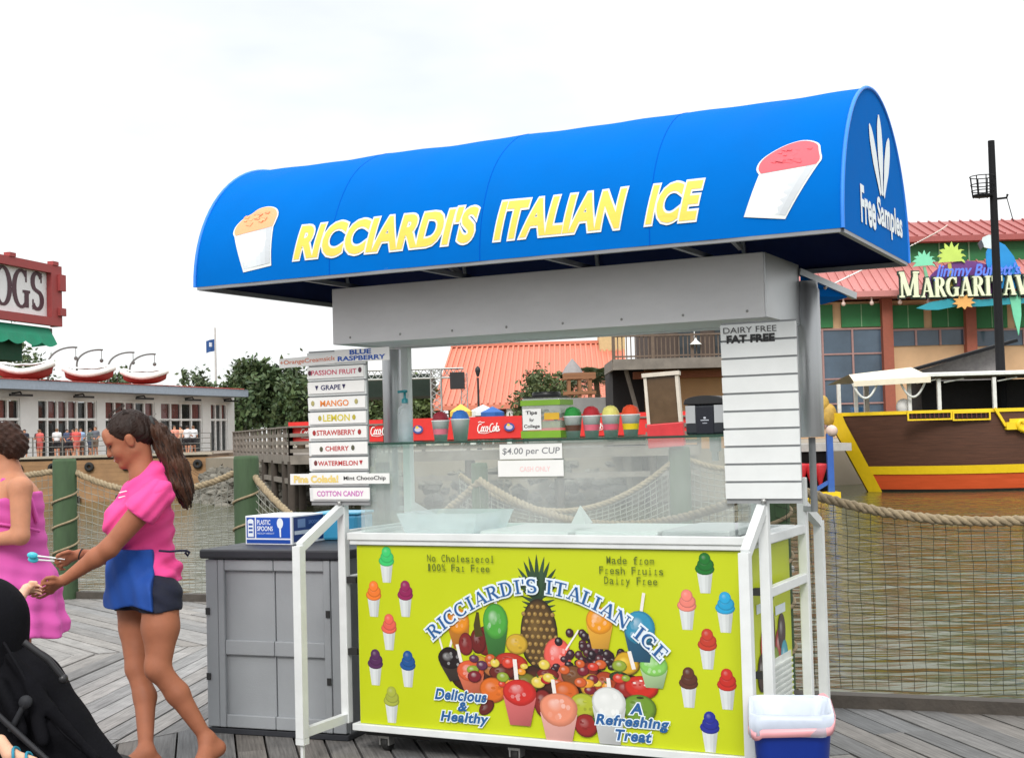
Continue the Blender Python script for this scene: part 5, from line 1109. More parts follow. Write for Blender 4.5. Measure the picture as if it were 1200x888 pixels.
ink = M('printed ink', attr=True, rough=.45, var=.04)
def afr(u, s, h): a = s / AR; return ap(u, a, AR + h + rr(u, a))
for t, ua, ub in (("RICCIARDI'S", .012, .962), ("ITALIAN", 1.028, 1.625), ("ICE", 1.70, 1.945)):
    pr = Print(afr, .003, .0012); pr.text(t, ua + .012, .090, ub - ua - .05, .150, YEL, bold=.040, shear=.16, cut=.03, space=1.04, outline=(.085, WHT)); pr.build('lettering', awning)
def smooth_open(q, it=2):
    for _ in range(it):
        o = [q[0]]
        for i in range(len(q) - 1): a, b = q[i], q[i + 1]; o += [(a[0] * .75 + b[0] * .25, a[1] * .75 + b[1] * .25), (a[0] * .25 + b[0] * .75, a[1] * .25 + b[1] * .75)]
        q = o + [q[-1]]
    return q
def awcup(bl, br, rl, rr_, ice, icol, seed):
    pr = Print(afr, .003, .00025); rnd = random.Random(seed); e = .012
    def cen(P): return (sum(p[0] for p in P) / len(P), sum(p[1] for p in P) / len(P))
    ice = smooth_open([rr_] + ice + [rl]); allp = [bl, br] + ice; c = cen(allp); out = [(x + (x - c[0]) * .07, y + (y - c[1]) * .06) for x, y in allp]
    pr.sliced(out, [tuple(range(len(out)))], WHT, .03)
    n = 6
    for k in range(n):
        a, b2 = k / n, (k + 1) / n; L2 = lambda p, q, t: (p[0] + (q[0] - p[0]) * t, p[1] + (q[1] - p[1]) * t); sh = [.92, .97, .95, .9, .84, .76][k]
        q = [L2(bl, br, a), L2(bl, br, b2), L2(rl, rr_, b2), L2(rl, rr_, a)]; pr.sliced(q, [(0, 1, 2, 3)], mul((.70, .74, .78), sh), .03)
    pr.sliced(ice, [tuple(range(len(ice)))], icol, .03)
    ci = cen(ice)
    for k in range(16):
        x, y = ci[0] + rnd.uniform(-.07, .07), ci[1] + rnd.uniform(-.04, .03); s = rnd.uniform(.008, .02); pr.sliced([(x - s, y), (x + s * .6, y - s * .5), (x + s, y + s * .3), (x - s * .3, y + s * .6)], [(0, 1, 2, 3)], mul(icol, rnd.choice((.88, .94, 1.06))), .05)
    pr.build('cup_print', awning)
awcup((-.262, .062), (-.115, .08), (-.335, .232), (-.135, .262), [(-.13, .285), (-.125, .33), (-.15, .365), (-.20, .38), (-.25, .372), (-.275, .345), (-.31, .33), (-.345, .29), (-.35, .25)], S(248, 170, 120), 3)
awcup((2.115, .088), (2.265, .066), (2.165, .245), (2.375, .262), [(2.39, .285), (2.38, .32), (2.375, .36), (2.32, .385), (2.26, .372), (2.21, .345), (2.165, .31), (2.15, .27)], S(232, 92, 104), 5)
efr = lambda v, z, h: (AR_ + .001 + h, v, z)
pr = Print(efr, .002, .0005); ew = S(236, 244, 248)
for top, w_ in (((.06, 2.69), .085), ((.25, 2.765), .10), ((.45, 2.70), .09)):
    bot = (.27 + (top[0] - .25) * .15, 2.43); pts = [(bot[0] + (top[0] - bot[0]) * k / 12, bot[1] + (top[1] - bot[1]) * k / 12) for k in range(13)]
    pr.ribbon(pts, [.03, .035, .045, .055, w_ * .75, w_ * .9, w_, w_, w_, w_ * .95, w_ * .85, w_ * .6, w_ * .2], ew)
pr.build('end_spoons', awning)
for t, v_, w_ in (('Free', -.15, .27), ('Samples', .16, .52)): pr = Print(efr, .002, .0005); pr.text(t, v_, 2.27, w_, .14, ew, bold=.03); pr.build('end_lettering', awning)
# glass case ---------------------------------------------------------
m_g = glass('dirty case glass', (.93, .97, .955), .16, (.90, .92, .92)); zc, zs = ZT + .058, 1.446
gl = MB(); gl.box((.04, .012, zc + .001), (LEN - .05, .018, zs - .001)); gl.build('front_glass', m_g, cart)
MB().box((.03, .06, zc), (.036, .40, zs - .001)).build('end_glass', m_g, cart); MB().box((LEN - .05, .06, zc), (LEN - .044, .40, zs - .001)).build('end_glass', m_g, cart)
sh = MB(); sh.box((.0, -.006, zs), (LEN - .01, .36, zs + .01)); sh.build('glass_shelf', glass('green edged shelf glass', (.55, .80, .70), .10, (.10, .22, .18)), cart)
MB().box((.0, -.0075, zs + .0005), (LEN - .01, -.0062, zs + .0095)).build('shelf_edge', M('dark green glass edge', S(26, 66, 54), .15), cart)
for u in (.09, 1.80): MB().box((u - .02, .02, zs - .06), (u + .02, .055, zs - .0005)).box((u - .012, .02, zs - .10), (u + .012, .04, zs - .061)).build('shelf_bracket', m_zinc, cart)
m_fro = glass('frosted tub plastic', (.9, .97, 1.0), .55, (.85, .92, .95), .2)
for a, b2, v0, v1, z_ in ((.66, 1.1, .05, .55, .006), (1.13, 1.52, .06, .55, .01)): MB().box((a, v0, ZT + .041), (b2, v1, ZT + .06 + z_)).build('tray_lid', m_whp, cart, bevel=.006)
MB().box((1.54, .06, ZT + .041), (1.84, .56, ZT + .075)).build('steel_pan', m_ali, cart, bevel=.006)
tb = MB(); T0, T1 = [(.23, .10), (.60, .10), (.60, .42), (.23, .42)], [(.20, .07), (.635, .07), (.635, .45), (.20, .45)]
for i in range(4): j = (i + 1) % 4; tb.add([(*T0[i], zc - .01), (*T0[j], zc - .01), (*T1[j], zc + .085), (*T1[i], zc + .085)], [(0, 1, 2, 3)])
tub = thing('ice_tub', 'frosted plastic tub of crushed ice inside the glass case', 'tub', cw(.41, .25, zc - .008), -TH)
tb2 = tb; tb2.v = [tuple(cw(*p)) for p in tb2.v]; tb2.build('tub', m_fro, tub, world=True)
im = MB(); rnd = random.Random(4)
for k in range(160):
    p = cw(.24 + rnd.random() * .35, .11 + rnd.random() * .3, zc + rnd.random() * .05); im.sphere(p, rnd.uniform(.012, .022), 5, 3, (1, rnd.uniform(.7, 1.2), .8))
im.smooth = [False] * len(im.smooth); im.build('crushed_ice', M('crushed ice', S(226, 240, 246), .25, var=.05), tub, world=True)
sc_ = thing('scoop', 'white triangular paper scoop lying in the glass case', 'scoop', cw(1.05, .2, ZT + .09), -TH); ms = MB(); ms.add([(0, 0, 0), (.07, 0, .0), (.045, .01, .085), (.0, .09, 0), (.07, .09, 0)], [(0, 1, 2), (1, 4, 2), (4, 3, 2), (3, 0, 2), (0, 3, 4, 1)]); ms.build('scoop', m_whp, sc_)

# printing on the lime front -----------------------------------------
ffr = lambda x, z, h: (x, -h, z)
def cone_print(u, z, col, s=1., dark=False):
    w0, w1, hc, hi = .022 * s, .034 * s, .085 * s, .078 * s; b = z - hc * .95
    n = 4
    for k in range(n):
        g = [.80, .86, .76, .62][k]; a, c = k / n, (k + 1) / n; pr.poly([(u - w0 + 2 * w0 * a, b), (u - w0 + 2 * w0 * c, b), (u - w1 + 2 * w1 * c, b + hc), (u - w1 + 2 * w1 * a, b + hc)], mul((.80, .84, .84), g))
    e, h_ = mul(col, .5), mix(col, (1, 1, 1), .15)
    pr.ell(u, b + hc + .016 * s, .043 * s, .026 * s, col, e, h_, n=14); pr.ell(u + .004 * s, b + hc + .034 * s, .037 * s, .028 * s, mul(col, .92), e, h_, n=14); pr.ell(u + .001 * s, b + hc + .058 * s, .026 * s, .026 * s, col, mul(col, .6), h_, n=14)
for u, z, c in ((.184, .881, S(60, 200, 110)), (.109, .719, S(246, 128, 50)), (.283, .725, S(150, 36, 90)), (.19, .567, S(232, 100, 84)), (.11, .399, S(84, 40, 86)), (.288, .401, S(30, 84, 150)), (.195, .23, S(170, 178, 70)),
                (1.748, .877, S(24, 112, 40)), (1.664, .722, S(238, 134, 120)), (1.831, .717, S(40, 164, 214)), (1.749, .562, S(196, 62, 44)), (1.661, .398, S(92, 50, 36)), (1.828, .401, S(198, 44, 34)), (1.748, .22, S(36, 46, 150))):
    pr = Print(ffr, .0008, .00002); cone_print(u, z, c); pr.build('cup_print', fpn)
pr = Print(lambda x, z, h: (x, -h, z + .085 * max(0, min(1, (.5 - z) / .3))), .0008, .000018)
R_ = rnd
for k in range(10): pr.ell(.62 + k * .085, .33 + .03 * math.sin(k * 2.1), .10, .085, S(58, 30, 22), S(30, 16, 12), S(80, 40, 28))
# pineapple
pc, pz = .968, .60
for k in range(13):
    a = rad(90 + (k - 6) * 11.5); L2 = .20 - .0055 * abs(k - 6) ** 1.6; bx, bz = pc + (k - 6) * .004, .745
    g = R_.uniform(.7, 1.3); pr.ribbon([(bx + math.cos(a) * L2 * q + (math.cos(a) * .02 * q * q if k % 2 else 0), bz + math.sin(a) * L2 * q) for q in (0, .3, .6, .85, 1)], [.026, .03, .022, .012, .001], (.028 * g, .065 * g, .03 * g))
for k in range(7): a = rad(205 + (k % 2) * 130 + k * 3); pr.ribbon([(pc, .73 - k * .01), (pc + .09 * math.cos(a) * (1 if k % 2 else 1), .71 - k * .012 + .05)], [.03, .002], (.03, .06, .03))
pr.ell(pc + .003, .585, .092, .165, S(84, 62, 32), S(30, 22, 14), S(112, 86, 44), n=28)
for i in range(9):
    for j in range(7):
        x = pc - .085 + .0285 * (j + (i % 2) * .5); z = .45 + .033 * i
        if ((x - pc) / .092) ** 2 + ((z - .585) / .155) ** 2 < 1: pr.ell(x, z, .011, .011, S(150, 118, 62), S(70, 50, 26), S(196, 170, 110), n=8)
def fruit(x, z, a, b, col, rot=0):
    a *= .92; b *= .92; col = mix(mul(col, .95), (.12, .09, .05), .05); pr.ell(x, z, a, b, col, mul(col, .38), mix(col, (1, 1, .95), .16), rot, n=22)
    for _ in range(5): pr.ell(x + R_.uniform(-.5, .5) * a, z + R_.uniform(-.5, .5) * b, a * R_.uniform(.08, .2), b * R_.uniform(.06, .14), mul(col, R_.choice((.75, .85, 1.15))), n=7)
def straw(x0, z0, x1, z1, w=.013): pr.ribbon([(x0, z0), (x1, z1)], w, S(232, 226, 222))
def icecup(x, z, w, h, col, cupc=None, rot=0.):
    cupc = cupc or mix(col, (.9, .85, .8), .35); q = [(-w * .62, -h * .62), (w * .62, -h * .62), (w, h * .12), (-w, h * .12)]; q = [(x + a * math.cos(rot) - b * math.sin(rot), z + a * math.sin(rot) + b * math.cos(rot)) for a, b in q]
    pr.grad(q, [mul(cupc, .7), mul(cupc, .55), mul(cupc, .85), cupc]); pr.ell(x - math.sin(rot) * h * .25, z + h * .25, w * 1.02, h * .42, col, mul(col, .6), mix(col, (1, 1, 1), .35), rot, n=20)
    for _ in range(7): pr.ell(x + R_.uniform(-.6, .6) * w, z + h * .22 + R_.uniform(-.25, .25) * h, w * .13, h * .07, mix(col, (1, 1, 1), R_.uniform(.05, .3)), n=6)
straw(.545, .60, .50, .45, .012); straw(.50, .40, .46, .56, .01)
icecup(.565, .60, .058, .14, S(224, 140, 30), S(190, 120, 40), .1)
fruit(.70, .55, .05, .075, S(120, 24, 20)); fruit(.665, .55, .045, .065, S(106, 20, 22)); fruit(.60, .53, .04, .06, S(130, 30, 34))
pr.ribbon([(.665, .68), (.66, .62), (.67, .57)], [.012, .035, .04], S(70, 60, 20)); fruit(.86, .545, .06, .05, S(210, 170, 50)); 
straw(.76, .66, .758, .74, .014); icecup(.755, .595, .062, .19, S(76, 160, 60), S(60, 120, 56))
fruit(.83, .45, .09, .06, S(190, 50, 32), -.15); fruit(.67, .44, .045, .045, S(204, 160, 40)); fruit(.73, .40, .045, .05, S(180, 110, 60)); fruit(.785, .385, .075, .055, S(104, 26, 22), .2)
icecup(.525, .41, .06, .16, S(28, 16, 18), S(60, 50, 44), .25); straw(.575, .43, .555, .53, .016); icecup(.625, .34, .068, .16, S(214, 92, 54), S(210, 110, 80), .1)
fruit(.735, .27, .075, .085, S(222, 110, 34)); fruit(.895, .31, .07, .085, S(120, 120, 34), -.3); fruit(.70, .17, .05, .03, S(100, 26, 26), .7)
icecup(1.06, .455, .066, .19, S(226, 92, 80), S(220, 110, 96)); straw(1.10, .53, 1.165, .62, .008)
for k in range(70):
    x, z = R_.gauss(1.235, .065), R_.gauss(.50, .05); c = R_.choice((S(42, 18, 30), S(60, 22, 34), S(34, 14, 26), S(76, 28, 40))); pr.ell(x, z, .020, .020, c, mul(c, .35), mix(c, (1, 1, 1), .35), n=10)
straw(1.36, .71, 1.30, .64, .01); icecup(1.265, .63, .062, .14, S(230, 150, 30), S(230, 170, 60))
fruit(1.21, .43, .045, .05, S(122, 34, 28)); fruit(1.135, .39, .065, .065, S(118, 72, 40)); fruit(1.01, .385, .06, .045, S(124, 26, 28)); fruit(1.385, .475, .06, .062, S(206, 160, 34)); pr.ell(1.385, .475, .062, .064, S(206, 160, 34), S(60, 30, 16), S(240, 210, 90), n=20)
fruit(1.22, .335, .06, .08, S(214, 160, 40)); fruit(1.285, .35, .06, .085, S(170, 64, 28)); fruit(1.35, .40, .05, .035, S(40, 60, 26)); fruit(1.38, .33, .06, .055, S(150, 28, 26)); fruit(1.45, .345, .085, .075, S(206, 38, 26), -.1)
for dx, dz in ((-.03, .02), (.0, .035), (.02, .01)): pr.ell(1.45 + dx, .35 + dz, .008, .006, (.8, .7, .65), n=6)
icecup(1.51, .44, .062, .15, S(130, 196, 92), S(170, 200, 150)); straw(1.455, .68, 1.475, .79, .014); icecup(1.45, .60, .07, .17, S(50, 140, 176), S(40, 90, 120)); straw(1.42, .45, 1.40, .54, .018)
for _ in range(34):
    x, z = R_.uniform(.60, 1.42), R_.uniform(.30, .47); c = R_.choice((S(176, 30, 34), S(206, 60, 40), S(120, 24, 40), S(226, 150, 40), S(140, 160, 50), S(200, 90, 40), S(90, 40, 70), S(220, 196, 80))); q_ = R_.uniform(.018, .036); pr.ell(x, z, q_, q_ * R_.uniform(.8, 1.15), c, mul(c, .4), mix(c, (1, 1, 1), .35), R_.uniform(-.5, .5), n=14)
    if R_.random() < .35: pr.ribbon([(x, z + q_ * .8), (x + R_.uniform(-.02, .02), z + q_ * 1.5)], [.010, .002], S(50, 96, 40))
fruit(1.095, .29, .07, .07, S(214, 100, 34)); fruit(.985, .22, .05, .08, S(130, 30, 28)); fruit(1.18, .22, .072, .075, S(178, 186, 50)); fruit(1.44, .225, .085, .085, S(110, 150, 44)); pr.ell(1.445, .285, .018, .008, S(50, 60, 20), n=8)
fruit(1.19, .095 + .03, .06, .055, S(150, 30, 30)); pr.ribbon([(1.235, .165), (1.25, .11)], [.03, .005], S(50, 90, 36))
straw(.86, .30, .85, .47, .020); icecup(.87, .22, .082, .19, S(200, 44, 38), S(214, 110, 110)); straw(1.045, .25, 1.035, .36, .018); icecup(1.06, .145, .09, .20, S(226, 140, 110), S(226, 170, 160))
straw(1.31, .22, 1.30, .39, .018); icecup(1.30, .19, .078, .22, S(222, 224, 222), S(206, 208, 208))
pr.build('fruit_print', fpn)
FH = pr.h + .0004
newp = lambda: Print(ffr, FH, .00003)
GT = S(88, 104, 30); NV = S(34, 90, 150); OW = S(226, 236, 244)
def mono(t, x, z, w, h, col):
    pr = newp()
    n = len(t); k = w / n
    for i, ch in enumerate(t):
        if ch == ' ': continue
        g = glyphs(ch)[0]; gh = max(p[1] for p in g) - min(0, min(p[1] for p in g)); full = .73; hh = h * gh / full; ww = k * (.74 if ch not in "il1tr" else (.17 if ch in 'il' else .36))
        z0 = z + (min(0, min(p[1] for p in g)) / full) * h
        pr.text(ch, x + i * k + (k - ww) / 2, z0, ww, hh, col, bold=.004)
        if ch in 'ilrtf1': pr.rect(x + i * k + k * .22, z - .0005, x + i * k + k * .78, z + h * .07, col)
    pr.build('panel_lettering', fpn)
mono('No Cholesterol', .408, .905, .355, .034, GT); mono('100% Fat Free', .408, .862, .33, .034, GT)
mono('Made from', 1.305, .912, .225, .034, GT); mono('Fresh Fruits', 1.27, .868, .30, .034, GT); mono('Dairy Free', 1.292, .825, .25, .034, GT)
def arcpath(x0, xm, x1, z0, zm, z1):
    pts = []
    for i in range(201):
        t = i / 200; x = x0 + (x1 - x0) * t; L0 = (x - xm) * (x - x1) / ((x0 - xm) * (x0 - x1)) * z0 + (x - x0) * (x - x1) / ((xm - x0) * (xm - x1)) * zm + (x - x0) * (x - xm) / ((x1 - x0) * (x1 - xm)) * z1; pts.append((x, L0))
    cum = [0]
    for i in range(200): cum.append(cum[-1] + math.dist(pts[i], pts[i + 1]))
    def f(s):
        s = max(0, min(cum[-1], s)); i = max(0, min(199, next((k for k in range(1, 201) if cum[k] >= s), 200) - 1)); return pts[i][0], pts[i][1], math.atan2(pts[i + 1][1] - pts[i][1], pts[i + 1][0] - pts[i][0])
    return f, cum[-1]
f, Lp = arcpath(.435, .99, 1.545, .545, .775, .50)
pr = newp(); serif(pr, "RICCIARDI'S ITALIAN ICE", 0, -.0, Lp, .062, OW, grow=.016, path=f)
serif(pr, "RICCIARDI'S ITALIAN ICE", 0, 0, Lp, .062, NV, path=f, wt=.82); pr.build('panel_lettering', fpn)
def fancy(t, x, z, w, h, rot=0.):
    pr = newp(); pr.text(t, x, z, w, h, NV, bold=.04, shear=.25, outline=(.11, OW), rot=rot, space=1.1); pr.build('panel_lettering', fpn); return
    # swash on the capital
    pr.ribbon([(x - .004, z + h * .9), (x - .012, z + h * .55), (x + .004, z + h * .45)], [.004, .012, .004], NV)
fancy('Delicious', .437, .278, .26, .046); fancy('&', .555, .232, .042, .038); fancy('Healthy', .462, .168, .235, .056)
fancy('A', 1.40, .276, .050, .044); fancy('Refreshing', 1.235, .208, .325, .056); fancy('Treat', 1.32, .160, .165, .044)
# side panel print and louvre
pr = Print(lambda v, z, h: (LEN + .002 + h, v, z))
for k in range(9): a = rad(90 + (k - 4) * 14); pr.ribbon([(.30, .70), (.30 + .12 * math.cos(a), .70 + .13 * math.sin(a))], [.03, .002], (.03, .065, .03))
pr.ell(.30, .60, .07, .12, S(96, 72, 36), S(34, 24, 14)); pr.rect(.10, .70, .24, .74, OW); pr.rect(.38, .66, .54, .70, OW)
for x, z, c in ((.2, .55, S(190, 60, 40)), (.42, .52, S(150, 40, 36)), (.36, .45, S(120, 140, 50)), (.25, .45, S(214, 110, 40)), (.47, .58, S(60, 30, 40)), (.50, .46, S(60, 150, 170)), (.15, .45, S(60, 36, 30))): pr.ell(x, z, .06, .08, c, mul(c, .4), mix(c, (1, 1, 1), .3))
pr.build('side_print', spn)
lv = MB(); lv.box((LEN + .0025, .28, .26), (LEN + .008, .60, .48))
for k in range(8): z = .28 + k * .024; lv.bar((LEN + .013, .29, z), (LEN + .013, .59, z), .012, .008, (0, 0, 1))
lv.build('vent_grille', M('pale grille plastic', S(206, 210, 206), .5), spn)

# ================================================================== signs, shelf goods
def slat_board(u0, u1, v, z0, z1, n, label):
    t = thing('slat_board', label, 'sign', cw((u0 + u1) / 2, v, z0), -TH, 'white slat boards on the cart front'); w_ = u1 - u0; H_ = z1 - z0
    MB().box((-w_ / 2, .002, 0), (w_ / 2, .012, H_)).build('board', M('grey board backing', S(150, 152, 154), .6), t)
    for k in range(n):
        a = .02 + (H_ - .02) * k / n; b2 = .02 + (H_ - .02) * (k + 1) / n - .009; m = MB(); m.add([(-w_ / 2, -.0085, a), (w_ / 2, -.0085, a), (w_ / 2, -.0135, b2), (-w_ / 2, -.0135, b2), (-w_ / 2, .0015, a), (w_ / 2, .0015, a), (w_ / 2, .0015, b2), (-w_ / 2, .0015, b2)], [(0, 1, 2, 3), (0, 4, 5, 1), (3, 2, 6, 7), (0, 3, 7, 4), (1, 5, 6, 2)]); m.build('slat', m_whp, t)
    MB().lathe([(.012, 0), (.010, .008), (.001, .01)], (0, -.0068, .01), 10, (Vector((1, 0, 0)), Vector((0, 0, 1)), Vector((0, -1, 0)))).build('bolt', m_zinc, t); return t, w_, H_
lb, lw, lh = slat_board(-.233, .10, -.005, 1.163, 1.907, 10, 'white slat board of coloured flavour name strips at the left end of the cart')
rb_, rw, rh = slat_board(1.855, 2.172, -.005, 1.170, 1.918, 10, 'white slat board blank below two black lettering lines, at the right end of the cart')
fx_ = lambda px: (px - 397.5) * .0049 ; fz = lambda y: (592 - y) * .00414
def strip(px0, px1, yc, hh, lines, name_, proud=.016, tilt=0., deco=None):
    x0, x1, z = fx_(px0), fx_(px1), fz(yc); ct, st_ = math.cos(tilt), math.sin(tilt); cxm = (x0 + x1) / 2
    F3 = lambda x, y, zz: (cxm + (x - cxm) * ct - (zz - z) * st_, y, z + (x - cxm) * st_ + (zz - z) * ct)
    o = MB().box((x0, -proud, z - hh / 2), (x1, -proud + .0025, z + hh / 2), F3).build('flavour_strip', M('white strip card', S(240, 240, 238), .5, var=.02), lb, label='flavour strip reading ' + name_)
    p = Print(lambda x, zz, h: F3(x, -proud - h, zz))
    for (t, a, b2, zc_, th, col, bold, ol) in lines:
        if p.mb.f: p.mb.build('strip_lettering', ink, o); p = Print(lambda x, zz, h: F3(x, -proud - h, zz))
        p.text(t, fx_(a), fz(zc_) - th / 2, fx_(b2) - fx_(a), th, col, bold=bold, outline=ol)
    for d in (deco or []): 
        x, zz = fx_(d[0]), fz(d[1]); c = d[2]; p.poly([(x - .010, zz + .010), (x, zz - .013), (x + .010, zz + .010)], c) if d[3] == 't' else p.ell(x, zz, .010, .013, c, mul(c, .5), n=10)
    p.mb.build('strip_lettering', ink, o)
PK, OR_, YE, BR, RD, BL, NVY = S(206, 84, 110), S(232, 136, 60), S(216, 200, 60), S(160, 56, 66), S(196, 60, 60), S(20, 84, 178), S(40, 40, 96)
strip(330, 402, 423.5, .046, [('+OrangeCreamsicle', 331, 398, 423.5, .027, S(222, 120, 84), .008, None)], 'OrangeCreamsicle', .0145, .03)
strip(397, 460, 420, .062, [('BLUE', 415, 439, 416.3, .021, BL, .035, None), ('RASPBERRY', 401, 455, 423.2, .021, BL, .03, None)], 'BLUE RASPBERRY', .017, .0)
strip(364, 430, 438, .056, [('PASSION FRUIT', 369, 422, 438, .023, PK, .016, None)], 'PASSION FRUIT', deco=[(367, 438, S(90, 40, 60), 'e'), (426, 437, S(90, 40, 60), 'e')])
strip(364.5, 430.5, 455.5, .056, [('GRAPE', 380, 403, 455.5, .023, NVY, .02, None)], 'GRAPE', deco=[(375, 455.5, S(40, 30, 80), 't'), (407, 455, S(40, 30, 80), 't')])
strip(365, 431, 473.5, .056, [('MANGO', 379, 412, 474, .028, OR_, .02, None)], 'MANGO', deco=[(370, 473.5, S(180, 170, 110), 'e'), (421, 473, S(180, 170, 110), 'e')])
strip(365.5, 431.5, 491, .056, [('LEMON', 382, 413, 491, .031, YE, .02, None)], 'LEMON', deco=[(378, 491, S(190, 176, 60), 'e'), (418, 491, S(190, 176, 60), 'e')])
strip(366, 432, 508, .056, [('STRAWBERRY', 374, 419, 508, .024, RD, .02, None)], 'STRAWBERRY', deco=[(371, 508, S(170, 50, 50), 'e'), (424, 508, S(170, 50, 50), 'e')])
strip(366.5, 432.5, 526.5, .056, [('CHERRY', 384, 411, 526.5, .022, RD, .02, None)], 'CHERRY', deco=[(379, 527, S(90, 90, 70), 'e'), (416, 526, S(90, 90, 70), 'e')])
strip(367, 433, 543.5, .056, [('WATERMELON', 375, 421, 543.5, .022, RD, .02, None)], 'WATERMELON', deco=[(372, 543, S(120, 60, 60), 'e'), (425, 543, S(180, 50, 60), 't')])
strip(341, 404, 561.5, .052, [('Pina Colada!', 346, 398, 561.5, .032, S(240, 214, 120), .02, (.05, S(226, 206, 160)))], 'Pina Colada', .017)
strip(403, 457, 561.5, .048, [('Mint ChocoChip', 405, 453, 561.5, .024, S(36, 40, 40), .016, None)], 'Mint ChocoChip', .019)
strip(368, 434, 578.5, .054, [('COTTON CANDY', 373, 427, 578.5, .024, S(206, 110, 190), .02, None)], 'COTTON CANDY')
p = Print(lambda x, z, h: (x, -.0135 - h, z))
p.text('DAIRY FREE', -.145, rh - .045, .225, .024, S(70, 70, 72), bold=.0); p.build('lettering', rb_); p = Print(lambda x, z, h: (x, -.0135 - h, z)); p.text('FAT FREE', -.13, rh - .085, .20, .030, S(16, 16, 18), bold=.045); p.build('lettering', rb_)

zs1 = zs + .0102
def cup(u, v, label, ice, band=None, h=.092, s=1.):
    t = thing('paper_cup', label, 'cup', cw(u, v, zs1), -TH, 'sample cups on the glass shelf'); m = MB(); r0, r1 = .029 * s, .041 * s
    m.lathe([(r0 * .9, .003), (r0, 0), (r1, h), (r1 + .003, h + .002), (r1 + .002, h + .006), (r1 - .003, h + .004), (r1 - .006, h - .02)], (0, 0, 0), 28); m.build('cup', m_whp, t)
    i_ = MB(); i_.lathe([(r1 - .004, h - .01), (r1 - .001, h + .006), (r1 - .005, h + .021), (r1 * .72, h + .036), (r1 * .35, h + .045), (.0008, h + .047)], (0, 0, 0), 24)
    for q in range(len(i_.v)): i_.v[q] = tuple(i_.v[q][j] + random.uniform(-.0016, .0016) for j in range(3))
    i_.build('ice', M(label.split(' of ')[1].split(' ice')[0] + ' ice', ice, .5, var=.12, vscale=60, bump=.5, bscale=260), t)
    if band:
        b3 = MB(); z0, z1 = h * .34, h * .62; rr2 = lambda z: r0 + (r1 - r0) * z / h + .0006; b3.lathe([(rr2(z0), z0), (rr2(z1), z1)], (0, 0, 0), 28, caps=False); b3.build('band', M('cup band ' + label.split()[2], band, .5), t)
cup(.437, .10, 'white cup pink banded of dark red ice left of the blue one', S(140, 24, 44), S(224, 120, 140)); cup(.538, .11, 'white cup unbanded of blue ice beside the dark red one', S(40, 112, 196), None, .096, 1.06)
cup(1.115, .11, 'white cup brown banded of green ice next to the tip jar', S(30, 140, 56), S(96, 64, 50)); cup(1.205, .11, 'white cup rose banded of crimson ice right of the green one', S(176, 26, 40), S(226, 110, 130))
cup(1.298, .11, 'white cup coral banded of pale yellow ice beside the crimson one', S(226, 220, 120), S(222, 100, 120)); cup(1.392, .11, 'white cup yellow banded of orange red ice at the right of its row', S(224, 70, 24), S(236, 206, 30))
# tip jar
tj = thing('tip_jar', 'square clear tip jar with green bands, a black lid and a paper note', 'jar', cw(.978, .13, zs1), -TH); W2 = .098; m = MB()
m.box((-W2, -.07, 0), (W2, .07, .185)); m.build('jar', glass('clear jar plastic', (.92, .95, .9), .24), tj, bevel=.012)
m = MB(); m.box((-W2 - .001, -.0715, .004), (W2 + .001, .0715, .036)).box((-W2 - .001, -.0715, .150), (W2 + .001, .0715, .174)); m.build('green_band', M('green jar wrap', S(128, 176, 48), .45), tj)
m = MB(); m.box((-W2 + .006, -.062, .048), (W2 - .006, .062, .08)); rnd = random.Random(2)
for k in range(26): x, y, z = rnd.uniform(-.075, .075), rnd.uniform(-.045, .045), .085 + rnd.random() * .045; a = rnd.random() * 3; d = Vector((math.cos(a), math.sin(a), rnd.uniform(-.4, .4))) * .026; m.col((1, 1, 1)); m.bar(Vector((x, y, z)) - d, Vector((x, y, z)) + d, .022, .002)
m.build('money', M('dull green bank notes', S(150, 158, 122), .8, var=.3, vscale=30), tj)
MB().box((.02, -.0735, .085), (W2 - .004, -.0716, .115)).build('yellow_sticker', M('yellow sticker', S(222, 176, 50), .5), tj)
m = MB(); m.lathe([(.062, .186), (.066, .19), (.066, .206), (.060, .211), (.02, .213), (.001, .213)], (.0, 0, 0), 28); m.box((-W2 + .004, -.066, .1855), (W2 - .004, .066, .1895)); m.build('lid', M('black lid plastic', (.018, .018, .02), .4), tj)
nt_ = MB().box((-.086, -.0765, .040), (.006, -.0738, .135)).build('note', M('white strip card'), tj); p = Print(lambda x, z, h: (x, -.0765 - h, z), .0006)
p.text('Tips', -.070, .106, .056, .020, S(40, 34, 40), bold=.03); p.text('for', -.052, .078, .022, .016, S(50, 44, 50), bold=.02); p.text('College', -.080, .046, .078, .019, S(40, 34, 40), bold=.02); p.mb.build('note_lettering', ink, nt_)
# pump bottle
pb_ = thing('pump_bottle', 'clear round pump bottle with a teal pump at the left of the glass shelf', 'bottle', cw(.226, .13, zs1), -TH); m = MB()
m.lathe([(.03, 0), (.036, .004), (.037, .05), (.036, .15), (.031, .165), (.014, .178), (.013, .19)], (0, 0, 0), 24); m.build('bottle', glass('clear bottle plastic', (.82, .88, .92), .3), pb_)
m = MB(); m.lathe([(.016, .186), (.016, .206), (.009, .208), (.006, .212), (.006, .236), (.014, .238), (.014, .248), (.002, .25)], (0, 0, 0), 16).bar((0, -.0, .243), (-.014, -.035, .240), .012); m.build('pump', M('teal pump plastic', S(40, 130, 140), .4), pb_)
m = MB(); m.lathe([(.034, .004), (.034, .09)], (0, 0, 0), 20); m.build('gel', glass('clear gel', (.86, .92, .95), .12), pb_)
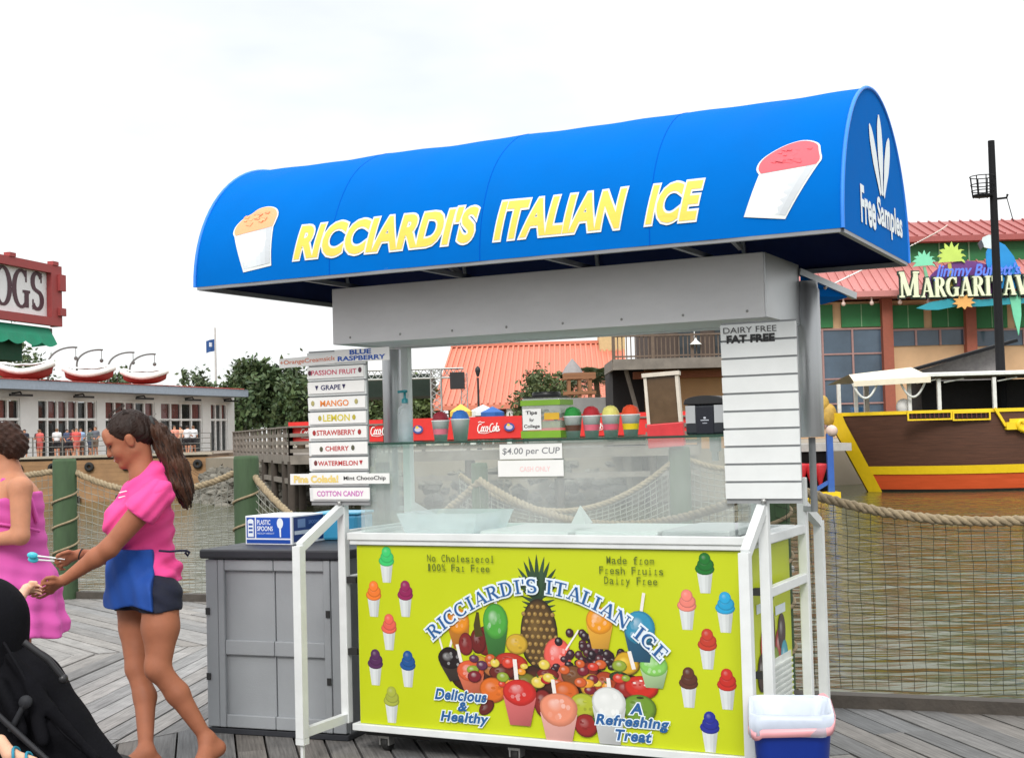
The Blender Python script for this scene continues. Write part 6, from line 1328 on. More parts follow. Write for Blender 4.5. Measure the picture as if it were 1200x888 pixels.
# napkin holder
nh = thing('napkin_holder', 'black and steel napkin holder with a domed lid on the glass shelf', 'napkin holder', cw(1.745, .15, zs1), -TH)
m = MB(); pts = [(-.088, 0), (.088, 0), (.088, .128), (-.088, .128)]; m.prism(pts, -.075, .075, lambda x, y, z: (x, z, y)); m.build('case', M('black holder plastic', S(34, 38, 46), .3), nh, bevel=.01)
m = MB(); pts = [(-.094, .129), (.094, .129), (.09, .145)] + [(.09 * math.cos(q), .145 + .022 * math.sin(q)) for q in [math.pi * k / 10 for k in range(1, 10)]] + [(-.09, .145)]; m.prism(pts, -.082, .082, lambda x, y, z: (x, z, y)); m.build('lid', M('black lid plastic'), nh, bevel=.004)
m = MB(); m.box((-.085, -.078, .05), (-.042, -.0755, .125)).box((.042, -.078, .05), (.085, -.0755, .125)); m.build('steel_cheek', m_ali, nh); fpn2 = MB().box((-.038, -.079, .006), (.038, -.0755, .118)).build('face', M('dark navy face', S(12, 16, 32), .25), nh)
p = Print(lambda x, z, h: (x, -.079 - h, z), .0005); p.ell(0, .072, .006, .005, (.6, .62, .7), n=8); p.rect(-.018, .060, .018, .064, (.55, .58, .66)); p.rect(-.01, .048, .01, .051, (.5, .52, .6)); p.mb.build('emblem', ink, fpn2)
# price cards on the glass
pcz = thing('price_card', 'two white price cards taped one under the other on the front glass', 'sign', cw(.95, .008, 1.30), -TH)
c1 = MB().box((-.155, -.003, .068), (.155, -.0012, .135)).build('upper_card', M('white strip card'), pcz); c2 = MB().box((-.165, -.003, -.01), (.16, -.0012, .062)).build('lower_card', M('white strip card'), pcz)
p = Print(lambda x, z, h: (x, -.003 - h, z), .0005); p.text('$4.00 per CUP', -.142, .082, .284, .036, S(128, 130, 134), bold=.01, shear=.1); p.mb.build('upper_lettering', ink, c1)
p = Print(lambda x, z, h: (x, -.003 - h, z), .0005); p.text('CASH ONLY', -.055, .012, .15, .022, S(244, 206, 206), bold=.012); p.mb.build('lower_lettering', ink, c2)
# ================================================================== cabinet, boxes, bin
A_, B_ = gp(244, 858), gp(404, 868); ang = math.atan2(B_.y - A_.y, B_.x - A_.x); wdt = .80
cab = thing('storage_cabinet', 'grey resin storage cabinet with recessed door panels, black hinges and a dark lid', 'cabinet', (A_.x, A_.y, 0), ang)
m_grey = M('grey resin', S(150, 154, 158), .55, var=.05, vscale=4, bump=.12, bscale=200); m_lid = M('dark charcoal resin', S(44, 46, 52), .5, var=.08); hz = .885; dp = .72
MB().box((.0, .03, .03), (wdt, dp, hz)).build('body', m_grey, cab); MB().box((-.005, .0, 0), (wdt + .005, dp + .005, .029)).build('base', m_lid, cab, bevel=.004)
MB().box((-.022, -.025, hz + .001), (wdt + .022, dp + .02, hz + .048)).build('lid', m_lid, cab, bevel=.01)
def door(x0, x1, side):
    m = MB(); m.box((x0 + .003, .012, .035), (x1 - .003, .0295, hz - .004)); fz_ = [(.035, .10), (.40, .475), (hz - .06, hz - .004)]
    s0, s1 = (x0 + .115, x1 - .002) if side < 0 else (x0 + .002, x1 - .115)
    for a, b2 in fz_: m.box((s0, -.006, a), (s1, .0115, b2))
    if side < 0: m.box((x0 + .003, -.006, .035), (x0 + .075, .0115, hz - .004)); m.box((x0 + .078, -.010, .035), (s0 - .001, .0115, hz - .004))
    else: m.box((x1 - .075, -.006, .035), (x1 - .003, .0115, hz - .004)); m.box((s1 + .001, -.010, .035), (x1 - .078, .0115, hz - .004))
    d = m.build('door', m_grey, cab, bevel=.005)
    for z in (.27, .60): xh = x0 + .004 if side < 0 else x1 - .10; MB().box((xh, -.0125 if side < 0 else -.0155, z), (xh + .022, -.0065 if side < 0 else -.0105, z + .035)).build('hinge', m_blkp, d)
door(0, wdt / 2, -1); door(wdt / 2, wdt, 1)
CBM = parent_matrix(cab); lz = hz + .0485
pA = at(287, 632, 7.18); sb_rot = rad(-26)
sbx = thing('spoon_box', 'blue and white cardboard box of plastic spoons on the grey cabinet lid', 'box', (pA.x, pA.y + .02, lz), sb_rot); bw2, bd2, bh2 = .30, .30, .15
body = MB().box((0, 0, 0), (bw2, bd2, bh2)).build('carton', M('white carton', S(236, 240, 246), .6, var=.03), sbx, bevel=.002)
p = Print(lambda x, z, h: (x, -h, z), .0006); BB = S(14, 82, 190)
p.rect(.008, .034, .062, .142, mul(BB, .8)); p.rect(.07, .034, .288, .142, BB); p.rect(.008, .006, .288, .026, mul(BB, .7)); p.rect(.016, .040, .054, .120, (.8, .86, .92)); p.ell(.035, .122, .02, .012, (.8, .86, .92), n=12)
for z in (.06, .08, .10): p.rect(.022, z, .048, z + .01, mul(BB, .7))
p.text('PLASTIC', .078, .105, .085, .024, (.85, .9, .97), bold=.02); p.text('SPOONS', .078, .072, .10, .024, (.85, .9, .97), bold=.02); p.text('MEDIUM WEIGHT', .078, .054, .11, .009, (.7, .8, .95))
p.ell(.225, .112, .02, .028, (.86, .93, 1.0), n=16); p.ribbon([(.225, .09), (.227, .04)], [.012, .008], (.86, .93, 1.0)); p.mb.build('front_print', ink, body)
p = Print(lambda v, z, h: (bw2 + h, v, z), .0006); p.rect(.012, .012, .288, .142, S(20, 52, 120)); p.rect(.02, .05, .28, .07, (.6, .68, .8)); p.rect(.05, .085, .12, .13, S(110, 140, 190)); p.text('SPOONS', .15, .10, .1, .018, S(100, 130, 190), bold=.02); p.mb.build('side_print', ink, body)
pC = at(368, 626, 7.25); cb = thing('blue_box', 'plain turquoise plastic box behind the spoon box on the grey cabinet', 'box', (pC.x - .02, pC.y + .10, lz), rad(-18)); m = MB(); m.box((0, 0, 0), (.26, .22, .135)); m.build('tub', M('turquoise plastic', S(70, 170, 216), .35, var=.04), cb, bevel=.015); MB().box((-.006, -.006, .1355), (.266, .226, .150)).build('lid', M('turquoise plastic lid', S(96, 188, 226), .35), cb, bevel=.006)
# bin
pB = at(926, 827, 5.08); bn = thing('waste_bin', 'blue plastic bin with a white and pink liner folded over its rim', 'bin', (pB.x, pB.y, 0), rad(-10)); BH = pB.z + .0
def rrect(w, d, r, n=6):
    o = []
    for cx, cy, a in ((w - r, d - r, 0), (-w + r, d - r, 90), (-w + r, -d + r, 180), (w - r, -d + r, 270)):
        for i in range(n + 1): q = rad(a + 90 * i / n); o.append((cx + r * math.cos(q), cy + r * math.sin(q)))
    return o
def loft(rings, mb, close=None):
    n = len(rings[0]); V = [p for r in rings for p in r]; mb.add(V, [(i * n + k, i * n + (k + 1) % n, (i + 1) * n + (k + 1) % n, (i + 1) * n + k) for i in range(len(rings) - 1) for k in range(n)], smooth=True)
    if close: mb.add(rings[0], [tuple(range(n))[::-1]])
m = MB(); ring = lambda w, d, z, r=.05: [(x, y, z) for x, y in rrect(w, d, r)]
loft([ring(.108, .135, 0), ring(.142, .182, BH - .02), ring(.148, .188, BH - .015), ring(.148, .188, BH), ring(.142, .182, BH), ring(.10, .12, .02)], m, True); bb2 = m.build('bucket', M('blue bin plastic', S(16, 54, 156), .4, var=.05), bn)
bsx = lambda z: .108 + .034 * z / (BH - .02) + .0015
p = Print(lambda s, z, h: (bsx(z) + h, s, z), .001); p.text('RECYCLE', .02, .08, .24, .05, S(196, 210, 232), bold=.02, rot=rad(90)); p.mb.build('lettering', ink, bb2)
def liner(zo, z1, wv, seed, off, mat, name):
    rg = []; base = rrect(1, 1, .4); rn = random.Random(seed); ph = [rn.random() * 6 for _ in range(6)]; n = len(base)
    for (w, d, z, amp) in ((.085, .115, BH - .24, .010), (.115, .15, BH - .10, .006), (.137, .176, BH - .012, .0004), (.1450, .1850, BH + .005, .0004), (.1515, .1915, BH + .001, .0004), (.1545 + off, .1945 + off, BH - zo * .5, .0012), (.154 + off, .194 + off, BH - zo, .0015)):
        q = rrect(w, d, .05); o = []
        for i, (x, y) in enumerate(q):
            u = i / n * 2 * math.pi; f_ = 1 + amp * (math.sin(u * 9 + ph[0]) + .6 * math.sin(u * 17 + ph[1])) / .1
            drop = 0 if z > BH - .005 else (z - BH) / zo * (wv * (math.sin(u + 3.9) * .5 + .12 * math.sin(u * 5 + ph[2]))) if z < BH and w > .1515 else 0
            o.append((x * f_, y * f_, z + drop))
        rg.append(o)
    m = MB(); loft(rg, m); o = m.build(name, mat, bn); sd_ = o.modifiers.new('thin', 'SOLIDIFY'); sd_.thickness = .0012; return o
liner(.05, 0, .05, 3, .0, glass('white liner film', (.86, .90, .97), .62, (.80, .86, .95), .25), 'liner')
def pinkband():
    m = MB(); q = rrect(.1556, .1956, .05); n = len(q); V = []
    for i, (x, y) in enumerate(q):
        u = i / n * 2 * math.pi; zl = BH - .052 - .030 * math.sin(u + 3.9) - .006 * math.sin(u * 5); V += [(x, y, zl), (x * 1.004, y * 1.004, zl + .03)]
    m.add(V, [(2 * i, 2 * ((i + 1) % n), 2 * ((i + 1) % n) + 1, 2 * i + 1) for i in range(n)], smooth=True); o = m.build('liner_hem', M('pink liner hem', S(226, 160, 166), .4, var=.08, vscale=12), bn); s_ = o.modifiers.new('thin', 'SOLIDIFY'); s_.thickness = .001
pinkband()

# ================================================================== PEOPLE
def skin_mat(name, c): return M(name, c, .6, var=.10, vscale=14, sub=.06, bump=.12, bscale=240, spec=.3)
m_eye = M('dark eye', (.02, .012, .01), .2)
def Jf(Y0): return lambda x, y, dy=0.: at(x, y, Y0 + dy)
J = Jf(6.30)
wm_ = thing('person', 'woman with a ponytail in pink T-shirt, blue apron and dark shorts, holding out spoons', 'person', (J(200, 880).x, 6.3, 0))
skin = skin_mat('tanned skin', S(160, 101, 75))
# head frame
fwd = Vector((-.88, -.20, -.42)).normalized(); lft = Vector((0, 0, 1)).cross(fwd).normalized(); upv = fwd.cross(lft).normalized(); HC = J(151, 514, .0)
HR = np.array([[fwd.x, lft.x, upv.x], [fwd.y, lft.y, upv.y], [fwd.z, lft.z, upv.z]])
def h(f, l, u): return HC + fwd * f + lft * l + upv * u
def head(fd, h, HR, k=1.):
    e = lambda c, r, kk=.02: fd.ell(h(*[x * k for x in c]), [x * k for x in r], HR, kk)
    e((-.012, 0, .032), (.098, .076, .088)); e((.04, 0, -.03), (.056, .058, .080), .03)
    for s in (-1, 1):
        fd.cone(h(.0, s * .046 * k, -.06 * k), h(.07 * k, s * .014 * k, -.098 * k), .024 * k, .016 * k, .025); e((.066, s * .034, -.036), (.028, .024, .028), .02); e((.083, s * .030, .022), (.016, .026, .010), .014)
        e((-.004, s * .077, -.012), (.020, .009, .032), .006); e((-.008, s * .083, .006), (.016, .006, .014), .006)
        e((.098, s * .011, -.034), (.011, .008, .008), .008)
    e((.078, 0, -.100), (.018, .020, .014), .016)
    fd.cone(h(.092 * k, 0, .012 * k), h(.113 * k, 0, -.028 * k), .007 * k, .0115 * k, .012); e((.0955, 0, -.058), (.009, .025, .0065), .007); e((.0935, 0, -.071), (.009, .022, .0075), .007)
    e((.085, 0, .05), (.02, .05, .035), .03)
def handf(fd, wr, kn, fing, thumb, pr=.014, fr=.0078):
    """palm from wrist to the knuckle row, fingers as bent chains, thumb from the side of the palm"""
    for k_ in kn: fd.cone(wr, k_, pr * 1.05, pr * .82, .014)
    for i in range(len(kn) - 1): fd.cone(kn[i], kn[i + 1], pr * .8, pr * .8, .012)
    for ch in fing: fd.chain(ch, [fr * 1.08, fr, fr * .93, fr * .82][:len(ch)], .003)
    fd.chain(thumb, [pr * .9, fr * 1.15, fr * 1.05, fr * .9][:len(thumb)], .006)
fd = Field()
head(fd, h, HR)
nb = J(168, 560, .0); fd.cone(h(-.03, 0, -.05), nb, .050, .056, .03); fd.cone(nb, J(172, 580, 0), .056, .075, .04)
chest, waist, pel = J(167, 612, .02), J(172, 650, .02), J(176, 692, .02)
fd.cone(chest, waist, .104, .090, .04); fd.cone(waist, pel, .090, .104, .04)
shN, shF = J(186, 578, -.16), J(158, 577, .19); fd.cone(shN, shF, .046, .046, .03)
for dy in (-.07, .075): fd.ell(J(144, 611, dy), (.060, .065, .075), None, .05)
fd.ell(J(189, 697, -.06), (.080, .085, .095), None, .03); fd.ell(J(185, 697, .09), (.080, .085, .095), None, .03)
# near (left) arm
elN, wrN = J(128, 642, -.22), J(76, 679, -.20); fd.cone(shN, J(168, 596, -.20), .046, .050, .02); fd.cone(J(168, 596, -.20), elN, .053, .042, .02); fd.cone(elN, elN.lerp(wrN, .3), .042, .041, .02); fd.cone(elN.lerp(wrN, .3), wrN, .041, .0245, .02)
# far (right) arm
elF, wrF = J(140, 655, .24), J(94, 649, .10); fd.cone(shF, elF, .056, .042, .02); fd.cone(elF, wrF, .041, .024, .02)
# near hand: reaching, palm up-ish, fingers curled round the small hand
P = lambda x, y, dy: J(x, y, -.20 + dy)
kn = [P(60, 682, -.022), P(58, 686, -.004), P(58, 690, .014), P(60, 693, .030)]
handf(fd, wrN, kn, [[kn[0], P(51, 684, -.03), P(44, 688, -.028), P(39, 690, -.02)], [kn[1], P(47, 691, -.008), P(39, 695, -.006), P(33, 696, .0)], [kn[2], P(48, 695, .012), P(41, 698, .012), P(37, 698, .014)], [kn[3], P(52, 698, .03), P(47, 700, .03), P(43, 700, .03)]],
      [wrN.lerp(kn[0], .25), P(62, 676, -.03), P(55, 677, -.034), P(49, 681, -.03)])
# far hand: fist round the spoon handles, thumb on top
Q = lambda x, y, dy: J(x, y, .10 + dy); kf = [Q(77, 648, -.030), Q(75, 652, -.026), Q(75, 656, -.018), Q(77, 660, -.008)]
handf(fd, wrF, kf, [[kf[0], Q(68, 650, -.04), Q(65, 655, -.03), Q(70, 657, -.018)], [kf[1], Q(67, 654, -.036), Q(65, 659, -.026), Q(71, 661, -.014)], [kf[2], Q(68, 659, -.028), Q(67, 663, -.016), Q(73, 664, -.006)], [kf[3], Q(71, 663, -.016), Q(71, 667, -.006), Q(76, 667, .004)]],
      [wrF.lerp(kf[0], .3), Q(80, 646, -.04), Q(73, 648, -.046), Q(67, 652, -.042)])
# legs
hN, kN, aN = J(188, 700, -.08), J(186, 784, -.14), J(243, 866, -.10); fd.cone(hN, J(188, 735, -.10), .085, .083, .03); fd.cone(J(188, 735, -.10), kN, .083, .052, .025); fd.ell(J(180, 781, -.15), (.040, .045, .05), None, .03)
cN = J(208, 812, -.12); fd.cone(kN, cN, .050, .051, .025); fd.cone(cN, aN, .051, .028, .025); hl = J(255, 876, -.08); ball = J(238, 893, -.17); toe = J(230, 897, -.22); fd.cone(aN, hl, .036, .033, .02); fd.cone(aN, ball, .034, .034, .025); fd.cone(hl, ball, .030, .032, .03); fd.cone(ball, toe, .034, .018, .02)
hF, kF, aF = J(156, 702, .10), J(160, 783, .02), J(171, 882, -.15); fd.cone(hF, J(160, 735, .09), .083, .078, .03); fd.cone(J(160, 735, .09), kF, .078, .050, .025); cF = J(170, 816, -.02); fd.cone(kF, cF, .047, .050, .025); fd.cone(cF, aF, .050, .030, .025)
hl2 = Vector((aF.x + .03, aF.y + .02, .035)); b2_ = Vector((aF.x - .10, aF.y - .10, .03)); fd.cone(aF, hl2, .036, .036, .02); fd.cone(aF, b2_, .038, .03, .03); fd.cone(hl2, b2_, .034, .034, .03); fd.cone(b2_, b2_ + Vector((-.05, -.04, -.008)), .034, .016, .02)
organic('body', fd.mesh(.0055, smooth=2), skin, wm_)
# face: lids, brows, smile
for s in (-1, 1):
    m = MB(); m.tube([h(.0935 - .012 * abs(q) ** 2, s * (.030 + .017 * q), .006 - .006 * (1 - q * q)) for q in (-1, -.6, -.2, .2, .6, 1)], [.001, .002, .0026, .0028, .0026, .001], 6); m.build('eyelash', m_eye, wm_, world=True)
    m = MB(); m.tube([h(.1005 - .011 * abs(q) ** 2, s * (.031 + .021 * q), .029 + .004 * (1 - q * q)) for q in (-1, -.5, 0, .5, 1)], [.0012, .0028, .003, .0028, .001], 6); m.build('eyebrow', M('dark brown brow', S(50, 34, 28), .8), wm_, world=True)
m = MB(); m.tube([h(.104 - .016 * q * q, .026 * q, -.0645 + .006 * q * q) for q in (-1, -.5, 0, .5, 1)], [.001, .0022, .0026, .0022, .001], 6); m.build('mouth', M('smiling mouth', S(226, 206, 200), .4), wm_, world=True)
# hair cap + ponytail
m_hair = M('dark brown hair', S(40, 25, 19), .5, var=.45, vscale=16, stretch=(1, 1, .35), bump=.9, bscale=60, spec=.25); hd = Field()
hd.ell(h(-.018, 0, .040), (.103, .083, .093), HR, .02); hd.ell(h(-.07, 0, -.005), (.055, .066, .065), HR, .03); pt = h(-.118, 0, .018); hd.cone(h(-.08, 0, .02), pt, .05, .034, .02)
def hcut(X, Y, Z, D):
    f = (X - HC.x) * fwd.x + (Y - HC.y) * fwd.y + (Z - HC.z) * fwd.z; l = (X - HC.x) * lft.x + (Y - HC.y) * lft.y + (Z - HC.z) * lft.z; u = (X - HC.x) * upv.x + (Y - HC.y) * upv.y + (Z - HC.z) * upv.z
    pl = (f * .80 - u * .60) - (.022 + 0 * l); strand = .0022 * np.sin(l * 420 + u * 60) + .0015 * np.sin(u * 500 + f * 130)
    D = np.maximum(D + strand, pl); ear = .024 - np.sqrt((f + .004) ** 2 + (u + .012) ** 2 + 0 * l); return np.maximum(D, np.minimum(ear, .0 + np.abs(l) * 0 + ear))
organic('hair', hd.mesh(.0045, cut=hcut, smooth=2), m_hair, wm_)
tail = Field(); tp = [pt, J(186, 508, .02), J(198, 526, .02), J(207, 548, .02), J(213, 568, .01), J(217, 584, .0), J(219, 594, 0)]; tail.chain(tp, [.032, .044, .052, .054, .046, .028, .006], .03)
def tcut(X, Y, Z, D): return D + .006 * np.sin(X * 150 + Z * 28) * np.sin(Y * 120 + Z * 17) + .003 * np.sin(X * 330 + Y * 210 + Z * 40) + .004 * np.sin(Z * 60 + X * 30)
m_hair2 = M('warm brown ponytail hair', S(66, 43, 31), .5, var=.5, vscale=14, stretch=(1, 1, .3), bump=.9, bscale=60, spec=.25)
tl_ = organic('ponytail', tail.mesh(.0045, cut=tcut, smooth=1), m_hair2, wm_); st_ = MB(); rn = random.Random(9)
for k in range(90):
    a = rn.random() * 6.28; r0 = rn.uniform(.03, .058); q = []
    for i, c in enumerate(tp): w_ = [.5, .8, 1, 1.05, .95, .7, .4][i]; q.append(c + Vector((math.cos(a + i * .3), math.sin(a + i * .3), 0)) * r0 * w_ + Vector((rn.uniform(-.006, .006), rn.uniform(-.006, .006), rn.uniform(-.01, .004))))
    st_.tube(q[:rn.choice((5, 6, 7))], .0016, 3, caps=False)
for k in range(26): l = rn.uniform(-.06, .06); st_.tube([h(.03, l, .118 - l * l * 8), h(-.04, l * 1.1, .134 - l * l * 8), h(-.10, l * .6, .085 - l * l * 3), pt], .0014, 3, caps=False)
st_.build('hair_strands', m_hair, wm_, world=True); m = MB(); m.lathe([(.036, -.008), (.040, 0), (.036, .008)], pt + Vector((.012, 0, .004)), 16, (upv, lft, -fwd)); m.build('hair_tie', m_blkp, wm_, world=True)
# T-shirt
m_pink_s = M('hot pink T-shirt cotton', S(236, 74, 148), .8, var=.05, vscale=6, bump=.12, bscale=300); sh_ = Field()
sh_.cone(J(170, 612, .02), J(174, 650, .02), .120, .108, .05); sh_.cone(J(174, 650, .02), J(179, 682, .02), .108, .122, .05); sh_.cone(shN, shF, .068, .068, .05); sh_.cone(J(170, 612, .02), J(174, 586, .02), .112, .10, .06)
for dy in (-.065, .07): sh_.ell(J(143, 612, dy), (.085, .082, .095), None, .07)
sh_.ell(J(192, 672, .02), (.080, .125, .07), None, .04); slv = Field(); slv.cone(shN, J(168, 596, -.20), .066, .074, .03); slv.cone(J(168, 596, -.20), J(150, 618, -.21), .074, .072, .03); slf = Field(); slf.cone(shF, J(146, 610, .22), .066, .070, .03); sh_.cone(J(180, 560, .02), J(172, 580, .02), .085, .11, .04)
ca = (J(150, 618, -.21) - J(172, 590, -.20)).normalized(); cpn = J(163, 602, -.20); cbf = J(148, 612, .22); hemz = J(200, 682).z
def scut(X, Y, Z, D):
    fold = .008 * np.sin(Z * 62 + X * 26 + 2 * np.sin(Y * 20)) * np.clip((1.02 - Z) * 8, 0, 1) + .0055 * np.sin((X * .7 - Z) * 75 + Y * 14 + 2 * np.sin(X * 17)) + .003 * np.sin(Y * 55 + Z * 30)
    D = D + fold
    hem = hemz + (X - J(200, 682).x) * .16 - Z; D = np.maximum(D, hem)
    nk = .066 - np.sqrt((X - J(160, 556).x) ** 2 + (Y - 6.31) ** 2 + ((Z - J(160, 552).z) * .8) ** 2); return np.maximum(D, nk)
def slcut(X, Y, Z, D): return np.maximum(D + .0035 * np.sin((X - Z) * 80 + Y * 30), (X - cpn.x) * ca.x + (Y - cpn.y) * ca.y + (Z - cpn.z) * ca.z)
def slcut2(X, Y, Z, D): return np.maximum(D, (X - cbf.x) * ca.x + (Z - cbf.z) * ca.z)
parts_ = [sh_.mesh(.0055, cut=scut, smooth=2), slv.mesh(.0055, cut=slcut, smooth=2), slf.mesh(.0055, cut=slcut2, smooth=2)]; Vs, Fs_, o_ = [], [], 0
for v_, f_ in parts_: Vs.append(v_); Fs_.append(f_ + o_); o_ += len(v_)
organic('t_shirt', (np.concatenate(Vs), np.concatenate(Fs_)), m_pink_s, wm_)
m = MB(); cuff = cpn - ca * .004; u1 = ca.cross(Vector((0, 1, 0))).normalized(); u2 = ca.cross(u1); m.tube([cuff + (u1 * math.cos(a) + u2 * math.sin(a)) * .071 for a in [i * math.pi / 16 for i in range(32)]], .0085, 8, closed=True); m.build('sleeve_cuff', m_pink_s, wm_, world=True)
# pale chest and back print
p_ = MB().col((.86, .72, .80))
for k, (x, y, ln) in enumerate(((141, 577, 8), (140, 583, 7))):
    for q in range(5): a = J(x + q * ln / 5, y - q * .4, -.150 + .012 * q); p_.sphere(a, .005, 6, 4, (1.4, .35, .7))
p_.build('chest_print', ink, wm_, world=True)
# shorts
so_ = Field(); so_.cone(waist, pel, .10, .114, .04); so_.ell(J(189, 697, -.06), (.088, .094, .102), None, .03); so_.ell(J(185, 697, .09), (.088, .094, .102), None, .03); so_.cone(hN, J(188, 735, -.10), .095, .095, .03); so_.cone(hF, J(160, 735, .09), .092, .090, .03)
zb1 = J(190, 713).z; zt1 = J(190, 664).z
def shcut(X, Y, Z, D): return np.maximum(np.maximum(D + .003 * np.sin(Z * 90 + X * 60), zb1 + (X - J(190, 713).x) * .05 + .004 * np.sin(Y * 40) - Z), Z - zt1)
organic('shorts', so_.mesh(.006, cut=shcut, smooth=2), M('dark navy denim', S(22, 26, 46), .85, var=.2, vscale=30, bump=.2, bscale=300), wm_)
# apron pouch
apf = Field(); apf.cone(J(172, 645, .02), pel, .118, .122, .05); apf.cone(hN, J(188, 735, -.10), .100, .100, .04); apf.cone(hF, J(160, 735, .09), .098, .096, .04); apf.cone(J(158, 650, .02), J(158, 712, .02), .105, .105, .06)
za1, za0 = J(160, 642).z, J(160, 709).z; xa1 = J(186, 670).x
def apcut(X, Y, Z, D):
    D = D + .005 * np.sin(Y * 38 + Z * 18 + X * 25) + .003 * np.sin(X * 85 + Z * 24) + .012 * np.clip((za1 - .02 - Z) * 6, -.2, 0); D = np.maximum(D, np.maximum(Z - za1, za0 + .010 * np.sin(X * 34 + Y * 14) - Z)); return np.maximum(D, (X - xa1) - (Z - za1) * -.08)
fly = MB(); rn = random.Random(31)
for k in range(46):
    a0 = tp[rn.choice((0, 1, 2, 3))]; d = Vector((rn.uniform(-.2, 1), rn.uniform(-.8, .8), rn.uniform(-.6, .5))).normalized(); L2 = rn.uniform(.05, .11); p0 = a0 + d * .04; fly.tube([p0, p0 + d * L2 * .5 + Vector((0, 0, -.006)), p0 + d * L2 + Vector((rn.uniform(-.01, .02), 0, -.035))], .0007, 3, caps=False)
for k in range(16): l = rn.uniform(-.05, .05); fly.tube([h(.055, l, .085), h(.03, l * 1.1, .135 + rn.uniform(0, .01)), h(-.05, l, .150 + rn.uniform(-.006, .008))], .0006, 3, caps=False)
fly.build('loose_hairs', m_hair, wm_, world=True)
m_apr = M('royal blue apron cloth', S(20, 70, 152), .8, var=.06, vscale=10, bump=.12, bscale=260); organic('apron', apf.mesh(.006, inflate=.022, cut=apcut, smooth=2), m_apr, wm_)
m = MB(); m.tube([J(186, 645, -.135), J(199, 646, -.125), J(211, 645, -.08), J(219, 645, 0)], .0055, 6); m.tube([J(218, 645, 0), J(222, 647, .01), J(220, 651, .02), J(217, 647, .01)], .006, 6); m.build('apron_string', M('dark apron string', S(22, 28, 60), .8), wm_, world=True)
m = MB(); m.lathe([(.0265, -.004), (.0285, 0), (.0265, .004)], J(95, 649, .10), 14, ((wrF - elF).normalized().cross(Vector((0, 1, 0))).normalized(), Vector((0, 1, 0)), (wrF - elF).normalized())); m.build('bracelet', m_blkp, wm_, world=True)
# spoons in her hand
for lab, a, b2, dy in (('upper teal and white plastic spoon held out in the woman\'s hand', (76, 655), (34, 650), -.036), ('lower teal and white plastic spoon held out in the woman\'s hand', (76, 658), (35, 655), -.026)):
    A_, B_ = J(*a, .10 + dy), J(*b2, .10 + dy * 1.6); sp2 = thing('plastic_spoon', lab, 'spoon', B_, 0, 'spoons in the woman\'s hand'); m = MB(); d = (B_ - A_).normalized()
    m.tube([A_, A_.lerp(B_, .55), A_.lerp(B_, .78)], [.0035, .0042, .005], 6); m.build('handle', m_whp, sp2, world=True); m = MB(); c = A_.lerp(B_, .90); ux = d; uz = Vector((0, 0, 1)) - d * d.z; uz.normalize(); uy = d.cross(uz)
    for i in range(8):
        pass
    V = []; 
    for i in range(7):
        t = math.pi * i / 6
        for k in range(12): q = 2 * math.pi * k / 12; V.append(c + ux * (-.026 * math.cos(t)) + uz * (.016 * math.sin(t) * math.cos(q)) + uy * (.009 * math.sin(t) * math.sin(q)))
    m.add(V, [(i * 12 + k, i * 12 + (k + 1) % 12, (i + 1) * 12 + (k + 1) % 12, (i + 1) * 12 + k) for i in range(6) for k in range(12)], smooth=True); m.build('bowl', M('teal spoon plastic', S(70, 190, 210), .3), sp2, world=True)

# ---------------------------------------------------------------- woman in the pink dress
K = Jf(7.9); w2_ = thing('person', 'woman in a sleeveless pink dress and patterned headband standing at the left edge', 'person', (K(10, 800).x, 7.9, 0)); skin2 = skin_mat('light tanned skin', S(190, 132, 102)); fd = Field()
f2 = Vector((-.93, .30, -.2)).normalized(); l2 = Vector((0, 0, 1)).cross(f2).normalized(); u2_ = f2.cross(l2).normalized(); H2 = K(2, 521); R2 = np.array([[f2.x, l2.x, u2_.x], [f2.y, l2.y, u2_.y], [f2.z, l2.z, u2_.z]]); h2 = lambda f, l, u: H2 + f2 * f + l2 * l + u2_ * u
head(fd, h2, R2); n2 = K(10, 555); fd.cone(h2(-.03, 0, -.05), n2, .052, .062, .03); c2_, wa2, pe2 = K(14, 590), K(16, 640), K(10, 680); fd.cone(n2, c2_, .07, .15, .05); fd.cone(c2_, wa2, .165, .16, .05); fd.cone(wa2, pe2, .16, .2, .05)
s1, s2_ = K(24, 572, -.20), K(6, 570, .2); fd.cone(s1, s2_, .062, .062, .05); fd.ell(K(-14, 600, -.09), (.1, .09, .1), None, .05); fd.ell(K(-14, 600, .1), (.1, .09, .1), None, .05)
e2, r2_ = K(24, 628, -.26), K(-22, 634, -.22); fd.cone(s1, e2, .062, .050, .03); fd.cone(e2, r2_, .048, .03, .02); fd.chain([r2_, K(-32, 634, -.2), K(-40, 632, -.2)], [.03, .032, .02], .02)
e3, r3 = K(2, 632, .24), K(-30, 640, .1); fd.cone(s2_, e3, .06, .048, .03); fd.cone(e3, r3, .046, .03, .02); fd.chain([r3, K(-40, 640, .06)], [.03, .026], .02)
for hx, dy in ((16, -.1), (0, .1)):
    fd.cone(K(hx, 690, dy), K(hx + 6, 765, dy), .115, .066, .03); fd.cone(K(hx + 6, 765, dy), K(hx + 8, 795, dy), .062, .062, .03); an = K(hx + 6, 838, dy); an.z = max(an.z, .09); fd.cone(K(hx + 8, 795, dy), an, .062, .038, .03); fo_ = Vector((an.x - .14, an.y - .02, .035)); fd.cone(an, Vector((an.x + .03, an.y, .04)), .038, .034, .02); fd.cone(an, fo_, .04, .026, .03)
organic('body', fd.mesh(.009, smooth=2), skin2, w2_)
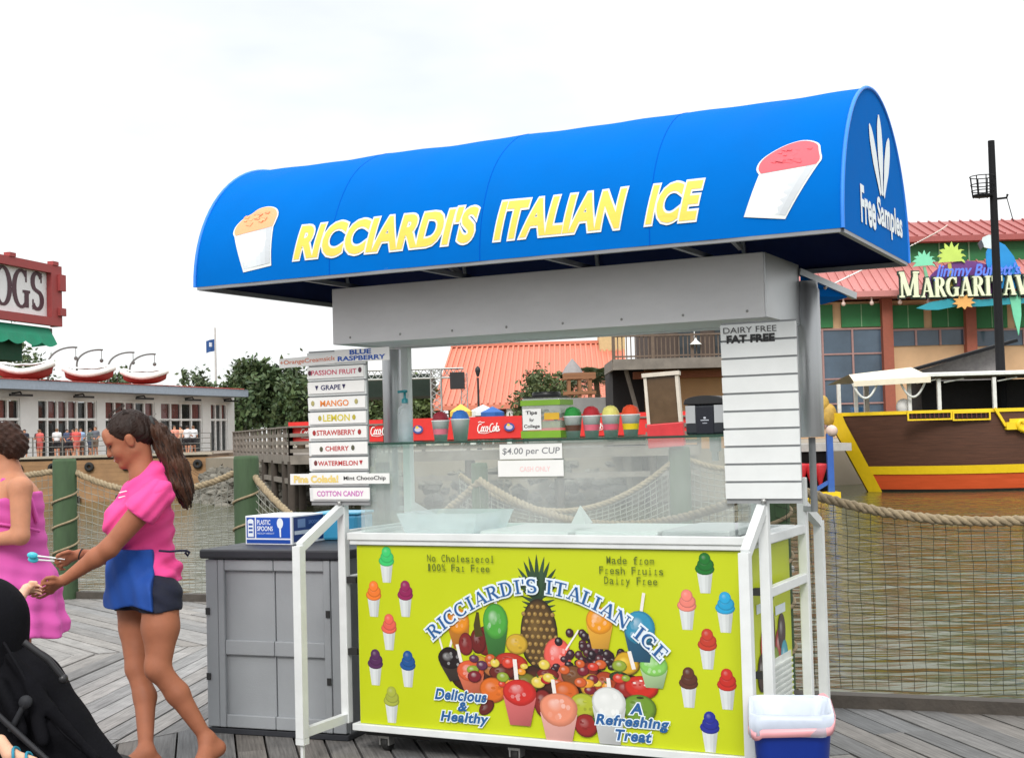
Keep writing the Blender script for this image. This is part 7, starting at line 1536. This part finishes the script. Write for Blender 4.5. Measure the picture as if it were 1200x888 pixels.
m_dr = M('orchid pink dress cotton', S(206, 84, 164), .8, var=.06, vscale=5, bump=.12, bscale=240); dr = Field(); dr.cone(c2_, wa2, .178, .172, .06); dr.cone(wa2, pe2, .172, .22, .06); dr.cone(pe2, K(20, 740), .23, .285, .08); dr.ell(K(-14, 600, -.09), (.108, .098, .108), None, .06); dr.ell(K(-14, 600, .1), (.108, .098, .108), None, .06); dr.ell(K(34, 690, 0), (.17, .2, .16), None, .06)
zd, zt_ = K(20, 744).z, K(20, 582).z
def dcut(X, Y, Z, D):
    a = np.arctan2(Y - 7.9, X - K(16, 700).x); D = D + .016 * np.sin(a * 11 + 2 * np.sin(Z * 4)) * np.clip((K(0, 650).z - Z) * 2.5, 0, 1) + .004 * np.sin(Z * 70 + X * 20); D = np.maximum(D, zd + .012 * np.sin(a * 5) - Z); return np.maximum(D, Z - zt_ - .03 * np.cos(a))
organic('dress', dr.mesh(.009, cut=dcut, smooth=2), m_dr, w2_); m = MB()
for dy, s_ in ((-.10, 1), (.12, 1)): m.tube([K(-10, 585, dy), K(4, 562, dy), K(18, 563, dy), K(36, 585, dy * .9), K(44, 612, dy * .8)], .014, 8)
m.build('shoulder_strap', m_dr, w2_, world=True); m = MB(); m.tube([K(-20, 612, -.18), K(2, 614, -.185), K(30, 618, -.17), K(46, 622, -.08)], .01, 6); m.build('dress_seam', m_dr, w2_, world=True)
m_h2 = M('curly brown hair', S(54, 34, 26), .6, var=.5, vscale=22, bump=1., bscale=70, spec=.2); hd = Field(); hd.ell(h2(-.03, 0, .03), (.105, .098, .105), R2, .03); hd.ell(h2(-.085, 0, -.02), (.075, .09, .085), R2, .03)
organic('hair', hd.mesh(.007, cut=lambda X, Y, Z, D: np.maximum(D + .008 * np.sin(X * 130 + Z * 40) * np.sin(Z * 110 + Y * 60), ((X - H2.x) * f2.x + (Y - H2.y) * f2.y + (Z - H2.z) * f2.z) - .045), smooth=1), m_h2, w2_)
m = MB(); rn = random.Random(5)
for i in range(40):
    t = i / 39 * math.pi * 1.0; 
    q = [h2(.03 - .10 * math.sin(t), -.104 * math.cos(t), .055 + .045 * math.sin(t) + d) for d in (-.028, .028)]; q2 = [h2(.03 - .10 * math.sin(t + .085), -.104 * math.cos(t + .085), .055 + .045 * math.sin(t + .085) + d) for d in (-.028, .028)]
    for j in range(3): m.col((.75, .75, .78) if rn.random() < .4 else (.02, .02, .025)); a0, a1 = j / 3, (j + 1) / 3; m.add([q[0].lerp(q[1], a0) - l2 * 0, q2[0].lerp(q2[1], a0), q2[0].lerp(q2[1], a1), q[0].lerp(q[1], a1)], [(0, 1, 2, 3)])
hb_ = m.build('headband', ink, w2_, world=True); sm_ = hb_.modifiers.new('thick', 'SOLIDIFY'); sm_.thickness = .012; sm_.offset = 1

# ---------------------------------------------------------------- stroller with a child
Yg = 5.45; G = Jf(Yg); m_blk_c = M('black stroller fabric', (.0055, .0055, .0075), .85, var=.3, vscale=12, bump=.2, bscale=60, spec=.12); str_ = thing('stroller', 'black baby stroller with a deep hood and long leg cover in the left foreground', 'stroller', (G(40, 860).x, Yg, 0))
hd = Field(); hd.cone(G(-70, 735, -.02), G(-14, 725, -.02), .22, .15, .05); hd.cone(G(-14, 725, -.02), G(-20, 800, -.02), .15, .17, .05); hd.cone(G(-70, 735), G(-80, 800), .22, .2, .06)
ctr = G(-25, 760)
def hoodcut(X, Y, Z, D): return np.maximum(D + .004 * np.sin(X * 50) * np.sin(Z * 20), -(D + .03)) if False else D + .004 * np.sin(X * 45 + Z * 18)
organic('hood', hd.mesh(.012, cut=hoodcut, smooth=2), m_blk_c, str_)
lc = Field(); lc.cone(G(0, 782, 0), G(36, 805, 0), .15, .13, .05); lc.cone(G(36, 805), G(70, 850), .13, .11, .05); lc.cone(G(70, 850), G(136, 905), .11, .06, .04); lc.cone(G(0, 800), G(10, 880), .15, .17, .05); lc.cone(G(10, 880), G(100, 912), .17, .08, .05); lc.cone(G(14, 770, -.13), G(58, 830, -.13), .022, .026, .012); lc.cone(G(58, 830, -.13), G(112, 888, -.09), .026, .018, .012); lc.cone(G(2, 800, -.16), G(24, 860, -.17), .024, .03, .012); lc.cone(G(34, 800, -.14), G(50, 868, -.15), .020, .026, .012)
organic('leg_cover', lc.mesh(.011, cut=lambda X, Y, Z, D: D + .004 * np.sin(X * 30 + Z * 34 + Y * 9) + .0025 * np.sin(X * 80 + Z * 50), smooth=2), m_blk_c, str_)
m = MB(); m.tube([G(28, 752, -.17), G(56, 772, -.16), G(74, 794, -.14)], .014, 8); m.sphere(G(74, 795, -.14), .020, 12, 8); m.build('bumper_bar', M('black bar plastic', (.014, .014, .016), .35), str_, world=True)
m = MB(); m.lathe([(.001, -.012), (.024, -.011), (.026, 0), (.024, .011), (.001, .012)], G(30, 822, -.2), 16, (Vector((1, 0, 0)), Vector((0, 0, 1)), Vector((0, 1, 0)))); m.tube([G(30, 822, -.2), G(12, 856, -.2)], .012, 6); m.build('hinge_knob', M('grey knob', S(40, 41, 45), .6, spec=.25), str_, world=True)
m_sm = M('charcoal stroller piping', S(24, 24, 28), .8, spec=.12)
for x0 in (-46, -24): m = MB(); m.tube([G(x0 - 8, 735, 0) + Vector((.03 * math.sin(q), .155 * math.cos(q), .17 * math.sin(q))) for q in [i * math.pi / 14 for i in range(15)]], .006, 6); m.build('hood_rib', m_sm, str_, world=True)
m = MB(); m.tube([G(4, 752, -.16), G(22, 782, -.155), G(44, 822, -.14), G(74, 858, -.115), G(120, 898, -.08)], .006, 6); m.build('cover_piping', m_sm, str_, world=True)
m_str = M('dark stroller frame', (.03, .03, .034), .4, metal=.5)
for dy in (-.22, .22): m = MB(); m.tube([G(-90, 700, dy), G(-10, 830, dy), Vector((G(120, 880).x, Yg + dy, .14))], .013, 8); m.tube([G(-10, 830, dy), Vector((G(-80, 880).x, Yg + dy, .12))], .013, 8); m.build('frame_tube', m_str, str_, world=True)
for x, dy in ((G(120, 880).x, -.2), (G(120, 880).x, .2), (G(-80, 880).x, -.22), (G(-80, 880).x, .22)):
    m = MB(); m.lathe([(.03, -.02), (.085, -.022), (.098, -.012), (.098, .012), (.085, .022), (.03, .02)], (x, Yg + dy, .1), 22, (Vector((1, 0, 0)), Vector((0, 0, 1)), Vector((0, 1, 0)))); m.build('wheel', m_blkp, str_, world=True)
ch_ = thing('person', 'small child hidden under the stroller hood, one pale hand reaching out to the woman', 'person', G(-10, 790)); fd = Field(); fd.ell(G(-30, 725), (.07, .065, .085), None, .03); fd.cone(G(-28, 752), G(-14, 800), .075, .085, .03)
sA, eA, wA = G(-22, 752, -.06), G(0, 735, -.02), Vector(J(31, 689, -.22)); fd.cone(sA, eA, .034, .03, .02); fd.cone(eA, wA, .03, .021, .02)
C_ = lambda x, y, dy: J(x, y, -.22 + dy); ck = [C_(38, 686, -.014), C_(38, 689, .0), C_(38, 692, .012)]
for k_ in ck: fd.cone(wA, k_, .016, .011, .01)
for i, k_ in enumerate(ck): fd.chain([k_, k_ + Vector((.026, -.006, .002 - .004 * i)), k_ + Vector((.044, -.004, -.008 - .004 * i))], [.0072, .0068, .006], .003)
fd.chain([wA, C_(36, 682, -.016), C_(43, 682, -.024)], [.012, .0085, .007], .005); fd.cone(G(-14, 800), G(40, 822), .06, .045, .03); fd.cone(G(40, 822), G(70, 862), .045, .03, .02)
organic('body', fd.mesh(.006, smooth=2), skin_mat('pale skin', S(224, 176, 148)), ch_)
# the child's foot in a teal sandal at the bottom corner
ty = thing('sandal', 'small teal sandal on the child foot at the bottom left corner below the stroller hood', 'sandal', G(15, 884, -.28)); tf = Field(); tf.cone(G(0, 868, -.27), G(12, 884, -.29), .026, .024, .02); tf.cone(G(12, 884, -.29), G(40, 892, -.29), .024, .018, .02)
for k in range(4): tf.cone(G(40, 892, -.31 + .014 * k), G(47 - k, 892, -.315 + .014 * k), .008, .007, .004)
fo_c = organic('foot', tf.mesh(.005), skin_mat('pale skin', S(224, 176, 148)), ch_); m = MB()
for x, y, w_ in ((18, 884, .034), (33, 889, .030)): c = G(x, y, -.29); m.tube([c + Vector((.004 * math.cos(q * 2), w_ * math.cos(q), w_ * .8 * math.sin(q))) for q in [i * math.pi / 10 for i in range(-1, 12)]], .006, 6)
m.build('strap', M('teal strap', S(40, 130, 156), .6), ty, world=True); m = MB(); m.bar(G(2, 897, -.29), G(48, 899, -.29), .07, .018); m.build('sole', M('pale sandal sole', S(196, 176, 150), .8), ty, world=True)

# ---------------------------------------------------------------- small people on the far quay
def smallperson(px, ytop, ybot, Y, shirt, pants, hairc, label, turn=0., skinc=S(196, 140, 112)):
    b_ = at(px, ybot, Y); z0 = PZ + .004; hgt = max(1.45, min(1.82, at(px, ytop, Y).z - z0)); k = hgt / 1.72; t = thing('person', label, 'person', (b_.x, Y, z0), turn, 'people outside the white restaurant'); Mx = parent_matrix(t); V_ = lambda x, y, z: Mx @ Vector((x * k, y * k, z * k)); rn = random.Random(px)
    ar_ = rn.uniform(-.05, .22); lg = rn.uniform(-.06, .08); f = Field(); f.ell(V_(0, 0, 1.60), (.085 * k, .095 * k, .115 * k), None, .03); f.cone(V_(0, 0, 1.5), V_(0, 0, 1.38), .06, .07); f.cone(V_(0, 0, 1.3), V_(0, 0, .95), .13, .13, .05)
    arms, legs = [], []
    for s in (-1, 1):
        sh2, el2, wr2 = V_(s * .18, 0, 1.4), V_(s * .23, ar_ * s * .4, 1.13), V_(s * .2, -.1 - ar_, .95 + ar_); f.cone(sh2, el2, .05, .04); f.cone(el2, wr2, .04, .03); f.cone(wr2, wr2 + Vector((0, -.06, -.04)), .03, .025); arms.append((sh2, sh2.lerp(el2, .7)))
        hp2, kn2, an2 = V_(s * .09, 0, .92), V_(s * .1, -lg * s, .5), V_(s * .1, lg * s, .08); f.cone(hp2, kn2, .085, .06); f.cone(kn2, an2, .058, .04); f.cone(an2, V_(s * .11, lg * s - .14, .03), .04, .03); legs.append((hp2, hp2.lerp(kn2, .8)))
    organic('body', f.mesh(.03, smooth=1), M('skin tone ' + ('light' if skinc[0] > .4 else 'warm'), skinc, .6), t)
    g = Field(); g.cone(V_(0, 0, 1.34), V_(0, 0, .98), .155, .15, .05); g.cone(arms[0][0], arms[1][0], .075, .075, .05)
    for a, b2 in arms: g.cone(a, b2, .07, .062)
    organic('shirt', g.mesh(.03, smooth=1), M('shirt ' + '%d %d %d' % tuple(int(c * 99) for c in shirt), shirt, .8), t); g = Field(); g.cone(V_(0, 0, 1.0), V_(0, 0, .9), .15, .155, .05)
    for a, b2 in legs: g.cone(a, b2, .10, .085)
    organic('trousers', g.mesh(.03, smooth=1), M('trousers ' + '%d %d %d' % tuple(int(c * 99) for c in pants), pants, .8), t); g = Field(); g.ell(V_(0, .02, 1.635), (.098 * k, .105 * k, .10 * k), None, .03); organic('hair', g.mesh(.026, smooth=1), M('hair ' + '%d' % int(hairc[0] * 99), hairc, .7), t)
DK, LT, W_ = S(40, 30, 28), S(110, 76, 50), S(225, 225, 228)
for a in ((29, 503, 537, 69.5, S(40, 44, 60), S(60, 56, 60), DK, 'distant person in a dark top, leftmost by the white restaurant wall', .3), (47, 505, 538, 68.6, S(206, 96, 92), S(190, 90, 86), LT, 'distant person in coral clothes near the left restaurant door', 2.8), (46, 503, 533, 71.5, S(60, 46, 48), DK, DK, 'distant dark dressed person standing behind the coral one', 0), (67, 502, 538, 69.2, W_, S(30, 30, 36), LT, 'distant person in a white shirt and black shorts near the restaurant doors', 3.3), (79, 505, 536, 70.2, S(70, 80, 110), S(50, 50, 60), DK, 'distant person in grey blue by the restaurant doorway', 1), (86, 503, 537, 69, S(120, 40, 56), S(40, 40, 48), DK, 'distant person in dark red at the doorway', -.6), (90, 512, 539, 68.2, S(214, 90, 84), S(200, 110, 100), LT, 'distant child sized person in salmon by the railing', .5), (95, 502, 536, 70, S(150, 176, 210), S(90, 84, 80), LT, 'distant person in a pale blue shirt beside the red one', .2), (106, 504, 537, 69.5, S(84, 96, 96), S(60, 70, 90), DK, 'distant person in grey near the woman\'s forehead', 2), (112, 500, 536, 70.5, S(96, 100, 110), S(120, 104, 90), LT, 'distant person in slate grey just left of the woman\'s face', -.2),
          (205, 501, 535, 69.5, S(226, 150, 130), S(40, 36, 40), LT, 'distant person in peach behind the woman\'s ponytail', .4), (212, 500, 535, 70.5, S(220, 176, 150), S(36, 34, 40), DK, 'distant person in cream standing close to the peach one', -.4), (220, 503, 536, 69.2, W_, S(24, 24, 30), DK, 'distant person in a white top and black trousers right of the ponytail', 2.6), (227, 502, 536, 70.2, S(226, 228, 232), S(34, 34, 40), LT, 'distant person in pale clothes, rightmost of the quay crowd', 3.0)): smallperson(*a)
